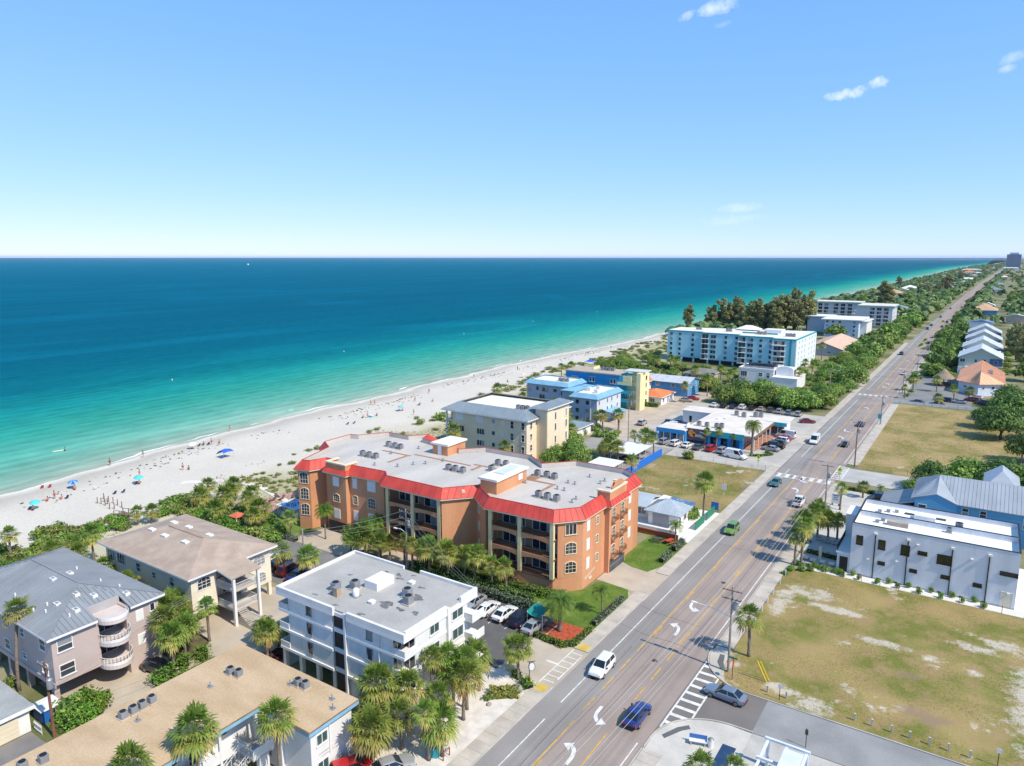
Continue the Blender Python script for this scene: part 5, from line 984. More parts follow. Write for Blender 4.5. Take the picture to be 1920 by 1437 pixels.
def yellowblue():
 b = thing('yellow_blue_apartments', 'bright blue and yellow apartments with open stair tower', 'building', (-108, 222, 0)); BB = mat('bright blue stucco', (.025, .26, .52), .85, .06); TU = mat('turquoise stucco', (.05, .42, .52), .85, .06); YE = mat('butter yellow stucco', (.78, .68, .36), .85, .05)
 walls(b, rect(-122, -101.4, 216.6, 227), 0, 10.8, BB); part('roof', MB().box(-122.3, -101.1, 216.3, 227.3, 10.801, 11.2), mat('tan roof deck', (.42, .36, .29), .9, .1), b); part('roof_rail', MB().box(-120, -114, 226.5, 226.7, 11.2, 12).box(-114.2, -114, 222, 226.5, 11.2, 12), mat('butter yellow stucco', (0, 0, 0)), b)
 wins(b, (-122, 216.6), (-101.4, 216.6), [(u, 7.9, .8, 1.6, 'plain') for u in (9.6, 10.8, 17.6, 18.8)] + [(3.5, 8.3, 2.2, .9, 'plain')] + [(u, 4.8, .8, 1.6, 'plain') for u in (9.6, 10.8, 17.6, 18.8)])
 walls(b, rect(-101.39, -99, 216.9, 226.8), 0, 10.9, TU, 'stair_wall'); fl = (2.6, 5.4, 8.2)
 for z in fl: part('balcony_slab', MB().box(-101.3, -96.2, 214.6, 216.85, z - .2, z), TU, b); part('balcony_wall', MB().box(-101.3, -96.2, 214.6, 214.75, z, z + .9), TU if z < 8 else YE, b)
 walls(b, rect(-98.99, -95.0, 217.2, 226.5), 0, 11.2, YE, 'yellow_wing'); walls(b, rect(-94.6, -93.2, 215, 219), 0, 12.4, YE, 'yellow_fin'); walls(b, rect(-99.3, -96.3, 214.62, 214.9), 9.2, 11.2, YE, 'yellow_header')
 part('tower_roof', MB().box(-100.3, -92.6, 217.0, 222.6, 12.41, 12.7), mat('pale tower roof', (.55, .55, .52), .8, .1), b); walls(b, rect(-97.5, -95.2, 218.5, 221.5), 11.21, 12.4, YE, 'tower_top')
 wins(b, (-95.0, 217.2), (-95.0, 226.5), [(u, z, 1.2, 1.5, 'plain') for u in (3.5, 6.8) for z in (.9, 3.7, 6.5, 9.0)])
 for z in fl: part('landing', MB().box(-95, -93.3, 216, 219.5, z - .2, z), YE, b); railing(b, [(-96.1, 214.7), (-94.6, 214.7)], z, .95, WHITE, .2)
 return b
yellowblue()
for i, (x, y) in enumerate([(-110.5, 222), (-109.2, 222.3), (-107.9, 222.1), (-106.6, 222.4)]): ac(x, y, 11.2, '%s condenser in the row on the yellow and blue apartments' % ORD[i], 'condensers on the yellow and blue apartments', 1.3)
OT = mat('orange clay tile', (.68, .2, .07), .85, .14, .6, 5, stretch=(3, .6, 1))
def house(name, label, x0, x1, y0, y1, h, rise, wm, rm, hip=True, w_s=(), w_e=(), over=.6, panel=None, cat='house', group=None, garage=False, chimney=False):
 b = thing(name,label,cat,((x0+x1)/2,(y0+y1)/2,0),0,group); walls(b,rect(x0,x1,y0,y1),0,h,wm); roof_faces(b,hip_faces(x0 - over,x1+over,y0 - over,y1+over,h+.02,rise,hip),rm,panel=panel,fascia=WHITE if panel is None and hip else None)
 if not hip:
  q = MB()
  if x1 - x0 >= y1 - y0:
   ym = (y0+y1)/2
   for x in (x0, x1 - .2): q = MB(); q.v += [(x, y0, h), (x, y1, h), (x, ym, h + rise * .9), (x + .2, y0, h), (x + .2, y1, h), (x + .2, ym, h + rise * .9)]; k = 0; q.f += [(k, k + 2, k + 1), (k + 3, k + 4, k + 5), (k, k + 3, k + 5, k + 2), (k + 1, k + 2, k + 5, k + 4)]; part('gable', q, wm, b)
  else:
   xm = (x0+x1)/2
   for y in (y0, y1 - .2): q = MB(); q.v += [(x0, y, h), (x1, y, h), (xm, y, h + rise * .9), (x0, y + .2, h), (x1, y + .2, h), (xm, y + .2, h + rise * .9)]; k = 0; q.f += [(k, k + 1, k + 2), (k + 3, k + 5, k + 4), (k, k + 2, k + 5, k + 3), (k + 1, k + 4, k + 5, k + 2)]; part('gable', q, wm, b)
 wins(b,(x0,y0),(x1,y0),list(w_s)); wins(b,(x1,y0),(x1,y1),list(w_e))
 if garage: part('garage_door', MB().box(x1 + .003, x1 + .05, y0 + 1, y0 + 5, .05, 2.3), WHITE, b)
 if chimney: part('chimney', MB().box(x0 + 2, x0 + 2.8, (y0 + y1) / 2 - .4, (y0 + y1) / 2 + .4, h, h + rise + 1.0), wm, b)
 return b
W1 = [(2,1,1.2,1.2),(5,1,1.2,1.2),(8,1,1.2,1.2)]
house('tiled_house', 'low white house with bright orange clay tile roof beside hedge', -100, -90.8, 227.5, 239, 2.9, 1.6, WHITE, OT, w_s=[(2, .9, 1.5, 1.2, 'slide'), (6, .9, 1.5, 1.2, 'slide')], w_e=[(2, .9, 1.2, 1.2), (6, .2, .9, 2.0, 'plain')]); house('tiled_house', 'orange tiled house half hidden behind the yellow stair tower', -112, -102.5, 237.5, 253, 5.0, 1.8, WHITE, OT, w_s=[(3, 3.2, 1.4, 1.2), (7, 3.2, 1.4, 1.2)], w_e=[(3, 3.2, 1.2, 1.2), (8, 3.2, 1.2, 1.2)])
house('long_blue_house', 'long blue house with pale grey gable roof behind orange tile roofs', -108, -88.5, 246.5, 258.5, 5.0, 1.5, mat('denim blue siding', (.09, .27, .48), .85, .08), mat('pale grey shingle', (.47, .49, .52), .9, .1), hip=False, w_s=[(8, 3.3, 1.3, 1.1), (14, 3.3, 1.3, 1.1)], w_e=[(3.5, 3.2, 1.1, 1.2), (8.5, 3.2, 1.1, 1.2)])
house('small_grey_house', 'small house with grey hip roof among palms below turquoise block', -103, -92, 283, 292, 3.0, 1.8, mat('tan siding', (.45, .38, .3), .9, .08), mat('dark grey shingle', (.2, .19, .19), .95, .12), w_s=W1)
house('carport_house', 'low house with slate grey roof between trees and blue-grey apartments', -100, -93, 172, 180, 2.8, 1.0, WHITE, SLATE, w_s=W1[:2])

# strip mall: L-shaped, white roof, blue and mural front
def mall():
 b = thing('strip_mall', 'single-storey strip mall with pale roof and blue mural front', 'building', (-60, 196, 0)); BF = mat('azure shopfront', (.03, .26, .58), .7, .06); TQ = mat('turquoise shopfront', (.05, .42, .5), .7, .06); RF = mat('pale tan roofing', (.66, .60, .53), .9, .08, .3, 4); zt = 4.0
 walls(b, rect(-73.6, -66.0, 183.6, 190), 0, 3.4, BF); part('roof', MB().box(-73.9, -65.8, 182.6, 190.2, 3.401, 3.7), RF, b); part('fascia', MB().box(-73.95, -65.8, 182.5, 182.6, 2.6, 3.75), BF, b)
 walls(b, rect(-65.8, -51.4, 186.6, 214), 0, 3.7, BF); part('roof', MB().box(-66.6, -48.0, 185.0, 214.4, 3.71, 4.0), RF, b); walls(b, rect(-76, -65.81, 208.5, 215.5), 0, 3.4, WHITE, 'rear_wing'); part('roof', MB().box(-76.3, -66.61, 208.2, 215.8, 3.41, 3.7), RF, b); walls(b, rect(-51.39, -45.5, 206, 214), 0, 3.6, WHITE, 'side_wing'); part('roof', MB().box(-47.99, -44.6, 205.2, 214.8, 3.7, 4.05), RF, b)
 # mural band: sunset disc and wave shapes on a dark ground, and a plain turquoise stretch
 part('fascia', MB().box(-65.9, -50.6, 184.85, 185.0, 2.5, 4.1), TQ, b); mu = part('mural', MB().box(-65.85, -60.4, 184.7, 184.85, .9, 4.05), mat('mural dark ground', (.05, .09, .16), .8, .3, .8, 3, c2=(.25, .07, .05)), b)
 for nm_, q, m_ in (('sun_disc', MB().prism(blob(-64.6, 0, .95, .95, 9, 20, .25), 0, .02), mat('mural orange', (.75, .16, .05), .8, .3, 1.5, 4, c2=(.8, .45, .08))), ('wave_band', MB().prism(blob(-62.6, -.5, 1.6, .5, 12, 20, .7), 0, .02), mat('mural green', (.1, .35, .25), .8, .3, 1.5, 4, c2=(.6, .6, .5))), ('wave_band', MB().prism(blob(-61.4, .5, .9, .25, 17, 20, .9), .0, .02), mat('mural pale', (.6, .66, .66), .8, .2))):
  q.xf(Matrix.Translation((0, 184.68, 2.7)) @ Matrix.Rotation(math.pi / 2, 4, 'X')); o = part(nm_, q, m_, None); o.parent = mu
 for x in (-60.0, -57.2, -54.4, -51.2): part('shop_pillar', MB().box(x - .45, x + .45, 184.9, 185.5, 0, 3.7), BF, b)
 wins(b, (-65.8, 186.6), (-51.4, 186.6), [(1.5 + 2.6 * k, .3, 1.8, 2.2, 'slide') for k in range(5)], BF); wins(b, (-73.6, 183.6), (-66, 183.6), [(1.2 + 1.75 * k, .5, 1.3, 1.8, 'plain') for k in range(4)], BF)
 for k in range(5): part('shop_post', MB().box(-73.8 + k * 1.9, -73.65 + k * 1.9, 182.6, 182.75, 0, 2.7), WHITE, b)
 # walkway roof along the car park, terracotta edge and brick floor
 part('canopy_edge', MB().box(-48.0, -47.8, 185.0, 205.1, 3.3, 4.02), mat('brown canopy edge', (.2, .12, .08), .8, .15), b); part('walkway', MB().box(-51.3, -47.6, 186, 205, 0, .12), mat('terracotta walk', (.42, .2, .12), .9, .15, 1, 8), b)
 for y in (186, 190, 194, 198, 202): part('canopy_post', MB().box(-48.4, -48.15, y, y + .25, .121, 3.7), WHITE, b)
 wins(b, (-51.4, 186.6), (-51.4, 206), [(2 + 3.2 * k, .3, 2.4, 2.3, 'slide') for k in range(6)]); wins(b, (-51.39, 206), (-45.5, 206), [(1.5 + 1.9 * k, .6, 1.5, 2.0, 'plain') for k in range(3)], TQ); part('fascia', MB().box(-50.5, -44.5, 205.0, 205.19, 3.0, 4.1), TQ, b)
 wins(b, (-76, 208.5), (-65.8, 208.5), [(2.5, .1, .9, 2.0, 'plain')]); part('fin_sign', MB().box(-66.9, -66.6, 186.4, 188.4, 3.7, 4.6), WHITE, b); return b
mall()
row_ac([(-64.2, 189.2), (-61.9, 189.0), (-59.3, 189.4), (-58.2, 190.3)], 4.0, 'along the front edge of the strip mall roof', 'condensers on the strip mall', 1.3); row_ac([(-57, 207), (-54.2, 209), (-52.8, 209.5), (-59.4, 208)], 4.0, 'in the back row on the strip mall roof', 'condensers on the strip mall', 1.4)
for i, (x, y) in enumerate([(-62.5, 200), (-60.8, 201.5)]): vent(x, y, 4.0, '%s brown vent hood on the strip mall roof' % ORD[i], 'vents on the strip mall', 1)
# carports, azure garden wall
def carport(x0,x1,y0,y1,z,label):
 t = thing('carport', label, 'carport', ((x0 + x1) / 2, (y0 + y1) / 2, 0), 0, 'carports behind the azure wall'); part('roof', MB().box(x0, x1, y0, y1, z, z + .18), mat('white carport sheet', (.72, .73, .74), .5, .05), t)
 for x in (x0+.3,x1 - .3):
  for k in range(4): y = y0 + .4 + (y1 - y0 - .8) * k / 3; part('post', MB().box(x - .06, x + .06, y - .06, y + .06, 0, z), WHITE, t)
carport(-75.4, -68.6, 156, 167.5, 2.5, 'long white flat carport roof nearer the strip mall'); carport(-75, -68.5, 142.5, 150, 2.5, 'short white flat carport roof nearer the orange condominium')
t = thing('azure_wall', 'bright blue garden wall with white inner face beside vacant lot', 'wall', (-66.5, 152, 0)); part('wall', MB().box(-66.5, -66.3, 134, 168, 0, 1.75), mat('azure wall paint', (.02, .15, .55), .7, .05), t); part('inner_face', MB().box(-66.62, -66.5, 134, 168, 0, 1.7), WHITE, t); part('coping', MB().box(-66.66, -66.28, 134, 168, 1.751, 1.82), mat('azure wall paint', (0, 0, 0)), t)

# turquoise six-storey block
def turquoise():
 b = thing('turquoise_block', 'turquoise six-storey beach block stepping along its balconied front', 'building', (-98, 345, 0)); TQ = mat('pale turquoise stucco', (.36, .62, .68), .9, .05, .1, 3); TR = mat('teal trim', (.03, .33, .34), .7, .05); zt = 14.3; Z = [2.2 + 2.42 * k for k in range(5)]
 pl = [(-131.2,334),(-113.4,334),(-113.4,331.4),(-94.8,331.4),(-94.8,327.4),(-79,327.4),(-79,324.2),(-68.9,324.2),(-68.9,366),(-131.2,350)]
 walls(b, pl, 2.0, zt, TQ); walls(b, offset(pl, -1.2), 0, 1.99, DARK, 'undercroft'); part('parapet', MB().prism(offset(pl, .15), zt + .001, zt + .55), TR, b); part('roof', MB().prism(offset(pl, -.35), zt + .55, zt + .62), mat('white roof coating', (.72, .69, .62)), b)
 for x in (-129, -123, -117, -110, -104, -98): part('pillar', MB().box(x - .4, x + .4, 331.7, 332.5, 0, 2), TQ, b)
 sm_ = lambda u: [(u, z + .6, 1.35, 1.3, 'plain') for z in Z]
 wins(b, (-131.2, 334), (-113.4, 334), sm_(2) + sm_(6.3) + sm_(12.8), TQ); wins(b, (-113.4, 331.4), (-94.8, 331.4), [(2, z + .2, 3.0, 2.1, 'slide') for z in Z] + [(5.9, z + .5, 2.6, 1.5, 'slide') for z in Z] + sm_(11.8) + sm_(16.8), TQ)
 wins(b, (-94.8, 327.4), (-79, 327.4), [(1.9, z + .2, 3.0, 2.1, 'slide') for z in Z] + [(5.6, z + .5, 2.6, 1.5, 'slide') for z in Z] + sm_(10.2) + sm_(14.6), TQ); wins(b, (-79, 324.2), (-68.9, 324.2), [(3.2, z + .2, 4.6, 1.7, 'triple') for z in Z], WHITE)
 for z in Z: part('balcony_slab', MB().box(-79.0, -73.2, 323.2, 324.19, z - .1, z + .1), WHITE, b); part('balcony_slab', MB().box(-113.3, -109.6, 330.6, 331.39, z - .05, z + .15), WHITE, b); part('balcony_slab', MB().box(-94.7, -91.2, 326.6, 327.39, z - .05, z + .15), WHITE, b)
 part('corner_strip', MB().box(-71.6, -70.6, 324.1, 324.19, 0, zt), TR, b); part('corner_strip', MB().box(-68.89, -68.8, 346, 347.2, 0, zt), TR, b); walls(b, [(-68.89, 324.3), (-68.6, 324.3), (-68.6, 366), (-68.89, 366)], 0, zt - .1, mat('white turquoise stucco', (.7, .74, .73), .9, .04), 'street_wall')
 wins(b, (-68.6, 324.3), (-68.6, 366), [(u, z + .7, 1.3, 1.1, 'slide') for u in (5, 11, 17, 26, 32, 38) for z in Z], gm=mat('pale curtained glass', (.4, .5, .5), .2, .1))
 part('roof_house', MB().box(-88, -80, 345, 352, zt + .62, zt + 2.2), WHITE, b); roof_faces(b, hip_faces(-103, -92, 350, 358, zt + 1.2, 1.8), WHITE); part('roof_parapet', MB().box(-96, -80, 338, 338.3, zt + .62, zt + 1.3), TR, b); return b
turquoise()
for i, (x, y) in enumerate([(-119, 342), (-117.5, 342.3), (-104, 341), (-102.5, 341.3), (-88, 336), (-86.5, 336), (-85, 336.4), (-75, 334), (-73.5, 334), (-72, 334)]): ac(x, y, 14.92, '%s condenser from the sea on the turquoise block roof' % ORD[i], 'condensers on the turquoise block', 1.5)

def solar():
 b = thing('white_solar_house', 'white stuccoed house with dark solar panels and curved gable', 'house', (-70, 292, 0)); walls(b, rect(-81.5, -68, 285, 300), 0, 6.3, WHITE); parapet_roof(b, -81.6, -67.9, 284.9, 300.1, 6.42, .5, .25, WHITE, mat('white roof membrane', (.78, .78, .77))); walls(b, rect(-67.9, -58.5, 281.5, 296), 0, 4.4, WHITE, 'street_wing'); part('roof', MB().box(-67.9, -58.3, 281.3, 296.2, 4.41, 4.6), WHITE, b)
 walls(b, rect(-67.4, -61, 286, 296), 4.61, 7.0, WHITE, 'raised_wing'); q = MB(); n = 10; q.v = [(-64.2 + 3.2 * math.cos(math.pi * i / n), y, 7.0 + 1.3 * math.sin(math.pi * i / n)) for y in (286, 286.4) for i in range(n + 1)]; q.f = [tuple(range(n, -1, -1)), tuple(range(n + 1, 2 * n + 2))] + [(i, i + 1, n + 2 + i, n + 1 + i) for i in range(n)]; part('curved_gable', q, WHITE, b)
 sp = paint('solar panel glass', (.012, .014, .03), .12, .2)
 for k in range(8):
  for j in range(2): part('solar_panel', MB().box(-80.6 + k * 1.45, -79.25 + k * 1.45, 289 + j * 3.4, 292.2 + j * 3.4, 7.2 + j * .5, 7.3 + j * .5), sp, b)
 part('panel_rack', MB().box(-80.6, -69, 289.2, 289.4, 6.45, 7.19).box(-80.6, -69, 295, 295.2, 6.45, 7.65), GREYMETAL, b); wins(b, (-81.5, 285), (-68, 285), [(8.5, 3.8, 1.5, 1.4), (11.4, 3.4, 1.2, 2.0), (2, 3.4, 2.4, 2.0, 'triple')]); return b
solar()
house('peach_roof_house', 'grey house with long peach metal gable roof beyond turquoise block', -79, -61, 392, 444, 3.6, 3.4, mat('grey siding', (.4, .42, .43), .9, .08), mat('peach metal roof', (.62, .42, .3), .6, .08), hip=False, w_s=[(4, 1, 1.6, 1.4), (12, 1, 1.6, 1.4)])
def far_condo():
 b = thing('white_blue_condominium', 'pale blue-white condominium with overhanging white roof behind pines', 'building', (-78, 500, 0)); PB = mat('pale blue stucco', (.5, .6, .7), .9, .05); walls(b, rect(-88, -68, 492, 520), 0, 10.8, PB); part('roof', MB().box(-90, -66, 490, 523, 10.81, 11.3), WHITE, b); walls(b, rect(-104, -88.01, 520, 536), 0, 10.2, PB, 'seaward_wing'); part('roof', MB().box(-106, -88.5, 518, 538, 10.21, 10.7), WHITE, b)
 wins(b, (-88, 492), (-68, 492), [(u, z, 1.2, 1.2, 'plain') for u in (1.6, 5, 9, 17.5) for z in (1.2, 3.8, 6.4, 8.9)], PB); walls(b, rect(-67.9, -64.5, 500, 524), 0, 9.6, WHITE, 'stair_wing'); part('roof', MB().box(-68, -63.6, 499, 525, 9.61, 10), WHITE, b); return b
far_condo()
def green_condo():
 b = thing('green_trim_condominium', 'white five-storey condominium with green roof trim and rows of dark balconies', 'building', (-95, 590, 0)); WG = mat('pale grey-white stucco', (.56, .58, .6), .9, .05); GT = mat('mint roof trim', (.3, .5, .4), .7, .08); Z = [1.5 + 2.7 * k for k in range(5)]
 for x0,x1,y0,y1,us in ((-127,-84,606,624,(6,10,14.5,19,26,31,36)),(-80,-58,572,600,(9,13.5,18))):
  walls(b, rect(x0, x1, y0, y1), 0, 15, WG); part('roof', MB().box(x0 - 1.2, x1 + 1.2, y0 - 1.2, y1 + 1.2, 15.01, 15.7), GT, b); part('roof_deck', MB().box(x0 - .8, x1 + .8, y0 - .8, y1 + .8, 15.71, 15.9), mat('pale tan roofing', (0, 0, 0)), b); wins(b, (x0, y0), (x1, y0), [(u, z, 3.0, 2.0, 'slide') for u in us for z in Z])
  for z in Z: part('balcony_slab', MB().box(x0 + 8, x1 - 3, y0 - 1.0, y0 - .01, z - .25, z - .05), WHITE, b)
 wins(b, (-58, 572), (-58, 600), [(u, z, 1.6, 1.4, 'plain') for u in (5, 14, 23) for z in Z]); return b
green_condo()
house('green_trim_villa', 'blue-grey roofed house just beyond the green-trimmed condominium', -74, -58, 700, 722, 6, 2.5, mat('pale grey stucco', (.55, .57, .6)), SLATE); house('long_white_house', 'white house with pale blue roof by road beyond condominium', -70, -60, 640, 662, 5, 2, WHITE, mat('pale blue metal roof', (.46, .52, .57)))
house('tan_roof_villa', 'beach villa with tan hip roof and pale lilac walls', -120, -92, 985, 1020, 7, 4.5, mat('lilac grey stucco', (.45, .42, .46), .9, .06), mat('tan clay roof', (.52, .33, .2), .9, .1)); house('white_beach_house', 'white beach house with pale roof among dark trees', -112, -92, 1185, 1210, 6, 4, WHITE, WHITE); house('pale_roof_villa', 'grey-roofed beach house beside the white one', -84, -66, 1250, 1280, 6, 4, mat('grey siding', (0, 0, 0)), mat('dark grey shingle', (0, 0, 0)))
house('white_flat_house', 'long white-roofed building on the distant shoreline', -95, -40, 2900, 2930, 9, 2, WHITE, WHITE); house('red_roof_villa', 'red-roofed house on the distant shoreline', -75, -45, 2350, 2380, 9, 5, WHITE, OT)

# --- right of the road
def townhouses():
 SG = mat('sage siding', (.50, .53, .44), .85, .06, .5, 5, stretch=(.3, .3, 6)); NB = mat('navy siding', (.09, .14, .24), .85, .06); WM = mat('white metal roof', (.76, .77, .78), .4, .04, rnd=.03)
 for i,(y0,y1) in enumerate(((362,384),(404,424),(446,464),(486,506))):
  b = thing('townhouse_row', ('sage townhouse nearest the vacant field with wide white gable roof', 'second sage townhouse behind the first white gable', 'third white-roofed townhouse in the row', 'farthest white-roofed townhouse in the row')[i], 'townhouse', (-2, y0 + 8, 0), 0, 'white-gabled townhouses right of the road'); x0, x1 = -9.6, 6.0; h = 7.6
  walls(b, rect(x0, x1, y0, y1 - 2), 0, h, SG); roof_faces(b, hip_faces(x0 - .5, x1 + .5, y0 - .8, y1 - 1.4, h, 4.3, False), WM, panel=1.2); walls(b, rect(x0 + .6, x1 - .6, y1 - 1.99, y1 + 18), 0, 6.4, SG, 'link_wing'); part('link_roof', MB().box(x0 + .3, x1 - .3, y1 - 1.3, y1 + 18.4, 6.41, 6.7), WM, b); q = MB(); xm = (x0 + x1) / 2; q.v = [(x0, y0, h), (x1, y0, h), (xm, y0, h + 4.0), (x0, y0 + .2, h), (x1, y0 + .2, h), (xm, y0 + .2, h + 4.0)]; q.f = [(0, 1, 2), (3, 5, 4), (0, 2, 5, 3), (1, 4, 5, 2)]; part('gable', q, SG, b)
  wins(b, (x0, y0), (x1, y0), [(1.4, 5.6, 1.7, 1.3, 'slide'), (6.2, 5.7, .9, 1.2), (9.2, 5.5, 1.1, 1.5), (2, 2.0, 1.6, 1.5, 'slide')])
  walls(b, rect(x1 - 4.4, x1 + .05, y0 - .35, y0 - .01), 4.4, h - .1, NB, 'navy_bay'); wins(b, (x1 - 4.4, y0 - .35), (x1, y0 - .35), [(2.2, 5.3, 1.3, 1.4)]); part('bay_sill', MB().box(x1 - 4.6, x1 + .1, y0 - .5, y0 - .02, 4.1, 4.39), WHITE, b)
  part('porch_roof', MB().box(x0 + 2.4, x0 + 6.6, y0 - 2.2, y0 - .01, 3.6, 3.85), WHITE, b); walls(b, rect(x0 - .1, x0 + 6, y0 - .5, y0 - .005), 0, 3.4, WHITE, 'white_base'); wins(b, (x0, y0 - .5), (x0 + 6, y0 - .5), [(4.3, 1.0, 1.6, 1.9, 'slide')])
  for x in (x0 + 2.6, x0 + 6.4): part('porch_post', MB().box(x - .12, x + .12, y0 - 2.1, y0 - 1.86, 0, 3.59), WHITE, b)
townhouses()
def church():
 b = thing('orange_roof_hall', 'white hall with salmon orange metal gable roof behind car park', 'building', (-1, 325, 0)); SO = mat('salmon metal roof', (.66, .34, .19), .5, .08, .3, 6, rnd=.04); WB = mat('blue-white siding', (.56, .62, .7), .9, .05); x0, x1, y0, y1, h = -7.6, 6.2, 307, 345, 4.4
 walls(b,[(x0,y0+7),(-1.2,y0),(x1,y0+6),(x1,y1),(x0,y1)],0,h,WB); xm = -.9
 roof_faces(b,[[(x0 - .6,y0+6.2,h),(xm,y0 - .8,h+.1),(xm,y0+3,h+4.2),(xm,y1,h+4.4),(x0 - .6,y1,h)]],SO,panel=1.0); roof_faces(b,[[(x1+.8,y0+5.2,h),(x1+.8,y1,h),(xm,y1,h+4.4),(xm,y0+3,h+4.2),(xm,y0 - .8,h+.1)]],SO,panel=1.0)
 wins(b, (x0, y0 + 7), (-1.2, y0), [(3.4, 2.4, 1.6, .6, 'plain'), (6.8, 2.4, .8, .6, 'plain')]); wins(b, (-1.2, y0), (x1, y0 + 6), [(2.0, 2.6, .9, .6, 'plain'), (5.8, 2.4, 1.1, 1.0, 'plain')])
 for y in (318, 323): part('skylight', MB().box(1.2, 2.8, y, y + 1.6, h + 2.6, h + 3.3), GREYMETAL, b)
 return b
church()
t = thing('tiki_hut', 'round thatched tiki hut beside car park', 'hut', (-12.9, 326, 0)); part('thatch', MB().lathe([(4.0, 3.0), (3.9, 3.3), (2.3, 4.6), (.25, 6.6), (.05, 6.7)], 18, -12.9, 326), mat('dry thatch', (.30, .23, .17), .97, .25, 2, 12, stretch=(1, 1, .3), bump=.6), t)
for k in range(8): a = k * math.pi / 4; part('post', MB().tube([(-12.9 + 3.2 * math.cos(a), 326 + 3.2 * math.sin(a), 0), (-12.9 + 3.2 * math.cos(a), 326 + 3.2 * math.sin(a), 3.1)], .12, 6), WOOD, t)
part('bar_counter', MB().lathe([(2.4, 0), (2.4, 1.05), (2.7, 1.06), (2.7, 1.15), (.1, 1.16)], 14, -12.9, 326), WOOD, t)
house('white_shed', 'small white flat-gabled cottage among trees beside the road', -21.5, -14.4, 424, 434, 3.4, .8, WHITE, WHITE, w_s=[(2, 1, 1, 1), (5, 1, 1, 1)]); house('blue_pitched_house', 'wide blue house with tan gable roof behind townhouses', -16, 4.5, 730, 760, 5.6, 4.2, mat('denim blue siding', (0, 0, 0)), mat('tan clay roof', (0, 0, 0)), hip=True, w_s=[(3, 3, 1.6, 1.3), (10, 3, 1.6, 1.3), (16, 3, 1.6, 1.3)]); house('solar_roof_house', 'house with dark solar roof just behind the townhouses', -12, 2, 590, 606, 5.5, 1.5, WHITE, paint('solar panel glass', (0, 0, 0)))
rg = random.Random(11); ROOFS = [WHITE, mat('pale grey shingle', (0, 0, 0)), mat('tan clay roof', (0, 0, 0)), SLATE, mat('white metal roof', (0, 0, 0)), OT, mat('pale blue metal roof', (0, 0, 0))]; RN = ['white', 'pale grey', 'tan', 'slate grey', 'white metal', 'orange tile', 'pale blue']
KC = {}
def cnt_ord(side,k): KC[(side,k)] = KC.get((side,k),-1)+1; return ORD[KC[(side,k)]]
for i in range(46):
 y = 560*(1.048 ** i)+rg.uniform(-15,15); x = bend(y)+rg.choice((rg.uniform(16,40)+y*.01,rg.uniform(-18,-8),rg.uniform(45,90)+y*.02)); w,d,k = rg.uniform(9,15),rg.uniform(9,15),rg.randrange(7)
 if -20 < x < 8 and 540 < y < 790: x += 26
 house('inland_house', '%s %s-roofed house from the camera among trees right of the road' % (cnt_ord('R', k), RN[k]), x, x + w, y, y + d, rg.choice((3.2, 3.4, 6.0)), rg.uniform(1.5, 3), rg.choice((WHITE, mat('tan siding', (0, 0, 0)), mat('pale blue stucco', (0, 0, 0)), mat('pale cream stucco', (0, 0, 0)))), ROOFS[k], rg.random() < .6, w_s=[(2, 1, 1.2, 1.2), (6, 1, 1.2, 1.2)], group='distant houses right of the road')
for i in range(26):
 y = 1080*(1.05 ** i)+rg.uniform(-20,20); x = rg.choice((bend(y) - 70,shore(y)+rg.uniform(45,60)))+rg.uniform(-8,4); w,d,k = rg.uniform(10,16),rg.uniform(10,18),rg.randrange(7)
 if x+w > bend(y) - 45: x = bend(y) - 50 - w
 house('beachside_house', '%s distant %s-roofed beach house from the camera left of the road' % (cnt_ord('L', k), RN[k]), x, x + w, y, y + d, rg.choice((6.0, 7.5)), rg.uniform(1.5, 3), rg.choice((WHITE, mat('tan siding', (0, 0, 0)), mat('pale cream stucco', (0, 0, 0)))), ROOFS[k], rg.random() < .6, w_s=[(2, 3.5, 1.4, 1.3), (6, 3.5, 1.4, 1.3)], group='distant beach houses left of the road')
t = thing('blue_tower_block', 'high-rise painted haze-blue far down the coast near the horizon', 'tower block', (60, 3900, 0)); HB = mat('haze-tinted tower wall', (.06, .10, .2), .3, .1, .05, .3); part('wall', MB().box(35, 88, 3880, 3920, 0, 62), HB, t); part('crown', MB().box(45, 78, 3888, 3912, 62.01, 70), mat('pale grey stucco', (0, 0, 0)), t)  # distance haze is put into the tower's blue-grey wall colour
for k in range(14): part('floor_band', MB().box(34.5, 88.5, 3879.4, 3879.99, 3 + k * 4.2, 4 + k * 4.2), mat('pale grey stucco', (0, 0, 0)), t)
house('low_white_block', 'long low white building at the foot of the distant high-rise', 20, 75, 3400, 3420, 9, 2, WHITE, WHITE)

# ================================================================== vegetation
SABAL = leafmat('sabal palm frond', [(0, (.12, .20, .03)), (.3, (.21, .30, .055)), (.6, (.35, .37, .09)), (.85, (.52, .40, .13)), (1, (.45, .28, .13))], .35, 1.2)
FEATH = leafmat('feather palm frond', [(0, (0.094, 0.187, 0.032)), (.4, (0.224, 0.323, 0.057)), (.75, (0.411, 0.399, 0.081)), (1, (0.598, 0.374, 0.129))], .3, 1.0)
LEAFM = leafmat('broad leaf', [(0, (0.060, 0.129, 0.033)), (.35, (0.139, 0.245, 0.049)), (.7, (0.281, 0.388, 0.076)), (1, (0.529, 0.546, 0.122))], .3, .5)
DARKLEAF = leafmat('dark oak leaf', [(0, (0.044, 0.091, 0.027)), (.4, (0.095, 0.172, 0.040)), (.8, (0.189, 0.272, 0.060)), (1, (0.315, 0.358, 0.082))], .25, .5)
PINEM = leafmat('pine needle', [(0, (0.100, 0.136, 0.054)), (.4, (0.212, 0.241, 0.092)), (.8, (0.391, 0.338, 0.138)), (1, (0.568, 0.388, 0.184))], .25, .35)
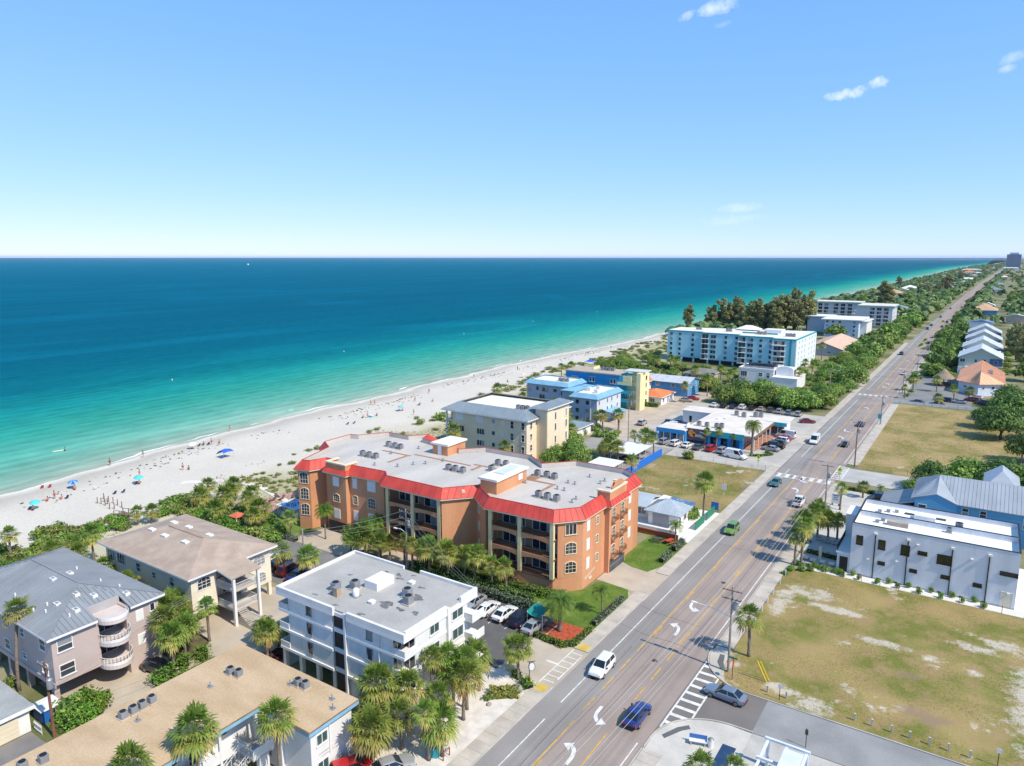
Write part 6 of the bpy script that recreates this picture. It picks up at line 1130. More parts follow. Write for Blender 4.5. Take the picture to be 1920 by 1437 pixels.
HEDGEM = leafmat('hedge leaf', [(0, (0.056, 0.136, 0.017)), (.4, (0.131, 0.273, 0.030)), (.8, (0.244, 0.384, 0.048)), (1, (0.413, 0.443, 0.081))], .3, 1.5)
SILVER = leafmat('silver green leaf', [(0, (0.078, 0.117, 0.080)), (.5, (0.169, 0.221, 0.148)), (1, (0.312, 0.351, 0.235))], .2, 1.5)
PURPLE = leafmat('purple leaf', [(0, (0.030, 0.012, 0.014)), (.5, (0.090, 0.027, 0.028)), (1, (0.180, 0.075, 0.043))], .2, 1.5)
GRASSM = leafmat('coarse grass', [(0, (0.117, 0.156, 0.025)), (.5, (0.260, 0.247, 0.062)), (1, (0.468, 0.377, 0.148))], .3, .8)
DUNEM = leafmat('dune scrub leaf', [(0, (0.084, 0.131, 0.031)), (.45, (0.205, 0.251, 0.062)), (.8, (0.408, 0.371, 0.124)), (1, (0.624, 0.459, 0.207))], .25, .5)
BARKP = mat('palm bark', (.21, .17, .135), .95, .25, 3, 14, bump=.5, stretch=(1, 1, 3)); BARK = mat('tree bark', (.1, .075, .055), .95, .25, 2, 14, bump=.5)
LOTG = leafmat('lot grass blade', [(0, (.18, .215, .04)), (.5, (.30, .27, .085)), (1, (.44, .36, .15))], .45, .3)
class LB:
 """leaf builder: quads with an age per face"""
 def __init__(s): s.v = []; s.f = []; s.a = []
 def quad(s,pts,age): k = len(s.v); s.v += pts; s.f.append((k,k+1,k+2,k+3)); s.a.append(age)
 def tri(s,pts,age): k = len(s.v); s.v += pts; s.f.append((k,k+1,k+2)); s.a.append(age)
 def mesh(s,name,m):
  me = bpy.data.meshes.new(name); me.from_pydata([tuple(p) for p in s.v], [], s.f); me.materials.append(m); at = me.attributes.new('age', 'FLOAT', 'FACE'); at.data.foreach_set('value', s.a); me.update(); return me
def fan_crown(seed,n=40,R0=2.25,skirt=12):
 r = random.Random(seed); L_ = LB(); up = Vector((0,0,1))
 for i in range(n):
  t = i/n; az = i*2.39996+r.uniform(-.2,.2); el = R(82 - 128*t ** .9+r.uniform(-10,10)); d = Vector((math.cos(az)*math.cos(el),math.sin(az)*math.cos(el),math.sin(el)))
  pl = R0*r.uniform(.36,.56); s = d.cross(up).normalized() if abs(d.z) < .98 else Vector((1,0,0)); nrm = s.cross(d).normalized(); c = d*pl+Vector((0,0,-.05*t)); fr = R0*r.uniform(.5,.62); age = min(1,max(0,t*.75+r.uniform(-.12,.15)))
  w = .02; L_.quad([s*-w,s*w,c+s*w,c - s*w],age)
  m_ = 12
  for j in range(m_):
   a = R(-92+184*j/(m_ - 1)+r.uniform(-4,4)); ld = (d*math.cos(a)+s*math.sin(a)); ln = fr*(1 - .28*abs(math.sin(a)))*r.uniform(.88,1.08); sd = (s*math.cos(a) - d*math.sin(a))*(.085*ln)
   fold = nrm*(.06 if j % 2 else -.03); droop = Vector((0,0,-.42*ln*(.45+t*.7)*r.uniform(.6,1.3))); mid = c+ld*ln*.55+fold; tip = c+ld*ln+droop
   L_.quad([c,mid+sd,tip,mid - sd],min(1,age+r.uniform(-.06,.1)))
 for i in range(skirt):     # dead hanging fronds
  az = r.uniform(0,6.28); d = Vector((math.cos(az),math.sin(az),0)); s = d.cross(up); a0 = d*.15+Vector((0,0,-.1)); tip = d*r.uniform(.4,.8)+Vector((0,0,-r.uniform(.9,1.6)))
  for j in range(4): o = s*(j - 1.5)*.13; L_.quad([a0,a0.lerp(tip,.5)+o*1.2+s*.05,tip+o*2,a0.lerp(tip,.5)+o*1.2 - s*.05],r.uniform(.85,1))
 return L_
def feather_crown(seed,n=40,ln0=2.6,droop=1.0,leaf=.42,seg=8,old=.5):
 r = random.Random(seed); L_ = LB(); up = Vector((0,0,1))
 for i in range(n):
  t = i/n; az = i*2.39996+r.uniform(-.15,.15); el = R(78 - 95*t+r.uniform(-8,8)); h = Vector((math.cos(az),math.sin(az),0)); s = h.cross(up); ln = ln0*r.uniform(.88,1.08); pts = []
  p = Vector((0,0,0)); e = el
  for k in range(seg+1): pts.append(p.copy()); p = p+(h*math.cos(e)+up*math.sin(e))*(ln/seg); e -= droop*(.10+.05*k)*(1.15 - .4*t)
  age = min(1,max(0,t*old+r.uniform(-.1,.12)))
  for k in range(seg):
   a,b = pts[k],pts[k+1]; d = (b - a).normalized(); nr = s.cross(d); L_.quad([a - s*.025,a+s*.025,b+s*.018,b - s*.018],min(1,age+.25))
   for q_ in range(2):
    base = a.lerp(b,q_*.5+.25); lf = leaf*math.sin(math.pi*min(.97,(k+q_*.5+1.0)/(seg+1.0)))*1.15+.06
    for sg in (-1,1):
     tip = base+s*sg*lf*.85+d*lf*.55 - up*lf*.42+nr*.04; L_.quad([base - d*.045,base+d*.045,base.lerp(tip,.6)+d*.05,tip],min(1,max(0,age+r.uniform(-.1,.1))))
 return L_
def blob_crown(seed,lobes,n,size,flat=.75,inner=.25,age_up=.35):
 """leaf clumps on and inside a set of lobes (centre, radius): ragged outline with gaps"""
 r = random.Random(seed); L_ = LB(); tot = sum(l[1] ** 2 for l in lobes); zs = [l[0][2] for l in lobes]; zlo,zhi = min(zs) - 1,max(zs)+1
 for c,rad in lobes:
  for i in range(int(n*rad ** 2/tot)):
   d = Vector((r.gauss(0,1),r.gauss(0,1),r.gauss(0,1))).normalized(); k = 1 - (r.random() ** 2)*(inner+.35)+r.uniform(-.05,.14)
   p = Vector(c)+Vector((d.x,d.y,d.z*flat))*rad*k
   nrm = (d+Vector((r.uniform(-.8,.8),r.uniform(-.8,.8),r.uniform(-.3,.9)))).normalized(); u = nrm.cross(Vector((r.uniform(-1,1),r.uniform(-1,1),r.uniform(-1,1)))).normalized(); w = nrm.cross(u); s = size*r.uniform(.6,1.35)
   age = min(1,max(0,.45+r.gauss(0,.2)))
   L_.quad([p - u*s,p - w*s*.55+u*s*.1,p+u*s,p+w*s*.6 - u*s*.1],age)
 return L_
def trunk_mesh(name,r0,r1,rings=8,boots=False,bend_=.0,seed=0):
 r = random.Random(seed); pts,rad = [],[]
 for i in range(rings+1): t = i/rings; pts.append((bend_*math.sin(t*2.2)*.9,bend_*.5*t*t,t)); rad.append((r0+(r1 - r0)*t)*(1.25 if i == 0 else 1)*(1+(.10 if boots and i % 2 else 0)))
 return pts,rad
def palm_trunk(h,r0,r1,lean,seed):
 pts, rad = trunk_mesh('trunk', r0, r1, 10, True, 0, seed); az = seed * 1.7; P_ = [(lean * math.cos(az) * t * t * h, lean * math.sin(az) * t * t * h, t * h - .1 * (t == 0)) for _, _, t in pts]; rad[-1] *= 1.5; rad[-2] *= 1.25
 return MB().tube(P_, rad, 8).mesh('trunk', BARKP, True), P_[-1]
FANS = [fan_crown(s, 26 + 5 * (s % 4), 1.95 + .16 * (s % 4), 4 + 6 * (s % 4)).mesh('crown', SABAL) for s in range(10)]
TR = {}
def palm(x, y, h, label, group='sabal palms', kind='fan', s=1.0, lean=None, z=0.0):
 seed = abs(int(x * 31 + y * 17)) % 97; lean = (seed % 7) * .02 if lean is None else lean; s *= (.86, 1.0, 1.12, .94, 1.06)[seed % 5] if kind == 'fan' else 1.0
 t = thing('palm_tree', label, 'palm', (x, y, z), seed * .7, group); k = (round(h * 2) / 2, seed % 4, round(lean, 2), kind)
 if k not in TR: TR[k] = palm_trunk(k[0], .19 if kind == 'fan' else (.3 if kind == 'date' else .13), .15 if kind == 'fan' else (.24 if kind == 'date' else .1), k[2], seed % 4)
 me, top = TR[k]; link('trunk', me, t); cm = {'fan': FANS[seed % 10], 'date': DATE[seed % 2], 'coco': COCO[seed % 2], 'areca': ARECA[seed % 2]}[kind]; link('crown', cm, t, top, seed, s); return t
DATE = [feather_crown(s, 64, 3.1, 1.0, .55, 9).mesh('crown', FEATH) for s in (1, 2)]; COCO = [feather_crown(s, 17, 2.3, 1.25, .6, 8, .35).mesh('crown', FEATH) for s in (3, 4)]; ARECA = [feather_crown(s, 34, 2.3, 1.1, .5, 8, .6).mesh('crown', HEDGEM) for s in (5, 6)]
def tag_palms(lst,fmt,group,**kw):
 for i, e in enumerate(lst): palm(e[0], e[1], e[2], fmt % ORD[i] if '%s' in fmt else fmt, group, **kw)
# --- palms one can pick out near the camera
palm(-90.2, 31.2, 9.4, 'tall palm at the corner of the mauve flats', s=1.0); palm(-132.1, 47, 4.6, 'lone palm on the dune left of the mauve flats'); palm(-112.6, 48.6, 5.3, 'palm at the seaward corner beside the tan hip roof'); palm(-106.2, 49.0, 4.6, 'palm between the two hip roofs, second from the sea'); palm(-98.5, 48.2, 4.4, 'palm between the two hip roofs, third from the sea')
tag_palms([(-118.7, 53.8, 5.4), (-118.1, 50.6, 5.2), (-117.6, 47.4, 5.0)], '%s palm of the clump seaward of the tan hip roof', 'palm clump by the tan hip roof'); palm(-110.0, 48.4, 3.4, 'low palm under the seaward corner window of the cream flats', s=.9)
tag_palms([(-83.4, 47.6, 5.4), (-80.2, 45.9, 4.6), (-78.6, 43.4, 5.2), (-81.7, 50.2, 5.0)], '%s palm of the group between mauve flats and cream stairs', 'palms between the flats')
palm(-75.8, 54.4, 2.0, 'bright bushy palm beside the cream stair tower', kind='areca', s=.95); palm(-74.0, 56.6, 1.6, 'small bushy palm behind the cream stair tower', kind='areca', s=.8); palm(-87.6, 49.4, 4.0, 'palm at the front corner of the cream hip-roofed flats')
palm(-56.0, 32.3, 8.0, 'palm rising in front of the tan motel roof by its gallery', s=1.05, lean=.0); palm(-56.2, 26.6, 8.0, 'palm crown at the bottom edge over the motel court', s=1.0); palm(-51.2, 37.5, 8.0, 'palm with curved trunk beside the motel street wing', s=1.0, lean=.03)
palm(-69.9, 50.4, 5.0, 'palm at the seaward corner of the white block', s=.9); palm(-72.4, 52.4, 3.2, 'short palm seaward of the white block', s=.8)
GR = [(-48.9,47.2,4.6),(-50.0,49.6,6.0),(-46.6,44.9,4.4),(-46.2,48.6,4.2),(-42.8,48.9,5.6),(-42.0,50.1,3.4),(-47.4,51.2,5.4),(-47.2,54.6,7.2),(-46.7,56.4,6.2),(-45.4,56.2,5.2),(-43.8,55.9,5.6),(-44.6,57.6,6.0),(-45.6,61.2,4.4),(-43.0,65.6,4.0),(-44.8,52.6,4.0)]
for i,(x,y,h) in enumerate(GR):
 palm(x, y, h, ['palm at the motel corner in the white block grove', 'tall palm against the south wall of the white block', 'dense low palm behind the red car', 'palm beside the grey parked car', 'slim palm by the blue bins', 'short leaning palm by the blue bins', 'palm in the heart of the white block grove', 'tallest palm at the white block east front', 'palm just left of the tall pipe on the white block', 'dark slim palm trunk on the white gravel', 'thick palm trunk on the white gravel', 'full palm crown right of the white block', 'low palm at the north end of the grove', 'palm standing by the hanging sign and drive', 'small palm in front of the white gravel'][i], 'palm grove before the white block', s=1.08 if i in (2, 10, 11) else 1.0)
tag_palms([(-85.6, 79.6, 3.4), (-83.0, 80.0, 4.2), (-80.4, 80.6, 4.2), (-78.7, 81.4, 3.6)], '%s palm of the clump in front of the orange garage wing', 'palms along the orange condominium'); tag_palms([(-73.8, 81.4, 4.4), (-70.6, 81.8, 4.4), (-67.1, 82.3, 4.6), (-62.2, 82.6, 5.0), (-57.1, 83.8, 4.0)], '%s palm from the sea in the row before the orange balconies', 'palms along the orange condominium', s=.95)
palm(-101.2, 79.6, 4.2, 'full palm at the west end of the orange drive', s=1.05); palm(-95.6, 82.6, 5.4, 'bright feathery palm with forked trunk by the orange tower', kind='areca', s=1.0); palm(-86.0, 85.2, 4.6, 'bright feathery palm against the orange wall', kind='areca', s=1.0); palm(-89.6, 68.9, 4.0, 'palm over the parked blue and maroon cars'); palm(-85.2, 69.6, 4.0, 'palm beside the wooden pole in the car lane')
palm(-44.5, 78.2, 4.2, 'big date palm on the red mulch bed', kind='date', s=.95); palm(-41.7, 85.4, 3.4, 'small feather palm on the lawn by the pavement', kind='coco', s=.8); palm(-43.0, 116.8, 2.9, 'coconut palm before the white cottage', kind='coco', s=.85); palm(-21.4, 86.1, 5.4, 'lone palm right of the road by the utility pole', s=1.05)
tag_palms([(-22.9, 117.8, 5.2), (-21.9, 117.9, 6.8), (-23.0, 124.0, 5.4), (-22.8, 129.5, 5.4), (-22.3, 133.0, 4.2), (-20.3, 131.8, 4.0), (-18.9, 132.4, 4.2), (-23.3, 137.2, 4.4)], '%s palm of the row before the modern white house', 'palms before the modern white house'); palm(-21.4, 150.4, 4.4, 'palm by the white sign of the blue house', s=1.0); palm(-18.7, 161, 2.4, 'small palm behind the blue house hedge', s=.7); palm(-15.6, 164.2, 1.8, 'tiny palm near the blue house car', kind='coco', s=.5); palm(-11.6, 160.8, 2.0, 'small palm by the blue house carport', s=.75)
palm(-42.8, 131.0, 7.4, 'tall palm between white cottage and vacant lot', s=1.0)
tag_palms([(-132.7, 84, 3.2), (-126.9, 86.2, 3.4), (-124.6, 83.4, 3.4), (-123.0, 80.9, 3.6), (-118.9, 76.4, 3.2), (-116.3, 81.6, 3.8), (-111.0, 79.8, 3.6), (-128.2, 79.0, 3.2), (-120.4, 85.4, 3.2)], '%s palm of the dune thicket by the condominium pool', 'palms in the dune thicket'); tag_palms([(-130.6, 67.7, 2.6), (-129.0, 69.4, 2.4), (-108.8, 77.8, 3.6)], '%s small palm at the dune end of the car lane', 'palms in the dune thicket', s=.85)
palm(-139.9, 199.8, 5, 'palm on the beach edge before the blue-grey apartments'); palm(-127.6, 197.2, 4, 'palm at the seaward end of the blue-grey apartments'); palm(-130.5, 194.5, 2.6, 'short palm beside the blue-grey apartments', s=.8); palm(-110.5, 139.6, 6.4, 'palm before the cream condominium wall'); palm(-94.6, 137.6, 5.2, 'palm at the street corner of the cream condominium'); palm(-107.2, 195.4, 6.5, 'slim palm in front of the blue-grey apartments')
tag_palms([(-87, 185.8, 5), (-91.3, 184.4, 4.4), (-94.4, 186.6, 3.6)], '%s palm beside the tan paved yard', 'palms by the tan yard'); tag_palms([(-73.8, 168.4, 4.6), (-71.3, 168.8, 4.6), (-68.8, 168.6, 4.4)], '%s palm in the row of three by the blue mall wing', 'palms by the strip mall'); tag_palms([(-71.4, 152.8, 4.8), (-74.4, 153.6, 5.2), (-64.6, 145.6, 4.4)], '%s palm around the white carports', 'palms around the carports')
palm(-47.9, 183.0, 7.3, 'big date palm at the mall corner island', kind='date', s=.95); tag_palms([(-60.6, 183.9, 3.8), (-57.6, 184.1, 4.4), (-53.4, 184.2, 3.6)], '%s palm before the mall mural front', 'palms by the strip mall', s=.6)
tag_palms([(-136.7, 239.2, 8), (-134.4, 243.5, 8)], '%s tall palm on the beach behind the blue block', 'tall palms behind the blue block'); tag_palms([(-22.9, 287.7, 4.2), (-21.8, 305.6, 4.4), (-14.2, 309, 4.4), (-12.4, 280.5, 2.4), (-7.9, 291.5, 4.6), (-3.6, 295, 3.6)], '%s palm in the car park by the tiki hut', 'palms in the tiki hut car park')
tag_palms([(-61.6, 307, 7.5), (-60.3, 297, 7), (-59.4, 288.5, 6.5), (-57.5, 303, 7.2), (-69.5, 371, 7), (-67.8, 378, 7)], '%s palm beside the white solar house', 'palms near the turquoise block'); tag_palms([(-121, 297, 5), (-117.6, 304, 5), (-112.4, 298, 5.5), (-97, 279, 5), (-88.5, 284.5, 5.5), (-82.3, 281, 5.5), (-81.8, 274, 5), (-85.8, 236, 6), (-83, 252, 6), (-125, 303, 5)], '%s palm in the gardens below the turquoise block', 'palms near the turquoise block')

# --- broad trees: limbs and ragged leaf crowns, shared shapes
def tree_shape(seed,w,h,n,size,m,lobes_n=9,flat=.72,base=.24):
 r = random.Random(seed); lobes = []
 for i in range(lobes_n): a = i*2.4+r.uniform(-.3,.3); k = math.sqrt((i+.3)/lobes_n); lobes.append(((math.cos(a)*w*.62*k,math.sin(a)*w*.62*k,h*(base+.42*(1 - k*.75)+r.uniform(-.06,.08))),w*r.uniform(.3,.44)))
 cr = blob_crown(seed, lobes, n, size, flat).mesh('crown', m); q = MB(); fork = h * base * .7; q.tube([(0, 0, -.1), (.05, .03, fork * .6), (0, 0, fork)], [w * .06, w * .045, w * .04], 7)
 for c,rad in lobes[:7]: q.tube([(0,0,fork*.9),(c[0]*.5,c[1]*.5,fork+(c[2] - fork)*.6),(c[0],c[1],c[2])],[w*.03,w*.02,w*.008],5)
 return q.mesh('trunk', BARK, True), cr
OAK = [tree_shape(s,4.6,6.2,3400,.27,LEAFM,14) for s in (1,2,3)]; DOAK = [tree_shape(s,5.0,8.0,3400,.27,DARKLEAF,14,.72,.22) for s in (4,5)]; FARTREE = [tree_shape(s,5.0,8.0,900,.55,(LEAFM,DARKLEAF,LEAFM)[s % 3],9) for s in (11,12,13)]
def pine_shape(seed):
 r = random.Random(seed); lobes = []; q = MB(); lead = [(0,0,19)]+[(r.uniform(-3.5,3.5),r.uniform(-3.5,3.5),r.uniform(13,18)) for _ in range(3)]
 for lx,ly,lh in lead:
  q.tube([(lx*.1,ly*.1,0),(lx*.6,ly*.6,lh*.5),(lx,ly,lh*.95)],[.36,.22,.05],6)
  for i in range(15):
   t = i/15; a = r.uniform(0,6.28); k = (3.6*math.sin(math.pi*(t*.8+.15))+.5)*r.uniform(.4,1.0); c = (lx*(.3+.7*t)+math.cos(a)*k,ly*(.3+.7*t)+math.sin(a)*k,3.5+t*(lh - 3.5)); lobes.append((c,r.uniform(1.2,2.1)*(1.15 - .35*t))); q.tube([(lx*(.2+.7*t),ly*(.2+.7*t),c[2]*.88),c],[.08,.02],4)
 return q.mesh('trunk', BARK, True), blob_crown(seed, lobes, 6000, .5, .8, .4).mesh('crown', PINEM)
PINES = [pine_shape(s) for s in (21,22,23)]
def tree(x, y, s, shape, label, group, name='tree', cat='tree', sz=None):
 t = thing(name, label, cat, (x, y, 0), random.uniform(0, 6.28), group); t.scale = (s, s, sz or s * random.uniform(.88, 1.12)); link('trunk', shape[0], t); link('crown', shape[1], t); return t
for i, (x, y, s) in enumerate([(-83.5, 152, .95), (-79.5, 146.5, .9), (-90, 163, .9), (-77.8, 160, .8), (-85.5, 146, .8), (-81.5, 139, .7)]): tree(x, y, s, OAK[i % 3], '%s leafy tree beside the cream condominium' % ORD[i], 'trees beside the cream condominium')
for i, (x, y) in enumerate([(-84.6, 132.6), (-87.6, 135.5), (-82.0, 135.0), (-89.5, 131)]): palm(x, y, 1.5, '%s bright bushy palm at the cream tower foot' % ORD[i], 'bushy palms at the cream tower', kind='areca', s=1.05)
for i, (x, y, s) in enumerate([(-70, 250, 1.5), (-63, 252, 1.6), (-74, 244, 1.2), (-59.5, 246, 1.4), (-66.5, 243, 1.2), (-53, 245, 1.3), (-47.5, 246, 1.2), (-44.2, 254, 1.2), (-56.5, 252, 1.3), (-86, 262, 1.2), (-49.0, 252, 1.2)]): tree(x, y, s, OAK[i % 3], ('%s spreading tree behind the strip mall' % ORD[i]), 'trees behind the strip mall')
for i, (x, y, s) in enumerate([(-46, 264, 1.15), (-42.5, 306, 1.4), (-50, 318, 1.2), (-47, 331, 1.2), (-55, 314, 1.0), (-45.5, 346, 1.2), (-46, 362, 1.3), (-52, 352, 1.1), (-41.8, 290, .9), (-44.2, 278, .9), (-57, 336, 1.0), (-43.5, 322, 1.1), (-49, 382, 1.2), (-56, 372, 1.1)]): tree(x, y, s, OAK[(i + 1) % 3], ('%s roadside tree before the turquoise block' % ORD[i]), 'roadside trees before the turquoise block')
for i, (x, y, s) in enumerate([(-181, 500, .8), (-166, 500, .85), (-158, 506, 1.2), (-150, 514, 1.2), (-142, 520, 1.15), (-134, 508, 1.2), (-126, 518, 1.25), (-118, 522, 1.3), (-111, 514, 1.4), (-105, 526, 1.3), (-145, 504, 1.0), (-154, 522, 1.1), (-122, 505, 1.1)]): tree(x, y, s, PINES[i % 3], ('%s feathery pine from the sea behind turquoise block' % ORD[i]), 'pines behind the turquoise block', 'pine_tree', 'pine')
for i, (x, y, s) in enumerate([(5.6, 236, 1.45), (8, 262, 1.6), (2.0, 250, 1.1), (11, 212, 1.2), (15, 240, 1.4), (8, 288, 1.3), (14, 270, 1.4)]): tree(x, y, s, DOAK[i % 2], ('%s dark oak at the edge of the straw meadow' % ORD[i]), 'dark oaks by the meadow')
for i, (x, y, s) in enumerate([(-6.4, 175, 1.05), (-1.0, 178.5, 1.3), (4.5, 178, 1.35), (10.5, 176, 1.45), (16, 180, 1.4), (-9.6, 171, .7), (22, 172, 1.4), (8, 183, 1.2), (0.5, 183, 1.1)]): tree(x, y, s, (OAK[i % 3] if i % 2 else DOAK[0]), ('%s tree of the thicket behind the blue house' % ORD[i]), 'thicket behind the blue house')
tag_palms([(-100.5, 178.5, 4.6), (-96.4, 170.5, 4.2), (-104.6, 185.2, 5.0), (-91.8, 166.4, 4.0), (-112.5, 192.5, 4.4), (-94.6, 160.8, 4.4)], '%s palm in the garden between cream and blue-grey apartments', 'palms in the garden behind the cream condominium')
for i, (x, y, s) in enumerate([(-98.5, 168, .8), (-102.6, 174, .9), (-95.4, 176.5, .7), (-87.8, 150.4, .8)]): tree(x, y, s, OAK[i % 3], '%s tree in the garden behind the cream condominium' % ORD[i], 'garden trees behind the cream condominium')
palm(-5.0, 170.5, 3.4, 'dry-skirted palm behind the blue house roof', s=.9)
for i, (x, y, s) in enumerate([(-141, 302, 1.1), (-138, 283, 1.05), (-131, 293, 1.0), (-121, 289, .75), (-135, 320, .9), (-127, 308, .8), (-146, 292, .9), (-137, 270, .8), (-129, 278, .8), (-144, 314, .9)]): tree(x, y, s, OAK[i % 3], ('%s low tree on the dune before turquoise block' % ORD[i]), 'dune trees before the turquoise block')
rt = random.Random(4); spots = []
for i in range(170): # left of the road, beyond the turquoise block
 y = 380*(1.0115 ** i); spots.append((bend(y) - 44 - rt.uniform(0,26) if rt.random() < .6 else shore(y)+rt.uniform(50,105),y+rt.uniform(-8,8),rt.uniform(.95,1.6)))
for i,(x,y,s) in enumerate(spots):
 if (-106 < x < -56 and 480 < y < 632) or (-82 < x < -56 and 385 < y < 450) or (-132 < x < -66 and 318 < y < 372): x = -46 - rt.uniform(0,6)
 tree(x, y, s, (FARTREE + PINES[:1])[i % 4] if i % 9 == 0 else FARTREE[i % 3], 'green tree in the woodland between the road and the sea', 'woodland between road and sea', sz=None)
spots = []
for i in range(150): y = 345*(1.0125 ** i); spots.append((bend(y)+rt.choice((rt.uniform(-24,-13),rt.uniform(-22,-12),rt.uniform(10,30),rt.uniform(16,60))),y+rt.uniform(-6,6),rt.uniform(.7,1.35)))
for i,(x,y,s) in enumerate(spots):
 if -12 < x < 9 and y < 560: x = -17
 tree(x, y, s, FARTREE[i % 3], 'green tree in the wooded gardens right of the road', 'wooded gardens right of the road')
for i, (x, y) in enumerate([(12, 470), (13.5, 480), (15, 462), (12.5, 430), (14, 405)]): tree(x, y, .8, PINES[i % 3], '%s tall dark conifer right of the townhouses' % ORD[i], 'conifers by the townhouses', 'conifer', 'conifer')
for i, (x, y) in enumerate([(8.6, 372), (8.9, 392), (9.2, 412), (8.8, 436)]): tree(x, y, .55, OAK[i % 3], '%s bright tree along the townhouse drive' % ORD[i], 'trees along the townhouse drive')
tree(-138, 1420, 1.0, PINES[0], 'reddish pine standing alone on the far beach', 'far beach pines', 'pine_tree', 'pine'); tree(-73, 1110, .95, PINES[1], 'dark tall pine by the far road bend', 'far beach pines', 'pine_tree', 'pine'); tree(-62, 1125, 1.0, PINES[2], 'dark pine beside the tall one by the far road', 'far beach pines', 'pine_tree', 'pine')
# beyond the trees one can tell apart: a wood that reads as one mass
L_ = LB(); rf = random.Random(9)
for i in range(5400):
 y = 620*math.exp(rf.uniform(0,3.0)) if i < 4200 else 440*math.exp(rf.uniform(0,2.6)); b_ = bend(y); x = shore(y)+rf.uniform(13,48) if i >= 4200 else b_+(rf.uniform(-19,-10) if rf.random() < .12 else (rf.uniform(-17,900) ** 1 if rf.random() < .6 else -45 - rf.uniform(0,max(5,b_ - 45 - shore(y) - 48)))); rad = rf.uniform(3,6.5); h = rf.uniform(4,9) if i < 4200 else rf.uniform(2,6)
 if b_ - 42 < x < b_ - 21: continue
 for j in range(16):
  d = Vector((rf.gauss(0,1),rf.gauss(0,1),abs(rf.gauss(0,1)))).normalized(); p_ = Vector((x,y,h*.45))+Vector((d.x*rad,d.y*rad,d.z*h*.6)); u = d.cross(Vector((rf.uniform(-1,1),rf.uniform(-1,1),.3))).normalized(); w = d.cross(u); s = rad*rf.uniform(.35,.6); L_.quad([p_ - u*s,p_ - w*s,p_+u*s,p_+w*s],min(1,max(0,.4+rf.gauss(0,.2))))
tag(link('distant_woodland', L_.mesh('distant_woodland', leafmat('distant leaf', [(0, (0.042, 0.078, 0.030)), (.5, (0.109, 0.169, 0.055)), (1, (0.233, 0.273, 0.087))], 0, .05))), 'distant dark green woodland reaching to the horizon along the road', 'woodland', kind='stuff')

# --- shrubs, hedges, dune scrub
def shrub_shape(seed,m,n=420,size=.13,flat=.8,lob=5):
 r = random.Random(seed); lobes = [((r.uniform(-.5, .5), r.uniform(-.5, .5), r.uniform(.3, .75)), r.uniform(.35, .6)) for _ in range(lob)]; return blob_crown(seed, lobes, n, size, flat, .5).mesh('foliage', m)
SHG = [shrub_shape(s,LEAFM) for s in (31,32,33)]; SHB = [shrub_shape(s,HEDGEM) for s in (34,35)]; SHD = [shrub_shape(s,DUNEM,300,.14,.6,6) for s in (36,37,38)]; SHS = [shrub_shape(s,SILVER) for s in (39,)]; SHP = [shrub_shape(s,PURPLE) for s in (40,)]
STEM = MB().tube([(0, 0, 0), (.05, 0, .35), (.2, .1, .6)], [.05, .035, .015], 5).tube([(0, 0, .1), (-.15, .1, .5)], [.03, .012], 4).mesh('stem', BARK)
def shrub(x, y, s, shape, label, group, sz=None, name='shrub', z=0.0):
 t = thing(name, label, 'shrub', (x, y, z), random.uniform(0, 6.28), group); t.scale = (s, s, sz or s * random.uniform(.75, 1.0)); link('foliage', shape, t); link('stem', STEM, t); return t
rs = random.Random(17); cnt = 0
def merged(name,label,items,m,cat):
 V,F,A = [],[],[]
 for me,x,y,s,sz,a in items:
  k = len(V); ca, sa = math.cos(a), math.sin(a); V += [(x + s * (ca * p.co.x - sa * p.co.y), y + s * (sa * p.co.x + ca * p.co.y), .04 + sz * p.co.z) for p in me.vertices]; F += [tuple(k + i for i in p.vertices) for p in me.polygons]; A += [d.value for d in me.attributes['age'].data]
 me = bpy.data.meshes.new(name); me.from_pydata(V, [], F); me.materials.append(m); at = me.attributes.new('age', 'FLOAT', 'FACE'); at.data.foreach_set('value', A); tag(link(name, me), label, cat, kind='stuff')
scrub = []
DUNE = [(-133.5,55,5.5,7,34),(-128,50.5,5,4.5,22),(-131,78.5,7.5,5.5,46),(-121,80,6,5,34),(-134,64.5,4,3,12),(-131,46.5,6,3.5,22),(-114,76,5,2.4,20),(-105,77.6,3.5,1.8,12),(-126,98,6,5,26),(-135,97,6,4.5,24)]
for cx,cy,rx,ry,n in DUNE:
 for i in range(n):
  a = rs.uniform(0,6.28); k = math.sqrt(rs.random()); x,y = cx+rx*k*math.cos(a),cy+ry*k*math.sin(a); dense = cy < 90
  if dense: shrub(x, y, rs.uniform(1.0, 2.1), rs.choice(SHG + SHD + SHB[:1]), 'rounded green shrub in the dune thicket', 'dune thicket shrubs', z=.05)
  else: s = rs.uniform(.5,1.2); scrub.append((rs.choice(SHD),x,y,s,s*.5,rs.uniform(0,6)))
for i in range(380):
 y = rs.uniform(100,470); x = shore(y)+veg(y)+rs.uniform(-3,24)
 if x > -124 and 325 < y < 360: continue
 s = rs.uniform(.6,1.7) if y < 200 else rs.uniform(1.0,2.8); scrub.append((rs.choice(SHD),x,y,s,s*rs.uniform(.35,.7),rs.uniform(0,6)))
merged('dune_scrub', 'low tan-green scrub scattered over the open dune strip', scrub, DUNEM, 'scrub')
for i, (x, y, s) in enumerate([(-138, 168, 2.6), (-134.5, 172, 2.8), (-132, 165, 2.2), (-128.5, 170, 2.4), (-140.5, 160, 1.6)]): shrub(x, y, s, SHG[i % 3], '%s big sea-grape bush seaward of the cream condominium' % ORD[i], 'sea-grape bushes', z=.05)
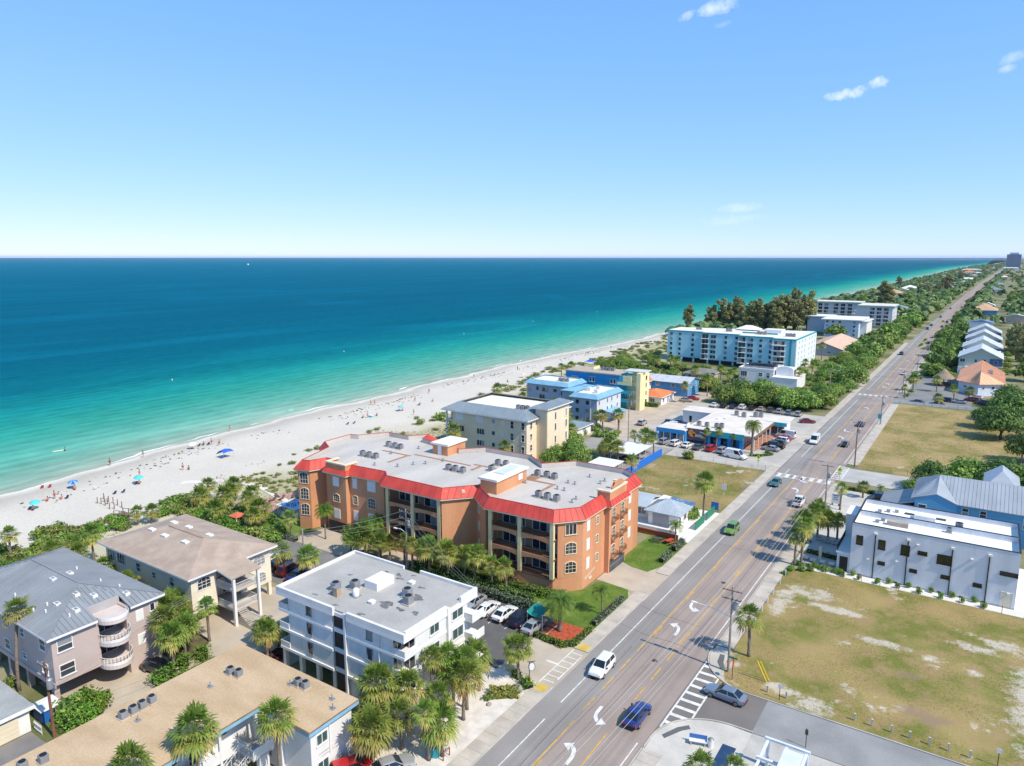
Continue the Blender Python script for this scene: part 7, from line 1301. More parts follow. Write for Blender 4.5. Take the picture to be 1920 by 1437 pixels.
# sparse dune grass tufts
def tufts(name, label, n, region, hmin, hmax, m, seed, z=.03, wid=.02, cat='grass'):
 r = random.Random(seed); L2 = LB(); c = 0
 while c < n:
  p_ = region(r)
  if p_ is None: continue
  c += 1; x,y = p_; h = r.uniform(hmin,hmax); ag = min(1,max(0,r.gauss(.5,.22)))
  for j in range(3): a = r.uniform(0,6.28); d = Vector((math.cos(a),math.sin(a),0)); s = Vector((-d.y,d.x,0))*wid*r.uniform(.7,1.5)*(h/.2) ** .5; b0 = Vector((x,y,z))+d*r.uniform(0,.1); L2.tri([b0 - s,b0+s,b0+d*h*r.uniform(.3,.9)+Vector((0,0,h))],ag)
 tag(link(name, L2.mesh(name, m)), label, cat, kind='stuff')
from mathutils import noise as mnoise
def reg_lot(x0,x1,y0,y1,keep=-.1,f=.16):
 def fn(r):
  x,y = r.uniform(x0,x1),r.uniform(y0,y1)
  return (x,y) if mnoise.noise((x*f,y*f,3.1)) > keep+r.uniform(-.25,.25) else None
 return fn
tufts('grass', 'dry grass tufts on the near vacant lot', 42000, reg_lot(-23.3, 10.5, 78.4, 117.2), .02, .075, LOTG, 1, wid=.024); tufts('grass', 'dry grass tufts on the lot beside the azure wall', 16000, reg_lot(-66, -40.9, 135.2, 169.3), .03, .1, LOTG, 2, wid=.035); tufts('grass', 'straw grass on the big meadow right of the road', 18000, reg_lot(-23, 13, 184, 275), .03, .12, LOTG, 3, wid=.05)
tufts('grass', 'sparse sea oats on the dunes', 16000, lambda r: ((lambda y, d: (shore(y) + d, y) if mnoise.noise((shore(y) * .1 + d * .1, y * .08, 1.7)) + (d - 46) * .03 > r.uniform(-.1, .3) else None)(r.uniform(44, 300), r.uniform(34, 64))), .15, .45, GRASSM, 4, wid=.03, z=.06); tufts('lawn_grass', 'short green grass blades on the condominium lawns', 16000, lambda r: (r.uniform(-47.2, -40.8), r.choice((r.uniform(80.6, 94.5), r.uniform(103.5, 116.8)))), .03, .09, HEDGEM, 5, wid=.02)
def hedge(label, pts, w, h, m, group=None, dens=26, size=.11, z=0.0, name='hedge'):
 """clipped hedge: dark solid core under a skin of leaves"""
 r = random.Random(len(label) * 7 + int(abs(pts[0][0]) * 10)); L2 = LB(); core = MB(); t = thing(name, label, 'hedge', (*pts[0], z), 0, group); o = Vector((*pts[0], 0))
 for a,b in zip(pts,pts[1:]):
  a,b = Vector((*a,0)) - o,Vector((*b,0)) - o; d = b - a; ln = d.length; d.normalize(); s = Vector((-d.y,d.x,0)); core.beam(a+Vector((0,0,h*.45)),b+Vector((0,0,h*.45)),w*.8,h*.82)
  for i in range(int((ln+w)*(w+2*h)*dens)):
   u = r.uniform(-w*.4,ln+w*.4); v = r.uniform(-1,1)*(w/2+h); nrm = Vector((0,0,1))
   if abs(v) < w/2: p_ = a+d*u+s*v+Vector((0,0,h+r.gauss(0,.06)))
   else: sg = 1 if v > 0 else -1; p_ = a+d*u+s*sg*(w/2+r.gauss(0,.05))+Vector((0,0,max(.02,h - (abs(v) - w/2)))); nrm = s*sg
   p_ = p_+(nrm*.07*math.sin(u*3.1+p_.z*4)); nrm = (nrm+Vector((r.uniform(-.9,.9),r.uniform(-.9,.9),r.uniform(-.2,.9)))).normalized(); k = nrm.cross(Vector((r.uniform(-1,1),r.uniform(-1,1),r.uniform(-1,1)))).normalized(); q = nrm.cross(k); sz = size*r.uniform(.6,1.4); L2.quad([p_ - k*sz,p_ - q*sz*.6,p_+k*sz,p_+q*sz*.6],min(1,max(0,r.gauss(.5,.2))))
 link('foliage', L2.mesh('foliage', m), t); link('dark_core', core.mesh('dark_core', mat('hedge twigs', (.025, .03, .012), .95, .3)), t); return t  # core is a dark solid filling the inside of the leaf skin
hedge('bright clipped hedge along the south side of the orange condominium', [(-75, 85.2), (-63.5, 85.0), (-51.5, 85.6), (-48.6, 86.6)], 1.5, 1.1, HEDGEM); hedge('silvery hedge behind the cars at the white block parking', [(-62.3, 80.9), (-49.2, 80.9)], 1.0, 1.3, SILVER); hedge('dark clipped hedge between parking and orange lawn', [(-75, 82.4), (-52, 83.0)], 1.3, 1.2, LEAFM)
hedge('low curved hedge around the red mulch bed', [(-46.6, 75.2), (-44.3, 75.0), (-42.3, 74.8), (-41.1, 76.2), (-41.0, 80.4)], .8, .75, HEDGEM); hedge('grey-green clipped hedge on the lawn by the pavement', [(-41.3, 82.0), (-41.3, 91.2)], .7, .7, SILVER); hedge('grey-green hedge block on the north lawn nearer the drive', [(-41.5, 106.6), (-41.5, 110.2)], .9, .9, SILVER); hedge('grey-green hedge block on the north lawn by the cottage', [(-41.5, 112.2), (-41.5, 116.4)], .9, 1.1, SILVER)
hedge('tall clipped hedge at the pole in the lower left', [(-77.7, 30.6), (-77.7, 32.6), (-78.8, 33.9)], 1.8, 1.7, HEDGEM, dens=34); hedge('clipped hedge block beside the black parked car', [(-77.9, 40.6), (-78.0, 43.0)], 1.5, 1.5, HEDGEM, dens=34); hedge('rounded hedge block beyond the black parked car', [(-78.6, 44.1), (-79.0, 45.1)], 1.4, 1.6, HEDGEM, dens=34); hedge('squared hedge block at the white pillar', [(-78.6, 46.6), (-78.3, 47.6)], 1.3, 1.8, HEDGEM, dens=34); hedge('low hedge strip along the tan motel roof', [(-76.7, 41.6), (-76.6, 47.6)], .8, .7, HEDGEM, dens=30)
hedge('oval hedge under the hanging sign by the drive', [(-41.9, 65.4), (-40.9, 64.6)], 1.3, .8, HEDGEM, dens=34); hedge('small oval hedge at the palm beside the sign', [(-43.9, 66.2), (-43.2, 65.8)], 1.1, .8, HEDGEM, dens=34); hedge('hedge strip behind the blue house car yard', [(-22.6, 165.0), (-9.5, 165.0)], 1.0, .8, LEAFM); hedge('green hedge on the mall corner island', [(-47.6, 180.2), (-45.2, 181.4), (-43.2, 184.2), (-45, 186)], .8, .6, LEAFM)
hedge('dark hedge row beside the tiled house', [(-99.5, 222.8), (-90.5, 224)], 1.6, 1.5, LEAFM, dens=14, size=.18); hedge('hedge row below the turquoise block', [(-128, 308), (-98, 300)], 2.0, 1.8, LEAFM, dens=7, size=.25); hedge('bright trees-high hedge at the condominium pool lawn', [(-112, 83.5), (-104.8, 80.6)], 1.4, 1.0, HEDGEM); hedge('silver shrub border at the orange drive island', [(-103.4, 78.8), (-99.2, 79.0)], 1.2, .8, SILVER)
hedge('low hedge across the white house patio', [(-22.3, 124.6), (-17.0, 124.0)], .7, .7, LEAFM)
t = hedge('wide clump of tawny ornamental grass on the white gravel', [(-43.5, 61.4), (-41.6, 62.8)], 1.4, .8, GRASSM, dens=60, size=.16, name='ornamental_grass'); t = hedge('bank of tawny grass by the white sign', [(-23.0, 143.6), (-19.4, 144.6)], 1.5, .7, GRASSM, dens=40, size=.16, name='ornamental_grass')
for i, (x, y) in enumerate([(-15.6, 117.9), (-14.3, 118.9), (-13.2, 117.9), (-10.6, 117.9), (-9.2, 119.0), (-7.9, 117.9), (-6.5, 119.0), (-5.0, 117.9), (-3.4, 119.1), (-2.1, 117.9), (-.8, 119.1), (.6, 117.9), (2.0, 119.1), (3.3, 117.9)]): shrub(x, y, .55, SHG[i % 3] if i % 3 else SHB[0], '%s ball shrub from the road on the white gravel strip' % ORD[i], 'ball shrubs on the gravel strip', sz=.85)
for i in range(12): shrub(-23.0 + i * .62, 118.4 + (i % 2) * .5, .5 + .2 * (i % 3), (SHB + SHG)[i % 5], '%s leafy shrub from the road along the patio edge' % ORD[i], 'shrubs along the patio edge')
for i, (x, y, s, k) in enumerate([(-23.3, 113.4, .8, 1), (-22.9, 115.4, .9, 1), (-21.8, 116.4, .9, 0), (-20.6, 117.1, .8, 0)]): shrub(x, y, s, (SHG[0], SHB[0])[k], '%s bright bush at the palm foot by the patio' % ORD[i], 'bushes at the palm foot')
for i, (x, y, s, k) in enumerate([(-70.5, 52.8, 1.5, 0), (-71.6, 50.6, 1.6, 0), (-69.2, 48.6, 1.4, 0), (-70.6, 47.2, 1.2, 0)]): shrub(x, y, s, SHP[0], '%s dark purple shrub behind the tan motel roof' % ORD[i], 'purple shrubs behind the motel')
for i, (x, y, s) in enumerate([(-80.4, 31.4, 1.5), (-79.4, 32.0, 1.8), (-80.2, 33.2, 1.8), (-79.0, 34.6, 1.7), (-81.0, 34.2, 1.5), (-78.6, 35.2, 1.4)]): shrub(x, y, s, (SHG + SHB)[i % 5], '%s leafy bush of the clump around the wooden pole' % ORD[i], 'bushes around the wooden pole', sz=s * 1.25)
for i, (x, y, s) in enumerate([(-88.6, 29.8, 1.2), (-90.4, 29.6, 1.1), (-86.6, 30.2, 1.0), (-92, 30.2, 1.3), (-84.4, 30.4, .9)]): shrub(x, y, s, (SHD + SHG)[i % 6], '%s shrub between the garage and the mauve flats' % ORD[i], 'shrubs behind the garage')
for i, (x, y, s) in enumerate([(-95, 49.0, 1.1), (-92.5, 48.6, 1.2), (-90, 48.8, 1.1), (-88.4, 47.0, 1.2), (-101, 48.6, 1.2), (-104, 48.0, 1.1), (-85.6, 48.0, 1.2), (-84.6, 46.4, 1.1), (-107, 48.4, 1.1)]): shrub(x, y, s, (SHG + SHB)[i % 5], '%s shrub in the strip between the two hip-roofed buildings' % ORD[i], 'shrubs between the hip roofs')
for i, (x, y, s) in enumerate([(-48.2, 47.2, 1.0), (-49.0, 49.8, 1.0), (-47.8, 46.0, .8), (-45.2, 51.2, .8), (-46.6, 53.4, .9), (-48.4, 52.6, 1.0), (-43.8, 60.2, .9), (-44.8, 47.4, .8)]): shrub(x, y, s, (SHG + SHD)[i % 6], '%s shrub under the palms of the white block grove' % ORD[i], 'shrubs in the palm grove')
for i, (x, y, s) in enumerate([(-60.4, 169.4, 2.0), (-45.0, 128.6, 1.6), (-43.8, 129.8, 1.4), (-44.6, 132.2, 1.4)]): shrub(x, y, s, SHG[i % 3], ('round bush at the mall car park edge', 'dark bush by the cottage under the tall palm', 'bush behind the green gate', 'bush at the corner of the grassy lot')[i], 'single bushes', sz=s * 1.1)
t = shrub(-57.9, 85.9, 1.5, shrub_shape(52, leafmat('pink blossom leaf', [(0, (.06, .11, .03)), (.5, (.2, .17, .08)), (.75, (.5, .16, .2)), (1, (.65, .3, .33))], .3, 1.5)), 'pink flowering shrub before the orange balconies', 'flowering shrubs', sz=2.0)
for i, (x, y) in enumerate([(-72.2, 84.0), (-70.8, 84.0), (-69.3, 84.1), (-68.0, 84.2)]): shrub(x, y, .8, shrub_shape(60 + i, leafmat('yellow croton leaf', [(0, (.1, .14, .02)), (.5, (.45, .36, .03)), (1, (.6, .45, .05))], .3, 1.5) if 'yellow croton leaf' not in MATS else MATS['yellow croton leaf']), '%s yellow croton before the orange wall' % ORD[i], 'yellow crotons')
for i, (x, y, s) in enumerate([(-27.2 + 4.6, 303, 1.4), (-22.4, 292, 1.2), (-25, 330, 1.8), (-24.5, 345, 2.0), (-20, 350, 2.0), (-16, 352, 2.0), (-22, 338, 1.6), (-18, 362, 2.2)]): shrub(x, y, s, (SHG + SHB)[i % 5], '%s bush around the tiki hut car park' % ORD[i], 'bushes round the tiki hut car park')

# leafy undergrowth filling the gardens between the trees along the road: one mass
under = []
for i in range(520):
 y = 250*math.exp(rs.uniform(0,1.15)); x = rs.choice((rs.uniform(-66,-43),rs.uniform(-62,-43),rs.uniform(-23,-11)))
 if x > -24 and y < 350: continue
 if (-84 < x < -57 and 278 < y < 304) or (-82 < x < -60 and 388 < y < 446) or (x > -24 and (420 < y < 440)): continue
 s = rs.uniform(1.2,3.0); under.append((rs.choice(SHG+SHB[:1]),x+bend(y),y,s,s*rs.uniform(.6,1.0),rs.uniform(0,6)))
for i in range(160):
 y = rs.uniform(262,318); x = rs.uniform(-132,-84)
 if (-104 < x < -90 and 281 < y < 294) or (-93 < x and 270 < y < 282): continue
 s = rs.uniform(.9,2.2); under.append((rs.choice(SHG),x,y,s,s*.8,rs.uniform(0,6)))
for i in range(60): x,y = rs.uniform(-92,-78),rs.uniform(122,160); s = rs.uniform(.9,1.8); under.append((rs.choice(SHG+SHB),x,y,s,s*.8,rs.uniform(0,6))) if not (y > 141 and x < -86) else None
for i in range(70): x,y = rs.uniform(-118,-93),rs.uniform(117,140); s = rs.uniform(.9,2.0); under.append((rs.choice(SHG+SHB),x,y,s,s*.8,rs.uniform(0,6)))
for x0,x1,y0,y1,n in ((-108,-93,163,187,70),(-126,-105,178,197,40),(-132,-112,228,262,60),(-92,-84,176,184,14),(-100,-86,262,272,20),(-12,26,183.5,186,14),(-24,-11,350,420,40)):
 for i in range(n): x,y = rs.uniform(x0,x1),rs.uniform(y0,y1); s = rs.uniform(.9,2.1); under.append((rs.choice(SHG+SHB),x,y,s,s*.85,rs.uniform(0,6)))
merged('undergrowth', 'leafy green undergrowth filling the gardens along the road', under, LEAFM, 'undergrowth')
tag_palms([(-87.2, 80.8, 3.6), (-84.4, 81.6, 4.8), (-81.6, 82.2, 3.4), (-76.6, 82.6, 4.0)], '%s rear palm of the clump before the orange garage wing', 'palms along the orange condominium', s=1.05)
tag_palms([(-72.1, 82.6, 3.8), (-68.8, 83.2, 4.0), (-64.6, 83.2, 3.8), (-59.6, 83.6, 4.2)], '%s rear palm filling the row before the orange balconies', 'palms along the orange condominium')
tag_palms([(-73.0, 59.4, 3.6), (-71.2, 61.8, 4.2), (-82.2, 47.0, 4.0), (-81.2, 44.4, 6.0), (-86.4, 47.2, 4.8), (-93.6, 48.6, 4.2)], '%s extra palm in the gardens between the left-hand flats', 'palms between the flats')
for i, (x, y, s) in enumerate([(-72.6, 58.2, 1.3), (-73.4, 60.8, 1.4), (-71.6, 63.2, 1.3), (-70.6, 56.2, 1.2), (-72.2, 55.2, 1.2)]): shrub(x, y, s, (SHG + SHB)[i % 5], '%s shrub along the seaward wall of the white block' % ORD[i], 'shrubs beside the white block')

# ================================================================== vehicles
LAMPW = paint('headlamp', (.75, .77, .78), .15, .5); LAMPR = paint('tail lamp', (.45, .012, .015), .2, .5)
def car_meshes(kind):
 P_ = dict(sedan=dict(L=4.7,W=.9,deck=[(-2.35,.62),(-2.3,.86),(-1.75,1.0),(-.5,.98),(.9,.96),(1.7,.86),(2.25,.7),(2.35,.5)],base=(-1.95,1.05),top=(-1.05,.25),zr=1.45,wt=.6),
              suv=dict(L=4.6,W=.93,deck=[(-2.3,.7),(-2.25,1.05),(-1.6,1.1),(-.5,1.08),(1.0,1.06),(1.7,.98),(2.2,.82),(2.3,.55)],base=(-2.2,1.15),top=(-1.85,.35),zr=1.7,wt=.66),
              pickup=dict(L=5.6,W=.98,deck=[(-2.8,.7),(-2.75,1.1),(-1.5,1.12),(-.5,1.12),(1.1,1.1),(2.2,1.04),(2.7,.9),(2.8,.6)],base=(-1.0,1.3),top=(-.75,.55),zr=1.85,wt=.72),
              van=dict(L=5.4,W=1.0,deck=[(-2.7,.8),(-2.65,1.2),(-1.6,1.25),(0,1.25),(1.4,1.2),(2.2,1.05),(2.6,.85),(2.7,.55)],base=(-2.62,1.75),top=(-2.5,.9),zr=2.35,wt=.85))[kind]
 W = P_['W']; b = MB(); rings = []
 for x, d in P_['deck']:
  e = abs(x) / (P_['L'] / 2); w = W * (1 - .12 * max(0, e - .75) / .25); zl = .24 + .12 * max(0, e - .8) / .2
  ring = [(x,-w*.9,zl),(x,-w,zl+.12),(x,-w,(zl+d)*.5+.05),(x,-w*.96,d - .06),(x,-w*.8,d),(x,0,d+.03),(x,w*.8,d),(x,w*.96,d - .06),(x,w,(zl+d)*.5+.05),(x,w,zl+.12),(x,w*.9,zl)]
  rings.append(ring); b.v += ring
 n = 11
 for i in range(len(rings) - 1):
  for j in range(n): a = i*n+j; c = i*n+(j+1) % n; b.f.append((a,c,c+n,a+n))
 b.f += [tuple(reversed(range(n))),tuple((len(rings) - 1)*n+j for j in range(n))]
 zd = lambda x: float(np.interp(x, [p[0] for p in P_['deck']], [p[1] for p in P_['deck']])) - .03
 (r0, f0), (r1, f1), zr, wt, wb = P_['base'], P_['top'], P_['zr'], P_['wt'], W * .9
 G0 = [(r0,-wb,zd(r0)),(f0,-wb,zd(f0)),(f0,wb,zd(f0)),(r0,wb,zd(r0))]; G1 = [(r1,-wt,zr - .04),(f1,-wt,zr - .04),(f1,wt,zr - .04),(r1,wt,zr - .04)]; T = [(r1+.12,-wt*.8,zr),(f1 - .15,-wt*.8,zr),(f1 - .15,wt*.8,zr),(r1+.12,wt*.8,zr)]
 k = len(b.v); b.v += G0+G1+T
 for i in range(4): j = (i+1) % 4; b.f += [(k+i,k+j,k+4+j,k+4+i),(k+4+i,k+4+j,k+8+j,k+8+i)]
 b.f.append((k+8,k+9,k+10,k+11)); glass = []
 def pane(A,B,C,D,iu,iv,u0=0.,u1=1.):
  A,B,C,D = map(Vector,(A,B,C,D)); A2,B2,D2,C2 = A.lerp(B,u0),A.lerp(B,u1),D.lerp(C,u0),D.lerp(C,u1); g_ = lambda u,v: A2.lerp(B2,u).lerp(D2.lerp(C2,u),v); nn = (B - A).cross(D - A).normalized()*.014; return MB().poly([g_(iu,iv)+nn,g_(1 - iu,iv)+nn,g_(1 - iu,1 - iv*.7)+nn,g_(iu,1 - iv*.7)+nn])
 glass.append(('windscreen', pane(G0[1], G0[2], G1[2], G1[1], .06, .08))); glass.append(('rear_window', pane(G0[3], G0[0], G1[0], G1[3], .08, .14)))
 sp = ((.04, .48), (.5, .97)) if kind != 'van' else ((.62, .97),)
 for u0, u1 in sp: glass.append(('side_window', pane(G0[0], G0[1], G1[1], G1[0], .03, .12, u0, u1))); glass.append(('side_window', pane(G0[2], G0[3], G1[3], G1[2], .03, .12, 1 - u1, 1 - u0)))
 hl = P_['L'] / 2; lights = []; fz, rz_ = zd(hl - .15) * .86, zd(-hl + .1) * .88
 for s in (-1, 1): lights.append(('headlight', MB().box(hl - .2, hl - .02, s * W * .62 - .17, s * W * .62 + .17, fz - .07, fz + .05), LAMPW)); lights.append(('taillight', MB().box(-hl - .01, -hl + .15, s * W * .7 - .16, s * W * .7 + .16, rz_ - .1, rz_ + .08), LAMPR)); lights.append(('mirror', MB().box(f0 - .38, f0 - .18, s * (W + .09) - .07, s * (W + .09) + .07, zd(f0) + .02, zd(f0) + .17), BLACK))
 if kind == 'pickup': lights.append(('cargo_bed', MB().box(-2.65, -1.15, -.78, .78, 1.13, 1.16), DARK))
 lights.append(('bumper', MB().box(hl - .06, hl + .03, -W * .8, W * .8, .3, .48).box(-hl - .03, -hl + .06, -W * .8, W * .8, .32, .52), BLACK)); return b.mesh('body', None, False), [(nm_, q.mesh(nm_, CARGLASS)) for nm_, q in glass], [(nm_, q.mesh(nm_, m_)) for nm_, q, m_ in lights], P_
TYRE = MB().lathe([(.2, -.11), (.31, -.11), (.34, -.06), (.34, .06), (.31, .11), (.2, .11)], 16).xf(Matrix.Rotation(math.pi / 2, 4, 'X')).mesh('tyre', RUBBER, True); RIMM = MB().lathe([(.21, -.085), (.2, -.12), (.08, -.10), (.06, -.125), (.02, -.125)], 10); RIMM.add(MB().lathe([(.21, .085), (.2, .12), (.08, .10), (.06, .125), (.02, .125)], 10)); RIMM = RIMM.xf(Matrix.Rotation(math.pi / 2, 4, 'X')).mesh('rim', RIM)
CARS = {}
def make_car(kind):
 body, gl, li, P_ = car_meshes(kind); body.materials.append(WHITE); t = thing('car', 'x', 'car'); link('body', body, t)
 for nm_,me in gl+li: link(nm_,me,t)
 for sx in (-1,1):
  for sy in (-1, 1): w = link('wheel', TYRE, t, (sx * P_['L'] * .3 + .06 * sx, sy * (P_['W'] - .08), .34)); w.data = TYRE; link('rim', RIMM, w)
 return t
PAINTS = dict(white=(.72,.72,.71),black=(.012,.012,.014),silver=(.42,.43,.44),grey=(.11,.115,.12),blue=(.012,.03,.16),navy=(.012,.02,.05),red=(.42,.012,.014),maroon=(.1,.012,.018),green=(.13,.26,.03),bluegrey=(.22,.27,.33),teal=(.03,.12,.13),tan=(.36,.31,.24),darkred=(.16,.01,.015))
CAT = dict(sedan='car', suv='car', pickup='pickup truck', van='van'); NAMES = dict(sedan='sedan_car', suv='suv_car', pickup='pickup_truck', van='van'); FIRST = {}
def car(x,y,rz,kind,colr,label,group,s=1.0,z=.036):
 if kind not in CARS: CARS[kind] = make_car(kind); o = CARS[kind]
 else: o = copy_tree(CARS[kind])
 o.name = NAMES[kind]; o.location = (x,y,z); o.rotation_euler.z = R(rz); o.scale = (s,)*3; tag(o,label,CAT[kind],group)
 for c in o.children:
  if c.name.startswith('body'): c.material_slots[0].link = 'OBJECT'; c.material_slots[0].material = paint('car paint ' + colr, PAINTS[colr], .28, .7, .35 if colr in ('silver', 'grey', 'bluegrey') else 0.0)
 return o
RD = 'cars on the beach road'
car(-28.0, 66.6, 91, 'sedan', 'blue', 'deep blue sedan driving away past the turn arrow', RD); car(-35.4, 72.8, -88, 'suv', 'white', 'white crossover driving towards the camera past the drive', RD); car(-35.9, 126.6, -90, 'suv', 'green', 'lime green boxy car on the road by the cottage', RD); car(-36.2, 159.8, -90, 'sedan', 'teal', 'dark teal car just before the zebra crossing', RD); car(-29.0, 149.3, 90, 'pickup', 'white', 'white pickup driving away before the zebra crossing', RD); car(-36.6, 203.4, -90, 'van', 'white', 'white van on the road beside the strip mall', RD); car(-29.2, 204.6, 90, 'sedan', 'black', 'black car on the road opposite the white van', RD)
car(-29.2, 232.5, 90, 'sedan', 'navy', 'dark car on the road by the straw meadow', RD); car(-28.9, 347, 90, 'sedan', 'white', 'white car on the road before the planted island', RD); car(-36.6, 419, -90, 'suv', 'black', 'black car on the road beyond the second crossing', RD); car(-21.1, 75.7, 176, 'sedan', 'bluegrey', 'blue-grey sedan waiting on the side street crosswalk', RD)
for i, (x, y, c, k) in enumerate([(-36.4, 578, 'black', 'suv'), (-36.3, 610, 'navy', 'sedan'), (-29, 602, 'black', 'sedan'), (-28.6, 648, 'black', 'suv'), (-29, 520, 'silver', 'sedan'), (-28.8, 480, 'navy', 'suv'), (-36.3, 700, 'grey', 'suv'), (-36, 820, 'black', 'sedan'), (-28, 850, 'maroon', 'sedan'), (-28.9, 452, 'tan', 'sedan')]): car(x + bend(y), y, 90 if x > -32 else -90, k, c, '%s far car from the camera on the road beyond the planted islands' % ORD[i], 'far cars on the road')
PK = 'cars parked beside the white block'
car(-58.5, 77.4, -90, 'sedan', 'silver', 'silver sedan half hidden behind the white block corner', PK); car(-55.7, 77.0, 92, 'sedan', 'white', 'white sedan with dark glass roof in the white block parking', PK); car(-52.9, 77.2, 90, 'sedan', 'white', 'white sedan with sunroof beside the dark car', PK); car(-50.2, 77.2, 90, 'suv', 'navy', 'dark blue car beside the teal canopy', PK); car(-47.6, 76.6, 90, 'sedan', 'silver', 'silver car under the teal canopy', PK)
car(-95.6, 70.6, 100, 'sedan', 'white', 'white car at the sea end of the car lane row', PK); car(-92.6, 70.2, 100, 'suv', 'navy', 'navy car in the car lane row', PK); car(-89.8, 69.8, 100, 'suv', 'maroon', 'maroon car in the car lane row', PK); car(-87.0, 69.4, 100, 'sedan', 'blue', 'blue car beside the wooden pole in the lane', PK); car(-83.6, 69.2, 100, 'sedan', 'black', 'black car nearest the white block in the lane', PK)
car(-47.7, 43.2, 62, 'suv', 'red', 'bright red car by the motel corner', PK); car(-44.8, 45.6, 62, 'sedan', 'silver', 'silver sedan with black roof panel under the palms', PK); car(-42.9, 43.6, 62, 'suv', 'grey', 'grey car at the bottom edge beside the silver sedan', PK); car(-80.4, 42.6, 12, 'sedan', 'black', 'black car parked under the mauve flats by the hedge', PK)
ML = 'cars parked at the strip mall'
for i, (x, y, k, c) in enumerate([(-70.4, 180, 'suv', 'silver'), (-67.2, 179.8, 'suv', 'white'), (-64.0, 180, 'sedan', 'white'), (-60.8, 179.6, 'sedan', 'grey'), (-57.5, 179.8, 'suv', 'red'), (-54.4, 179.6, 'suv', 'silver')]): car(x, y, 84, k, c, '%s parked car from the sea before the blue mall front, %s' % (ORD[i], c), ML)
car(-50.0, 176.2, -8, 'van', 'white', 'white boxy delivery van by the mall corner', ML)
for i, (y, k, c) in enumerate([(188.6, 'sedan', 'silver'), (192.0, 'pickup', 'black'), (195.2, 'suv', 'grey'), (198.6, 'suv', 'white'), (201.8, 'sedan', 'red'), (205.0, 'van', 'white')]): car(-44.6, y, 172, k, c, '%s car parked along the mall walkway, %s' % (ORD[i], c), ML)
for i, (x, k, c) in enumerate([(-75, 'sedan', 'white'), (-72, 'suv', 'black'), (-69, 'sedan', 'navy'), (-66, 'suv', 'white'), (-63, 'suv', 'black'), (-60, 'sedan', 'tan'), (-57, 'suv', 'grey'), (-54, 'suv', 'silver'), (-51, 'suv', 'bluegrey'), (-48, 'suv', 'silver')]): car(x, 238 - abs(x + 60) * .15, 92, k, c, '%s parked car from the sea under the trees behind the mall' % ORD[i], ML)
car(-43.4, 227.5, 25, 'sedan', 'darkred', 'dark red car leaving the mall lot towards the road', ML); car(-75.2, 204.0, 10, 'sedan', 'blue', 'blue car behind the mall wing', ML); car(-74.8, 199.8, 10, 'suv', 'white', 'white car behind the mall wing', ML); car(-78.6, 203, 100, 'sedan', 'navy', 'navy car at the back of the mall', ML); car(-84.6, 197.4, 95, 'suv', 'silver', 'silver car on the tan paved yard', ML); car(-85.2, 243, 10, 'sedan', 'red', 'red car by the tiled house', ML); car(-86, 238.6, 10, 'sedan', 'silver', 'silver car by the tiled house', ML)
for i, (x, y, c) in enumerate([(-71.6, 158.6, 'black'), (-71.4, 162.4, 'silver'), (-71.8, 146, 'grey')]): car(x, y, 2, 'sedan', c, '%s car under the white carports' % ORD[i], 'cars under the carports')
for i, (x, y, c) in enumerate([(-91, 274, 'white'), (-88, 274, 'red'), (-85, 274, 'grey')]): car(x, y, 95, 'suv', c, '%s car in the yard below the turquoise block, %s' % (ORD[i], c), 'cars below the turquoise block')
car(-15.9, 162.0, 95, 'suv', 'black', 'black car in the yard of the blue house', 'cars right of the road')
for i, (x, y, k, c) in enumerate([(-18.4, 280.4, 'sedan', 'grey'), (-12.4, 280.2, 'sedan', 'grey'), (-10.6, 289, 'suv', 'black'), (-6.3, 288.4, 'sedan', 'silver'), (-2.6, 294.6, 'suv', 'darkred'), (.6, 290.6, 'suv', 'navy'), (3.4, 289.6, 'sedan', 'black'), (-1.6, 301, 'sedan', 'white')]): car(x, y, 172, k, c, '%s car from the road in the tiki hut car park, %s' % (ORD[i], c), 'cars in the tiki hut car park')

# ================================================================== poles, wires, street furniture
GREYW = mat('grey weathered pole', (.30, .27, .24), .9, .15, 1, 14, stretch=(1, 1, .2))
def pole(x, y, h, label, m=None, arms=1, transformer=True, lamp=None, armdir='x', lean=0.0):
 t = thing('utility_pole', label, 'utility pole', (x, y, 0), 0, 'utility poles'); part('shaft', MB().tube([(x, y, -.1), (x - lean, y, h)], [.17, .11], 8), m or GREYW, t)
 for k in range(arms):
  z = h - .5 - k * 1.1; d = Vector((1.15, 0, 0)) if armdir == 'x' else Vector((0, 1.15, 0)); c = Vector((x - lean, y - .16, z)); part('crossarm', MB().beam(c - d, c + d, .1, .12), WOOD, t)
  for u in (-1, -.55, .55, 1): p_ = c + d * u; part('insulator', MB().lathe([(.05, p_.z + .07), (.08, p_.z + .12), (.05, p_.z + .2), (.07, p_.z + .26), (.02, p_.z + .3)], 6, p_.x, p_.y), GREYMETAL, t)
 if transformer: part('transformer', MB().lathe([(.26, h - 3.0), (.3, h - 2.95), (.3, h - 1.95), (.22, h - 1.85), (.06, h - 1.8)], 10, x + .42 - lean, y + .1), GREYMETAL, t)
 if lamp: a = lamp; part('lamp_arm', MB().tube([(x, y, a[2]), (x + a[0] * .5, y + a[1] * .5, a[2] + .5), (x + a[0], y + a[1], a[2] + .55)], .05, 6), WHITE, t); part('lamp_head', MB().box(x + a[0] - .45, x + a[0] + .2, y + a[1] - .14, y + a[1] + .14, a[2] + .45, a[2] + .58), WHITE, t)
 return t
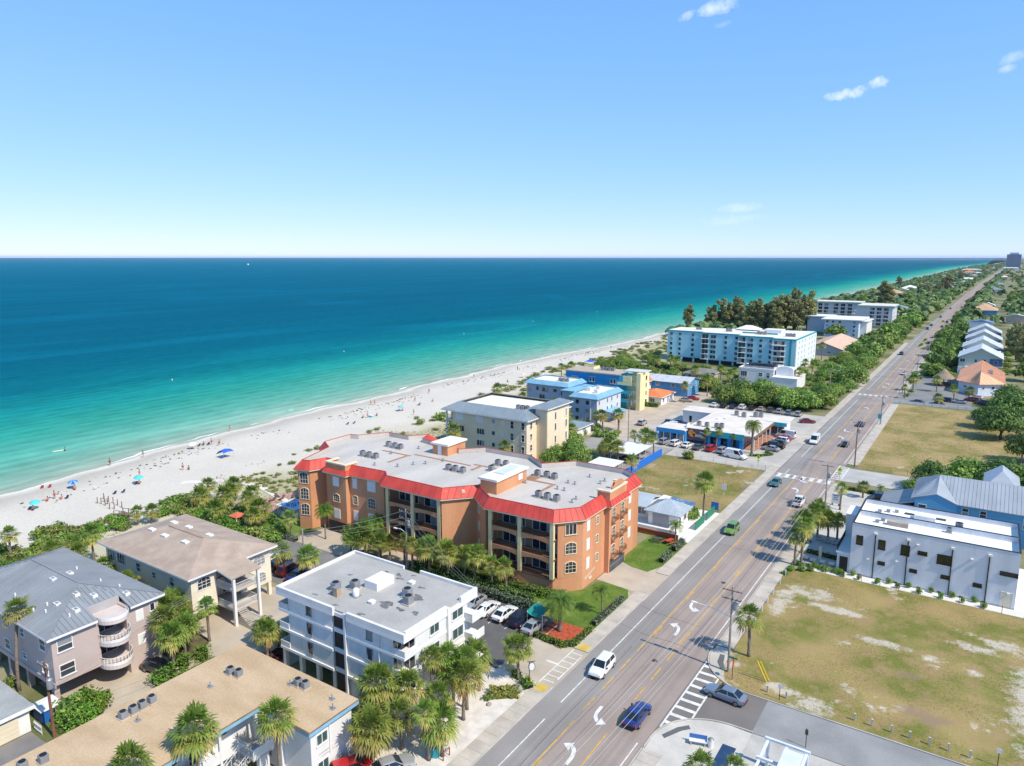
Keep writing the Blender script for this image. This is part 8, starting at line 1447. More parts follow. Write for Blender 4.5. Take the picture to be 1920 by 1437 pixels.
pole(-22.5, 81.2, 11.2, 'grey utility pole with street lamp at the side street corner', arms=2, lamp=(-4.6, .3, 7.2)); pole(-24.2, 150.4, 9.2, 'utility pole near the white pickup before the modern house'); pole(-23.8, 184.3, 11.5, 'dark utility pole at the corner of the straw meadow', WOOD, lamp=(-2.6, 0, 8)); pole(-24.6, 238, 9, 'utility pole halfway along the straw meadow', lamp=(-2.4, 0, 7)); pole(-24.4, 297, 9, 'utility pole at the tiki hut car park entrance'); pole(-24.2, 352, 9, 'utility pole past the tiki hut car park', transformer=False); pole(-23.9, 412, 9, 'farthest of the roadside utility poles', transformer=False); pole(9.8, 211.5, 11, 'white-topped pole at the right edge of the meadow')
pole(-78.0, 29.6, 8.6, 'reddish wooden pole with white transformer in the lower left', mat('red-brown pole', (.2, .09, .06), .9, .15, 1, 14), lean=.3); pole(-87.4, 70.9, 7.6, 'plain grey pole rising between the cars in the lane', transformer=False, arms=0); pole(-75.0, 81.4, 10.2, 'pole with stacked crossarms before the orange balconies', arms=3, transformer=True, lamp=(-1.8, -.4, 6.2)); pole(-77.6, 157.7, 6.6, 'slim pole among the palms by the carports', transformer=False, arms=0); pole(-79.6, 176.5, 13.2, 'tall dark pole beside the carports', arms=2); pole(-87.4, 187.2, 6.0, 'slim pole on the tan paved yard', transformer=False, arms=0); pole(-47.5, 285, 9, 'pole on the sea side of the road before the turquoise block', transformer=False, lamp=(3, 0, 8)); pole(-24.9, 26, 11.2, 'utility pole just outside the bottom of the view', arms=2)
WIRE = mat('bare wire', (.36, .35, .34), .5, .05)
def wire(a, b, sag, label, r=.014, group='overhead wires'):
 a, b = Vector(a), Vector(b); pts = [a.lerp(b, i / 14) - Vector((0, 0, sag * 4 * (i / 14) * (1 - i / 14))) for i in range(15)]; o = link('overhead_wire', MB().tube([tuple(p) for p in pts], r, 4).mesh('overhead_wire', WIRE)); tag(o, label, 'wire', group)
RP = [(-24.9,26,11.2),(-22.5,81.2,11.2),(-24.2,150.4,9.2),(-23.8,184.3,11.5),(-24.6,238,9),(-24.4,297,9),(-24.2,352,9),(-23.9,412,9)]
for i in range(len(RP) - 1):
 (x,y,h),(x2,y2,h2) = RP[i],RP[i+1]
 for k, u in enumerate((-1.1, -.6, .6, 1.1)): wire((x + u, y - .16, h - .22), (x2 + u, y2 - .16, h2 - .22), .7, '%s wire from the road over the %s span between roadside poles' % (ORD[k], ORD[i]), .022 if i < 2 else .03)
wire((-22.5, 81.2, 7.2), (-24.2, 150.4, 6.2), .8, 'thicker low cable along the roadside poles', .03)
for k, z in enumerate((9.7, 8.6, 7.5)): wire((-75.6, 81.2, z + .1), (-87.4, 70.9, 7.2 - k * .35), .5, '%s wire from the stacked crossarms towards the lane pole' % ORD[k], .016); wire((-74.3, 81.2, z + .1), (-48.3, 66, 9.3 - k * .3), .5, '%s wire from the stacked crossarms to the white block' % ORD[k], .016)
for k in range(3): wire((-78.3 + k * .5, 29.6, 8.1), (-87.4, 70.9, 7.4 - k * .3), .8, '%s wire between the red-brown pole and the lane pole' % ORD[k], .014)
t = thing('guy_guard', 'yellow plastic guard on the guy wire in the dry lot', 'guy guard', (-18.0, 81.6, 0)); part('wire', MB().tube([(-18.0, 81.6, 0), (-22.4, 81.2, 9.0)], .015, 5), WIRE, t); part('guard', MB().tube([(-18.03, 81.6, .05), (-19.2, 81.5, 2.45)], .07, 6).tube([(-17.8, 82.0, .05), (-18.95, 81.9, 2.3)], .05, 6), mat('yellow plastic', (.75, .5, .02), .5, .05), t)
def signpost(x, y, h, label, panels, cat='sign', post=None, name='sign', group='road signs'):
 t = thing(name, label, cat, (x, y, 0), 0, group); part('post', MB().tube([(x, y, -.05), (x, y, h)], .04, 6), post or GREYMETAL, t)
 for nm_,q,m_ in panels: part(nm_,q,m_,t)
 return t
def oct_panel(x, y, z, r, n, face=-1, a0=22.5, th=.03): q = MB().prism([(r * math.cos(R(a0 + 360 * i / n)), r * math.sin(R(a0 + 360 * i / n))) for i in range(n)], -th / 2, th / 2); return q.xf(Matrix.Translation((x, y, z)) @ Matrix.Rotation(math.pi / 2, 4, 'X'))
SGREEN = paint('street sign green', (.0, .22, .12), .4, .2); SRED = paint('sign red', (.55, .02, .02), .4, .2); SYEL = paint('fluorescent yellow-green', (.62, .8, .02), .4, .1); SBLUE = paint('sign blue', (.02, .13, .42), .4, .2)
signpost(-21.6, 79.8, 3.0, 'stop sign with green street-name blade at the side street', [('stop_panel', oct_panel(-21.55, 79.8, 2.2, .38, 8).xf(Matrix.Translation((-21.55, 79.8, 0)) @ Matrix.Rotation(math.pi / 2, 4, 'Z') @ Matrix.Translation((21.55, -79.8, 0))), SRED), ('street_blade', MB().box(-22.1, -21.1, 79.78, 79.82, 2.75, 2.98), SGREEN)], 'stop sign', BLACK)
for x, y, lb in ((-43.2, 171.6, 'yellow-green pedestrian sign at the mall side of the crossing'), (-25.0, 171.2, 'yellow-green pedestrian sign at the meadow side of the crossing')):
 signpost(x, y, 3.0, lb, [('diamond', oct_panel(x, y - .06, 2.55, .55, 4, a0=0), SYEL), ('plaque', MB().box(x - .3, x + .3, y - .08, y - .05, 1.5, 1.85), SYEL), ('symbol', MB().box(x - .06, x + .06, y - .085, y - .078, 2.3, 2.7).box(x - .07, x + .07, y - .086, y - .079, 2.74, 2.87).box(x - .2, x + .2, y - .087, y - .08, 2.5, 2.56), BLACK)], 'road sign')
signpost(-24.7, 236.4, 3.6, 'teal and blue bus stop sign by the straw meadow', [('panel', MB().box(-25.3, -24.3, 236.3, 236.36, 2.0, 3.5), paint('teal sign', (.02, .35, .38), .4, .2))], 'bus stop'); signpost(-43.6, 146.4, 2.6, 'white real-estate sign in the lot beside the azure wall', [('panel', MB().box(-44.1, -43.1, 146.3, 146.36, 1.2, 2.5), WHITE)], 'sign', WHITE)
signpost(-15.9, 78.9, 2.0, 'small white parking sign by the side street posts', [('panel', MB().box(-16.1, -15.7, 78.82, 78.85, 1.5, 2.0), WHITE)], 'sign', BLACK); signpost(4.9, 79.7, 2.0, 'small white sign at the lower right corner', [('panel', MB().box(4.7, 5.1, 79.62, 79.65, 1.5, 2.0), WHITE)], 'sign', BLACK); signpost(-11.6, 72.0, 2.2, 'thin dark sign post on the south side of the side street', [('panel', MB().box(-11.75, -11.45, 71.95, 71.98, 1.5, 2.1), mat('dark olive sign back', (.06, .07, .04), .6, .1))], 'sign', BLACK)
t = thing('name_sign', 'white monument sign with dark lettering by the blue house drive', 'sign', (-22.6, 152.6, 0)); part('panel', MB().box(-23.4, -21.8, 152.5, 152.75, .5, 2.6), WHITE, t); part('legs', MB().box(-23.3, -23.1, 152.55, 152.7, 0, .499).box(-22.1, -21.9, 152.55, 152.7, 0, .499), BLACK, t); part('lettering', MB().box(-23.1, -22.1, 152.485, 152.498, 2.1, 2.3).box(-23.0, -22.2, 152.485, 152.498, 1.7, 1.85).box(-23.1, -22.1, 152.485, 152.498, 1.3, 1.42), SBLUE, t)
t = thing('info_board', 'blue notice board at the edge of the lot beside the cottage', 'notice board', (-41.9, 135.4, 0)); part('panel', MB().box(-42.7, -41.2, 135.35, 135.45, .4, 2.0), SBLUE, t); part('posts', MB().box(-42.65, -42.55, 135.46, 135.56, 0, 2.0).box(-41.35, -41.25, 135.46, 135.56, 0, 2.0), WOOD, t)
t = thing('hanging_sign', 'black post with hanging oval white sign by the drive', 'sign', (-41.4, 65.6, 0)); part('post', MB().tube([(-41.4, 65.6, 0), (-41.4, 65.6, 2.9)], .05, 8).beam((-41.6, 65.4, 2.85), (-40.9, 66.1, 2.85), .06, .06), BLACK, t); part('oval', MB().prism([(.36 * math.cos(a), .5 * math.sin(a)) for a in [i * math.pi / 10 for i in range(20)]], -.04, .04).xf(Matrix.Translation((-41.2, 65.8, 2.2)) @ Matrix.Rotation(R(45), 4, 'Z') @ Matrix.Rotation(math.pi / 2, 4, 'X')), WHITE, t); part('oval_rim', MB().prism([(.42 * math.cos(a), .56 * math.sin(a)) for a in [i * math.pi / 10 for i in range(20)]], -.03, .03).xf(Matrix.Translation((-41.2, 65.8, 2.2)) @ Matrix.Rotation(R(45), 4, 'Z') @ Matrix.Rotation(math.pi / 2, 4, 'X')), BLACK, t)
t = thing('fire_hydrant', 'yellow fire hydrant beside the oval hedge', 'hydrant', (-40.95, 65.3, .08)); HY = mat('hydrant yellow', (.72, .48, .03), .5, .08); link('barrel', MB().lathe([(.17, 0), (.17, .06), (.11, .08), (.11, .55), (.16, .57), (.15, .66), (.07, .76), (.03, .8)], 12).mesh('barrel', HY, True), t); link('nozzle', MB().tube([(-.22, 0, .42), (.22, 0, .42)], .06, 8).tube([(0, -.22, .4), (0, 0, .4)], .08, 8).mesh('nozzle', HY), t)
def rock(x,y,s,label):
 r = random.Random(int(x*10)); bm = bmesh.new(); bmesh.ops.create_icosphere(bm,subdivisions=3,radius=1)
 for v in bm.verts: v.co *= 1+.22*mnoise.noise(v.co*1.6+Vector((x,y,0))); v.co.z *= .65
 me = bpy.data.meshes.new('boulder'); bm.to_mesh(me); bm.free(); me.materials.append(mat('grey boulder', (.28, .25, .22), .95, .2, 2, 9, bump=.5)); tag(link('boulder', me, None, (x, y, s * .35), 0, s), label, 'boulder')
rock(-41.9, 63.6, .75, 'grey boulder on the white gravel by the pavement'); rock(-43.0, 59.6, .3, 'small stone in the white gravel bed')
t = thing('bus_bench', 'bus bench with blue advert panel on the street corner', 'bench', (-21.0, 66.2, .046), R(18)); link('seat', MB().box(-.9, .9, -.25, .25, .42, .5).mesh('seat', WHITE), t); link('backrest', MB().box(-.9, .9, .22, .28, .55, 1.0).mesh('backrest', SBLUE), t); [link('leg', MB().box(x - .06, x + .06, -.22, .26, 0, .419).mesh('leg', CONC), t) for x in (-.7, .7)]
t = thing('waste_bin', 'white corner litter bin beside the bus bench', 'bin', (-19.8, 66.6, .046)); link('body', MB().lathe([(.28, 0), (.32, .8), (.3, .85)], 12).mesh('body', WHITE), t); link('lid', MB().lathe([(.33, .851), (.2, 1.0), (.05, 1.05)], 12).mesh('lid', GREYMETAL), t)
for nm_, lb, cat_, x, y, c in (('recycling_bin', 'bright blue bin under the palms by the pavement', 'bin', -43.0, 50.6, SBLUE), ('paper_box', 'teal box standing by the palm trunk', 'box', -42.7, 49.7, paint('teal sign', (0, 0, 0)))):
 t = thing(nm_, lb, cat_, (x, y, .022), R(20)); link('body', MB().box(-.4, .4, -.4, .4, .05, 1.0).mesh('body', c), t); link('lid', MB().box(-.43, .43, -.43, .43, 1.001, 1.1).mesh('lid', c), t); link('base', MB().box(-.35, .35, -.35, .35, 0, .049).mesh('base', BLACK), t)
t = thing('pipe_stand', 'red-brown backflow pipe stand by the pavement', 'pipe', (-41.5, 50.1, .022)); link('pipe', MB().tube([(0, -.5, 0), (0, -.5, .9), (0, .5, .9), (0, .5, 0)], .07, 7).mesh('pipe', mat('rusty pipe', (.25, .07, .04), .8, .2)), t); link('valve', MB().lathe([(.14, .8), (.14, 1.05), (.05, 1.08)], 8).mesh('valve', GREYMETAL), t)
# posts along the edges of the near dry lot
PST = mat('pale timber post', (.52, .47, .41), .9, .15, 2, 12)
for i, x in enumerate([-17.4, -15.3, -8.1, -6.4, -4.5, -2.8, -1.0, .7, 2.6]): tag(link('timber_post', MB().box(-.09, .09, -.09, .09, 0, .8).box(-.1, .1, -.1, .1, .801, .84).mesh('timber_post', PST), None, (x, 79.6, .024)), '%s short pale post from the road along the side street' % ORD[i], 'post', 'short posts along the side street')
for i, y in enumerate([92, 95.5, 99, 102, 105.3, 109.5, 113]): tag(link('timber_post', MB().box(-.07, .07, -.07, .07, 0, .9).box(-.08, .08, -.08, .08, .901, .94).mesh('timber_post', WHITE), None, (-23.15, y, .024)), '%s short white post along the right pavement of the road' % ORD[i], 'post', 'short posts along the right pavement')
def wire_fence(pts,h,label,step=2.6,m=None):
 t = thing('wire_fence', label, 'fence', (*pts[0], 0)); q = MB()
 for a,b in zip(pts,pts[1:]):
  a,b = Vector((*a,0)),Vector((*b,0)); n = max(1,int((b - a).length/step))
  for i in range(n + 1): p_ = a.lerp(b, i / n); part('post', MB().tube([(p_.x, p_.y, 0), (p_.x, p_.y, h)], .035, 5), m or BLACK, t)
  for z in (.15,.35,.55,.75,.95): q.beam(a+Vector((0,0,z*h)),b+Vector((0,0,z*h)),.012,.012)
 part('wires', q, m or BLACK, t)
wire_fence([(-23.2, 117.35), (8, 117.35)], 1.2, 'low black wire fence along the white gravel strip'); wire_fence([(-66, 169.4), (-41, 169.6), (-41, 150)], 1.3, 'wire fence along the mall edge of the grassy lot', 3, GREYMETAL); wire_fence([(-23, 184), (12, 184)], 1.3, 'wire fence at the near end of the straw meadow', 3.5, WOOD)
t = thing('white_fence', 'low white panel fence between meadow and car park', 'fence', (-25, 276.2, 0)); [part('panel', MB().box(-25.4 + k * 2.45, -23.05 + k * 2.45, 276.1, 276.2, .1, 1.1), WHITE, t) for k in range(10)]; [part('post', MB().box(-25.5 + k * 2.45, -25.41 + k * 2.45, 276.05, 276.25, 0, 1.2), WHITE, t) for k in range(11)]
t = thing('green_gate', 'long green metal gate at the cottage yard', 'gate', (-41.7, 129, 0)); GG = mat('gate green', (.02, .2, .11), .5, .1)
for y0,y1 in ((123.6,128.6),(129.6,134.6)):
 for k in range(9): y = y0 + (y1 - y0) * k / 9; part('slat', MB().box(-41.78, -41.7, y + .03, y + (y1 - y0) / 9 - .03, .1, 1.5), GG, t)
 part('frame', MB().box(-41.8, -41.68, y0, y1, 1.501, 1.58).box(-41.8, -41.68, y0, y1, .02, .099), GG, t)
t = thing('brown_wall', 'low red-brown wall between the lawn and the white cottage', 'wall', (-46.5, 117.1, 0)); part('wall', MB().box(-51.5, -42.6, 117.0, 117.2, 0, .95), mat('red-brown wall', (.3, .1, .045), .9, .12), t); part('coping', MB().box(-51.5, -42.55, 116.95, 117.25, .951, 1.0), mat('red-brown wall', (0, 0, 0)), t); t = thing('cottage_wall', 'white garden wall in front of the cottage', 'wall', (-48, 118.6, 0)); part('wall', MB().box(-52.5, -43.4, 118.5, 118.7, 0, 1.0), WHITE, t); part('coping', MB().box(-52.5, -43.35, 118.45, 118.75, 1.001, 1.06), WHITE, t)
def picnic(x,y,rz,label,c):
 t = thing('picnic_table', label, 'table', (x, y, .03), R(rz), 'picnic tables'); link('table_top', MB().box(-.9, .9, -.4, .4, .7, .76).mesh('table_top', c), t); [link('bench', MB().box(-.9, .9, s * .75 - .14, s * .75 + .14, .42, .47).mesh('bench', c), t) for s in (-1, 1)]; [link('leg', MB().beam((x_, -.7, 0), (x_, .2, .7), .06).beam((x_, .7, 0), (x_, -.2, .7), .06).mesh('leg', BLACK), t) for x_ in (-.6, .6)]
picnic(-45.6, 114.6, 10, 'dark picnic table on the north lawn', mat('dark table', (.09, .08, .1), .8, .2)); picnic(-43.4, 115.0, 70, 'red picnic table on the north lawn', mat('red table', (.45, .06, .04), .7, .1))
# teal shade canopy over a parking bay
t = thing('teal_canopy', 'teal fabric canopy on thin poles at the parking edge', 'canopy', (-47.6, 78.3, 0)); TEAL = mat('teal fabric', (.01, .22, .18), .7, .1); q = MB(); n = 6
for i in range(n+1):
 for j in range(n+1): u,v = i/n - .5,j/n - .5; q.v.append((-47.7+u*2.5,78.4+v*3.2,2.2+.35*(u*u - v*v)*4 - .1))
q.f = [(a, a + 1, a + n + 2, a + n + 1) for i in range(n) for j in range(n) for a in (i * (n + 1) + j,)]; part('fabric', q, TEAL, t, True)
for x, y in ((-48.9, 76.9), (-46.5, 76.9), (-48.9, 79.9), (-46.5, 79.9)): part('pole', MB().tube([(x, y, 0), (x, y, 2.3)], .04, 6), WHITE, t)
# pergola and cabinets at the lower right corner
t = thing('pergola', 'white open pergola frame at the bottom right corner', 'pergola', (-12.5, 64.5, 0)); WB_ = mat('blue-white timber', (.62, .66, .72), .7, .06)
for x in (-14.2,-10.6):
 for y in (60.2, 66.8): part('post', MB().box(x - .14, x + .14, y - .14, y + .14, 0, 2.9), WB_, t)
for y in (60.2, 63.5, 66.8): part('beam', MB().box(-14.5, -10.3, y - .13, y + .13, 3.07, 3.3), WB_, t)
for x in (-14.2, -12.4, -10.6): part('rafter', MB().box(x - .12, x + .12, 59.9, 67.1, 2.901, 3.069), WB_, t)
t = thing('white_kiosk', 'small white kiosk beside the pergola', 'kiosk', (-11.4, 63.6, 0)); part('body', MB().box(-12.1, -10.8, 62.2, 64.8, 0, 3.9), WHITE, t); part('roof', MB().box(-12.3, -10.6, 62.0, 65.0, 3.901, 4.05), WB_, t); palm(-17.7, 58.3, 4.2, 'palm crown at the bottom edge by the dark blue patch', s=.9); palm(-15.3, 60.0, 4.2, 'palm crown at the bottom edge by the pergola', s=.9)
# patio chairs of the modern house, pool and cabana of the condominium
for i,(x,y,rz) in enumerate([(-21.6,131.4,0),(-20.1,131.0,10),(-18.8,130.8,0),(-20.6,121,180),(-19.1,121,180),(-17.7,121,180),(-21.8,121.4,180)]):
 t = thing('patio_chair', '%s pale lounge chair on the patio of the modern house' % ORD[i], 'chair', (x, y, .03), R(rz), 'patio chairs'); CH = mat('pale wicker', (.5, .5, .5), .8, .1); link('seat', MB().box(-.42, .42, -.42, .42, .25, .42).mesh('seat', CH), t); link('backrest', MB().box(-.42, .42, .34, .46, .42, .85).mesh('backrest', CH), t); [link('armrest', MB().box(s * .42 - .06, s * .42 + .06, -.4, .34, .421, .62).mesh('armrest', CH), t) for s in (-1, 1)]; [link('leg', MB().box(a * .36 - .03, a * .36 + .03, c * .36 - .03, c * .36 + .03, 0, .25).mesh('leg', BLACK), t) for a in (-1, 1) for c in (-1, 1)]
t = thing('white_column', 'white fire column on the patio of the modern house', 'column', (-19.9, 122.9, .03)); link('shaft', MB().box(-.22, .22, -.22, .22, .1, 2.2).mesh('shaft', CREAM), t); link('base', MB().box(-.3, .3, -.3, .3, 0, .099).mesh('base', CREAM), t)
sheet('pool_deck', rect(-123, -108, 86, 97), .05, mat('brick pool deck', (.42, .28, .22), .9, .15, .8, 9)); t = thing('swimming_pool', 'bright blue swimming pool at the sea end of the orange condominium', 'pool', (-115, 91.5, 0)); part('water', MB().box(-117.6, -112.4, 89.6, 93.6, .05, .09), paint('pool water', (.01, .2, .55), .08, .3), t); part('coping', MB().box(-117.9, -117.6, 89.3, 93.9, .05, .14).box(-112.4, -112.1, 89.3, 93.9, .05, .14).box(-117.6, -112.4, 89.3, 89.6, .05, .14).box(-117.6, -112.4, 93.6, 93.9, .05, .14), WHITE, t)
t = thing('pool_cabana', 'small cabana with red roof among the dune palms', 'cabana', (-114.2, 77.6, 0)); roof_faces(t, hip_faces(-115.4, -113.0, 76.6, 79.0, 2.2, .6), mat('coral roof', (.6, .14, .08), .6, .1)); [part('post', MB().box(x - .08, x + .08, y - .08, y + .08, 0, 2.2), WHITE, t) for x in (-115.2, -113.2) for y in (76.8, 78.8)]
for i,(x,y) in enumerate([(-120.5,90.6),(-119.6,92.2),(-118.7,94.4),(-117.4,95.4),(-121.5,92.6),(-119.9,88.6)]):
 t = thing('pool_lounger', '%s brown pool lounger on the brick deck' % ORD[i], 'lounger', (x, y, .05), R(20 * i), 'pool loungers'); BR = mat('brown sling fabric', (.16, .08, .06), .8, .2); link('seat', MB().box(-.32, .32, -.9, .3, .28, .34).mesh('seat', BR), t); link('backrest', MB().beam((0, .3, .32), (0, .95, .7), .64, .05).mesh('backrest', BR), t); [link('leg', MB().box(a * .28 - .025, a * .28 + .025, c - .025, c + .025, 0, .28).mesh('leg', GREYMETAL), t) for a in (-1, 1) for c in (-.8, .25)]
t = thing('white_utility_box', 'white shed roof behind the bushes in the lower left', 'shed', (-82.4, 31.0, 0)); part('body', MB().box(-83.4, -81.2, 29.9, 31.8, 0, 1.5), SBLUE, t); part('roof', MB().box(-83.6, -81.0, 29.7, 32.0, 1.501, 1.6), WHITE, t)
t = thing('picket_gate', 'small white picket gate beside the garage', 'gate', (-80.2, 29.2, 0)); [part('picket', MB().box(-81.1 + k * .2, -81.03 + k * .2, 29.0, 29.04, 0, 1.1), WHITE, t) for k in range(9)]; part('rail', MB().box(-81.15, -79.35, 28.95, 28.999, .85, .92).box(-81.15, -79.35, 28.95, 28.999, .25, .32), WHITE, t)
# planted islands in the far road
for i,y in enumerate((470,500,655)):
 b_ = bend(y); t = thing('median_island', '%s planted island in the middle of the far road' % ORD[i], 'traffic island', (-31.6 + b_, y, 0), 0, 'planted islands'); part('kerb', MB().prism([(-31.6 + b_ + 1.5 * math.cos(a), y + 9 * math.sin(a)) for a in [k * math.pi / 10 for k in range(20)]], .03, .2), mat('yellow kerb', (.6, .5, .25), .9, .1), t); part('soil', MB().prism([(-31.6 + b_ + 1.3 * math.cos(a), y + 8.6 * math.sin(a)) for a in [k * math.pi / 10 for k in range(20)]], .201, .24), LAWN, t)
 for j in range(3): shrub(-31.6 + b_, y - 4 + j * 4, .9, SHB[j % 2], '%s bush on the %s planted road island' % (ORD[j], ORD[i]), 'bushes on the road islands', z=.2)

# ================================================================== the beach: people, umbrellas, chairs
SKINC = [mat('skin %d' % i, c, .6, .05) for i, c in enumerate([(.5, .27, .18), (.4, .2, .12), (.26, .13, .08)])]; SUIT = [mat('swimwear ' + n_, c, .8, .1) for n_, c in (('navy', (.02, .03, .1)), ('red', (.5, .03, .04)), ('black', (.015, .015, .018)), ('teal', (.02, .25, .28)), ('pink', (.6, .12, .2)))]; HAIR = mat('dark hair', (.04, .025, .015), .8, .2)
def person_mesh(pose):
 """joints with radii, grown into one skin: pelvis first"""
 sit = pose == 'sit'; walk = pose == 'walk'; J = {}
 pz = .25 if sit else .95; J['pelvis'] = ((0, 0, pz), .135); J['waist'] = ((.03 if not sit else -.06, 0, pz + .2), .12); J['chest'] = ((.04 if not sit else -.13, 0, pz + .43), .145); J['neck'] = ((.04 if not sit else -.14, 0, pz + .6), .055); J['head'] = ((.07 if not sit else -.11, 0, pz + .72), .1); J['crown'] = ((.06 if not sit else -.12, 0, pz + .83), .085)
 for s, n in ((1, 'l'), (-1, 'r')):
  k = s*(.22 if walk else 0)
  J['hip' + n] = ((0, s * .1, pz - .06), .1); J['knee' + n] = ((.46, s * .14, .42) if sit else (k * .9, s * .11, .5), .062); J['ankle' + n] = ((.78, s * .15, .06) if sit else (k * .9 - abs(k) * .5, s * .11, .08), .042); J['toe' + n] = ((.92, s * .16, .1) if sit else (k * .9 - abs(k) * .5 + .17, s * .12, .04), .035)
  cx = J['chest'][0][0]; J['sh' + n] = ((cx, s * .19, pz + .5), .06); J['elb' + n] = ((cx - .05 - k * .5, s * .27, pz + .23), .045); J['wri' + n] = ((cx + (.22 if sit else .06) - k * .9, s * .27, pz + .02 + (.12 if sit else 0)), .034); J['hand' + n] = ((cx + (.3 if sit else .1) - k, s * .26, pz - .06 + (.14 if sit else 0)), .036)
 E_ = [('pelvis', 'waist'), ('waist', 'chest'), ('chest', 'neck'), ('neck', 'head'), ('head', 'crown')]
 for n in 'lr': E_ += [('pelvis', 'hip' + n), ('hip' + n, 'knee' + n), ('knee' + n, 'ankle' + n), ('ankle' + n, 'toe' + n), ('chest', 'sh' + n), ('sh' + n, 'elb' + n), ('elb' + n, 'wri' + n), ('wri' + n, 'hand' + n)]
 names = list(J); me = bpy.data.meshes.new('person'); me.from_pydata([J[n][0] for n in names], [(names.index(a), names.index(b)) for a, b in E_], []); o = bpy.data.objects.new('tmp', me); COL.objects.link(o); md = o.modifiers.new('s', 'SKIN')
 for i,n in enumerate(names): me.skin_vertices[0].data[i].radius = (J[n][1],)*2; me.skin_vertices[0].data[i].use_root = i == 0
 sb = o.modifiers.new('u', 'SUBSURF'); sb.levels = 1; sb.render_levels = 1; dg = bpy.context.evaluated_depsgraph_get(); out = bpy.data.meshes.new_from_object(o.evaluated_get(dg)); out.polygons.foreach_set('use_smooth', [True] * len(out.polygons)); bpy.data.objects.remove(o); out.name = 'person'; out.materials.clear(); out.materials.append(SKINC[0])
 hd = J['crown'][0]; hair = MB().lathe([(.02, .13), (.07, .115), (.105, .06), (.115, 0), (.11, -.06), (.06, -.1)], 10).xf(Matrix.Translation((hd[0] - .025, 0, hd[2] - .02))).mesh('hair', HAIR, True); pv = J['pelvis'][0]
 suit = MB().lathe([(.13, -.16), (.165, -.12), (.165, .02), (.15, .08)], 12).xf(Matrix.Translation((pv[0], 0, pv[2] + .02)) @ Matrix.Diagonal((1, 1.15, 1, 1))).mesh('swimwear', SUIT[0], True); return out, hair, suit
POSE = {k: person_mesh(k) for k in ('stand', 'walk', 'sit')}
def person(x,y,pose,rz,label,sk=0,su=0,z=None,top=False):
 me,hair,suit = POSE[pose]; d = x - shore(y); zz_ = float(np.interp(d,boffs,bz)) if z is None else z
 o = link('person', me, None, (x, y, zz_), R(rz)); o.material_slots[0].link = 'OBJECT'; o.material_slots[0].material = SKINC[sk]; tag(o, label, 'person', 'people on the beach'); link('hair', hair, o); s_ = link('swimwear', suit, o); s_.material_slots[0].link = 'OBJECT'; s_.material_slots[0].material = SUIT[su]; return o
for i, e in enumerate([(-159.2, 65.8, 'stand', 200, 'person standing at the group by the left teal umbrella', 1, 1), (-157.6, 66.4, 'sit', 180, 'person sitting right of the standing beachgoer at the left', 0, 4), (-158.8, 64.2, 'sit', 190, 'person sitting left of the standing beachgoer at the left', 1, 1), (-155.2, 60.0, 'sit', 180, 'person sitting under the left teal umbrella', 2, 0), (-162.2, 71.2, 'sit', 170, 'person sitting under the blue umbrella', 0, 1), (-159.4, 84.0, 'walk', 80, 'person walking above the middle teal umbrella', 0, 4), (-154.2, 81.0, 'sit', 180, 'person sitting under the middle teal umbrella', 1, 0), (-156.0, 92.6, 'stand', 150, 'person standing left of the blue tent', 0, 2), (-155.2, 93.6, 'sit', 150, 'person sitting near the blue tent', 1, 0), (-172.6, 108.8, 'sit', 170, 'person sitting at the waterline group, nearest the white umbrella', 2, 0), (-171.6, 110.6, 'stand', 160, 'person standing in the waterline group', 0, 0), (-170.8, 112.4, 'sit', 160, 'person sitting at the right of the waterline group', 1, 1), (-175.4, 93.8, 'walk', 90, 'person in white hat wading near the shore', 0, 3), (-175.6, 85.6, 'stand', 180, 'person standing ankle-deep at the left shore', 2, 2), (-182.0, 123.4, 'walk', 70, 'person wading in the shallows above the blue tent', 0, 4), (-199.0, 86.0, 'stand', 90, 'swimmer out in the green water at the left', 1, 2), (-161.0, 156.4, 'sit', 170, 'person sitting left of the teal beach bag', 1, 2), (-160.2, 157.6, 'stand', 170, 'person standing by the teal beach bag', 0, 1), (-159.4, 160.9, 'sit', 160, 'person sitting right of the teal beach bag', 2, 1), (-158.0, 171.4, 'sit', 170, 'person sitting under the far teal umbrella', 0, 1), (-164.9, 185.4, 'stand', 170, 'person standing left of the far sunbathers', 0, 0), (-159.4, 181.6, 'sit', 170, 'person sitting below the standing far bather', 1, 0), (-159.4, 188.4, 'sit', 150, 'far sunbather right of the standing pair', 0, 4), (-170.4, 199.4, 'walk', 90, 'dark person walking by the far waterline', 2, 2), (-173.4, 172.4, 'stand', 180, 'person wading above the far teal umbrella', 0, 1), (-172.6, 173.4, 'stand', 170, 'second person wading above the far teal umbrella', 1, 4), (-151, 169, 'walk', 250, 'person walking up the far beach', 0, 3), (-177, 236, 'walk', 80, 'person wading beyond the cream condominium', 0, 1), (-173.6, 264, 'stand', 90, 'dark person standing at the waterline before the blue block', 2, 2), (-171.4, 327, 'walk', 90, 'first far person walking near the turquoise block', 2, 0), (-172.4, 356, 'walk', 90, 'second far person walking near the turquoise block', 2, 2), (-160, 236, 'sit', 90, 'person sitting on the sand beyond the cream condominium', 1, 0)]): person(*e, z=-.95 if i == 15 else None)
def bz_at(x,y): return float(np.interp(x - shore(y),boffs,bz))
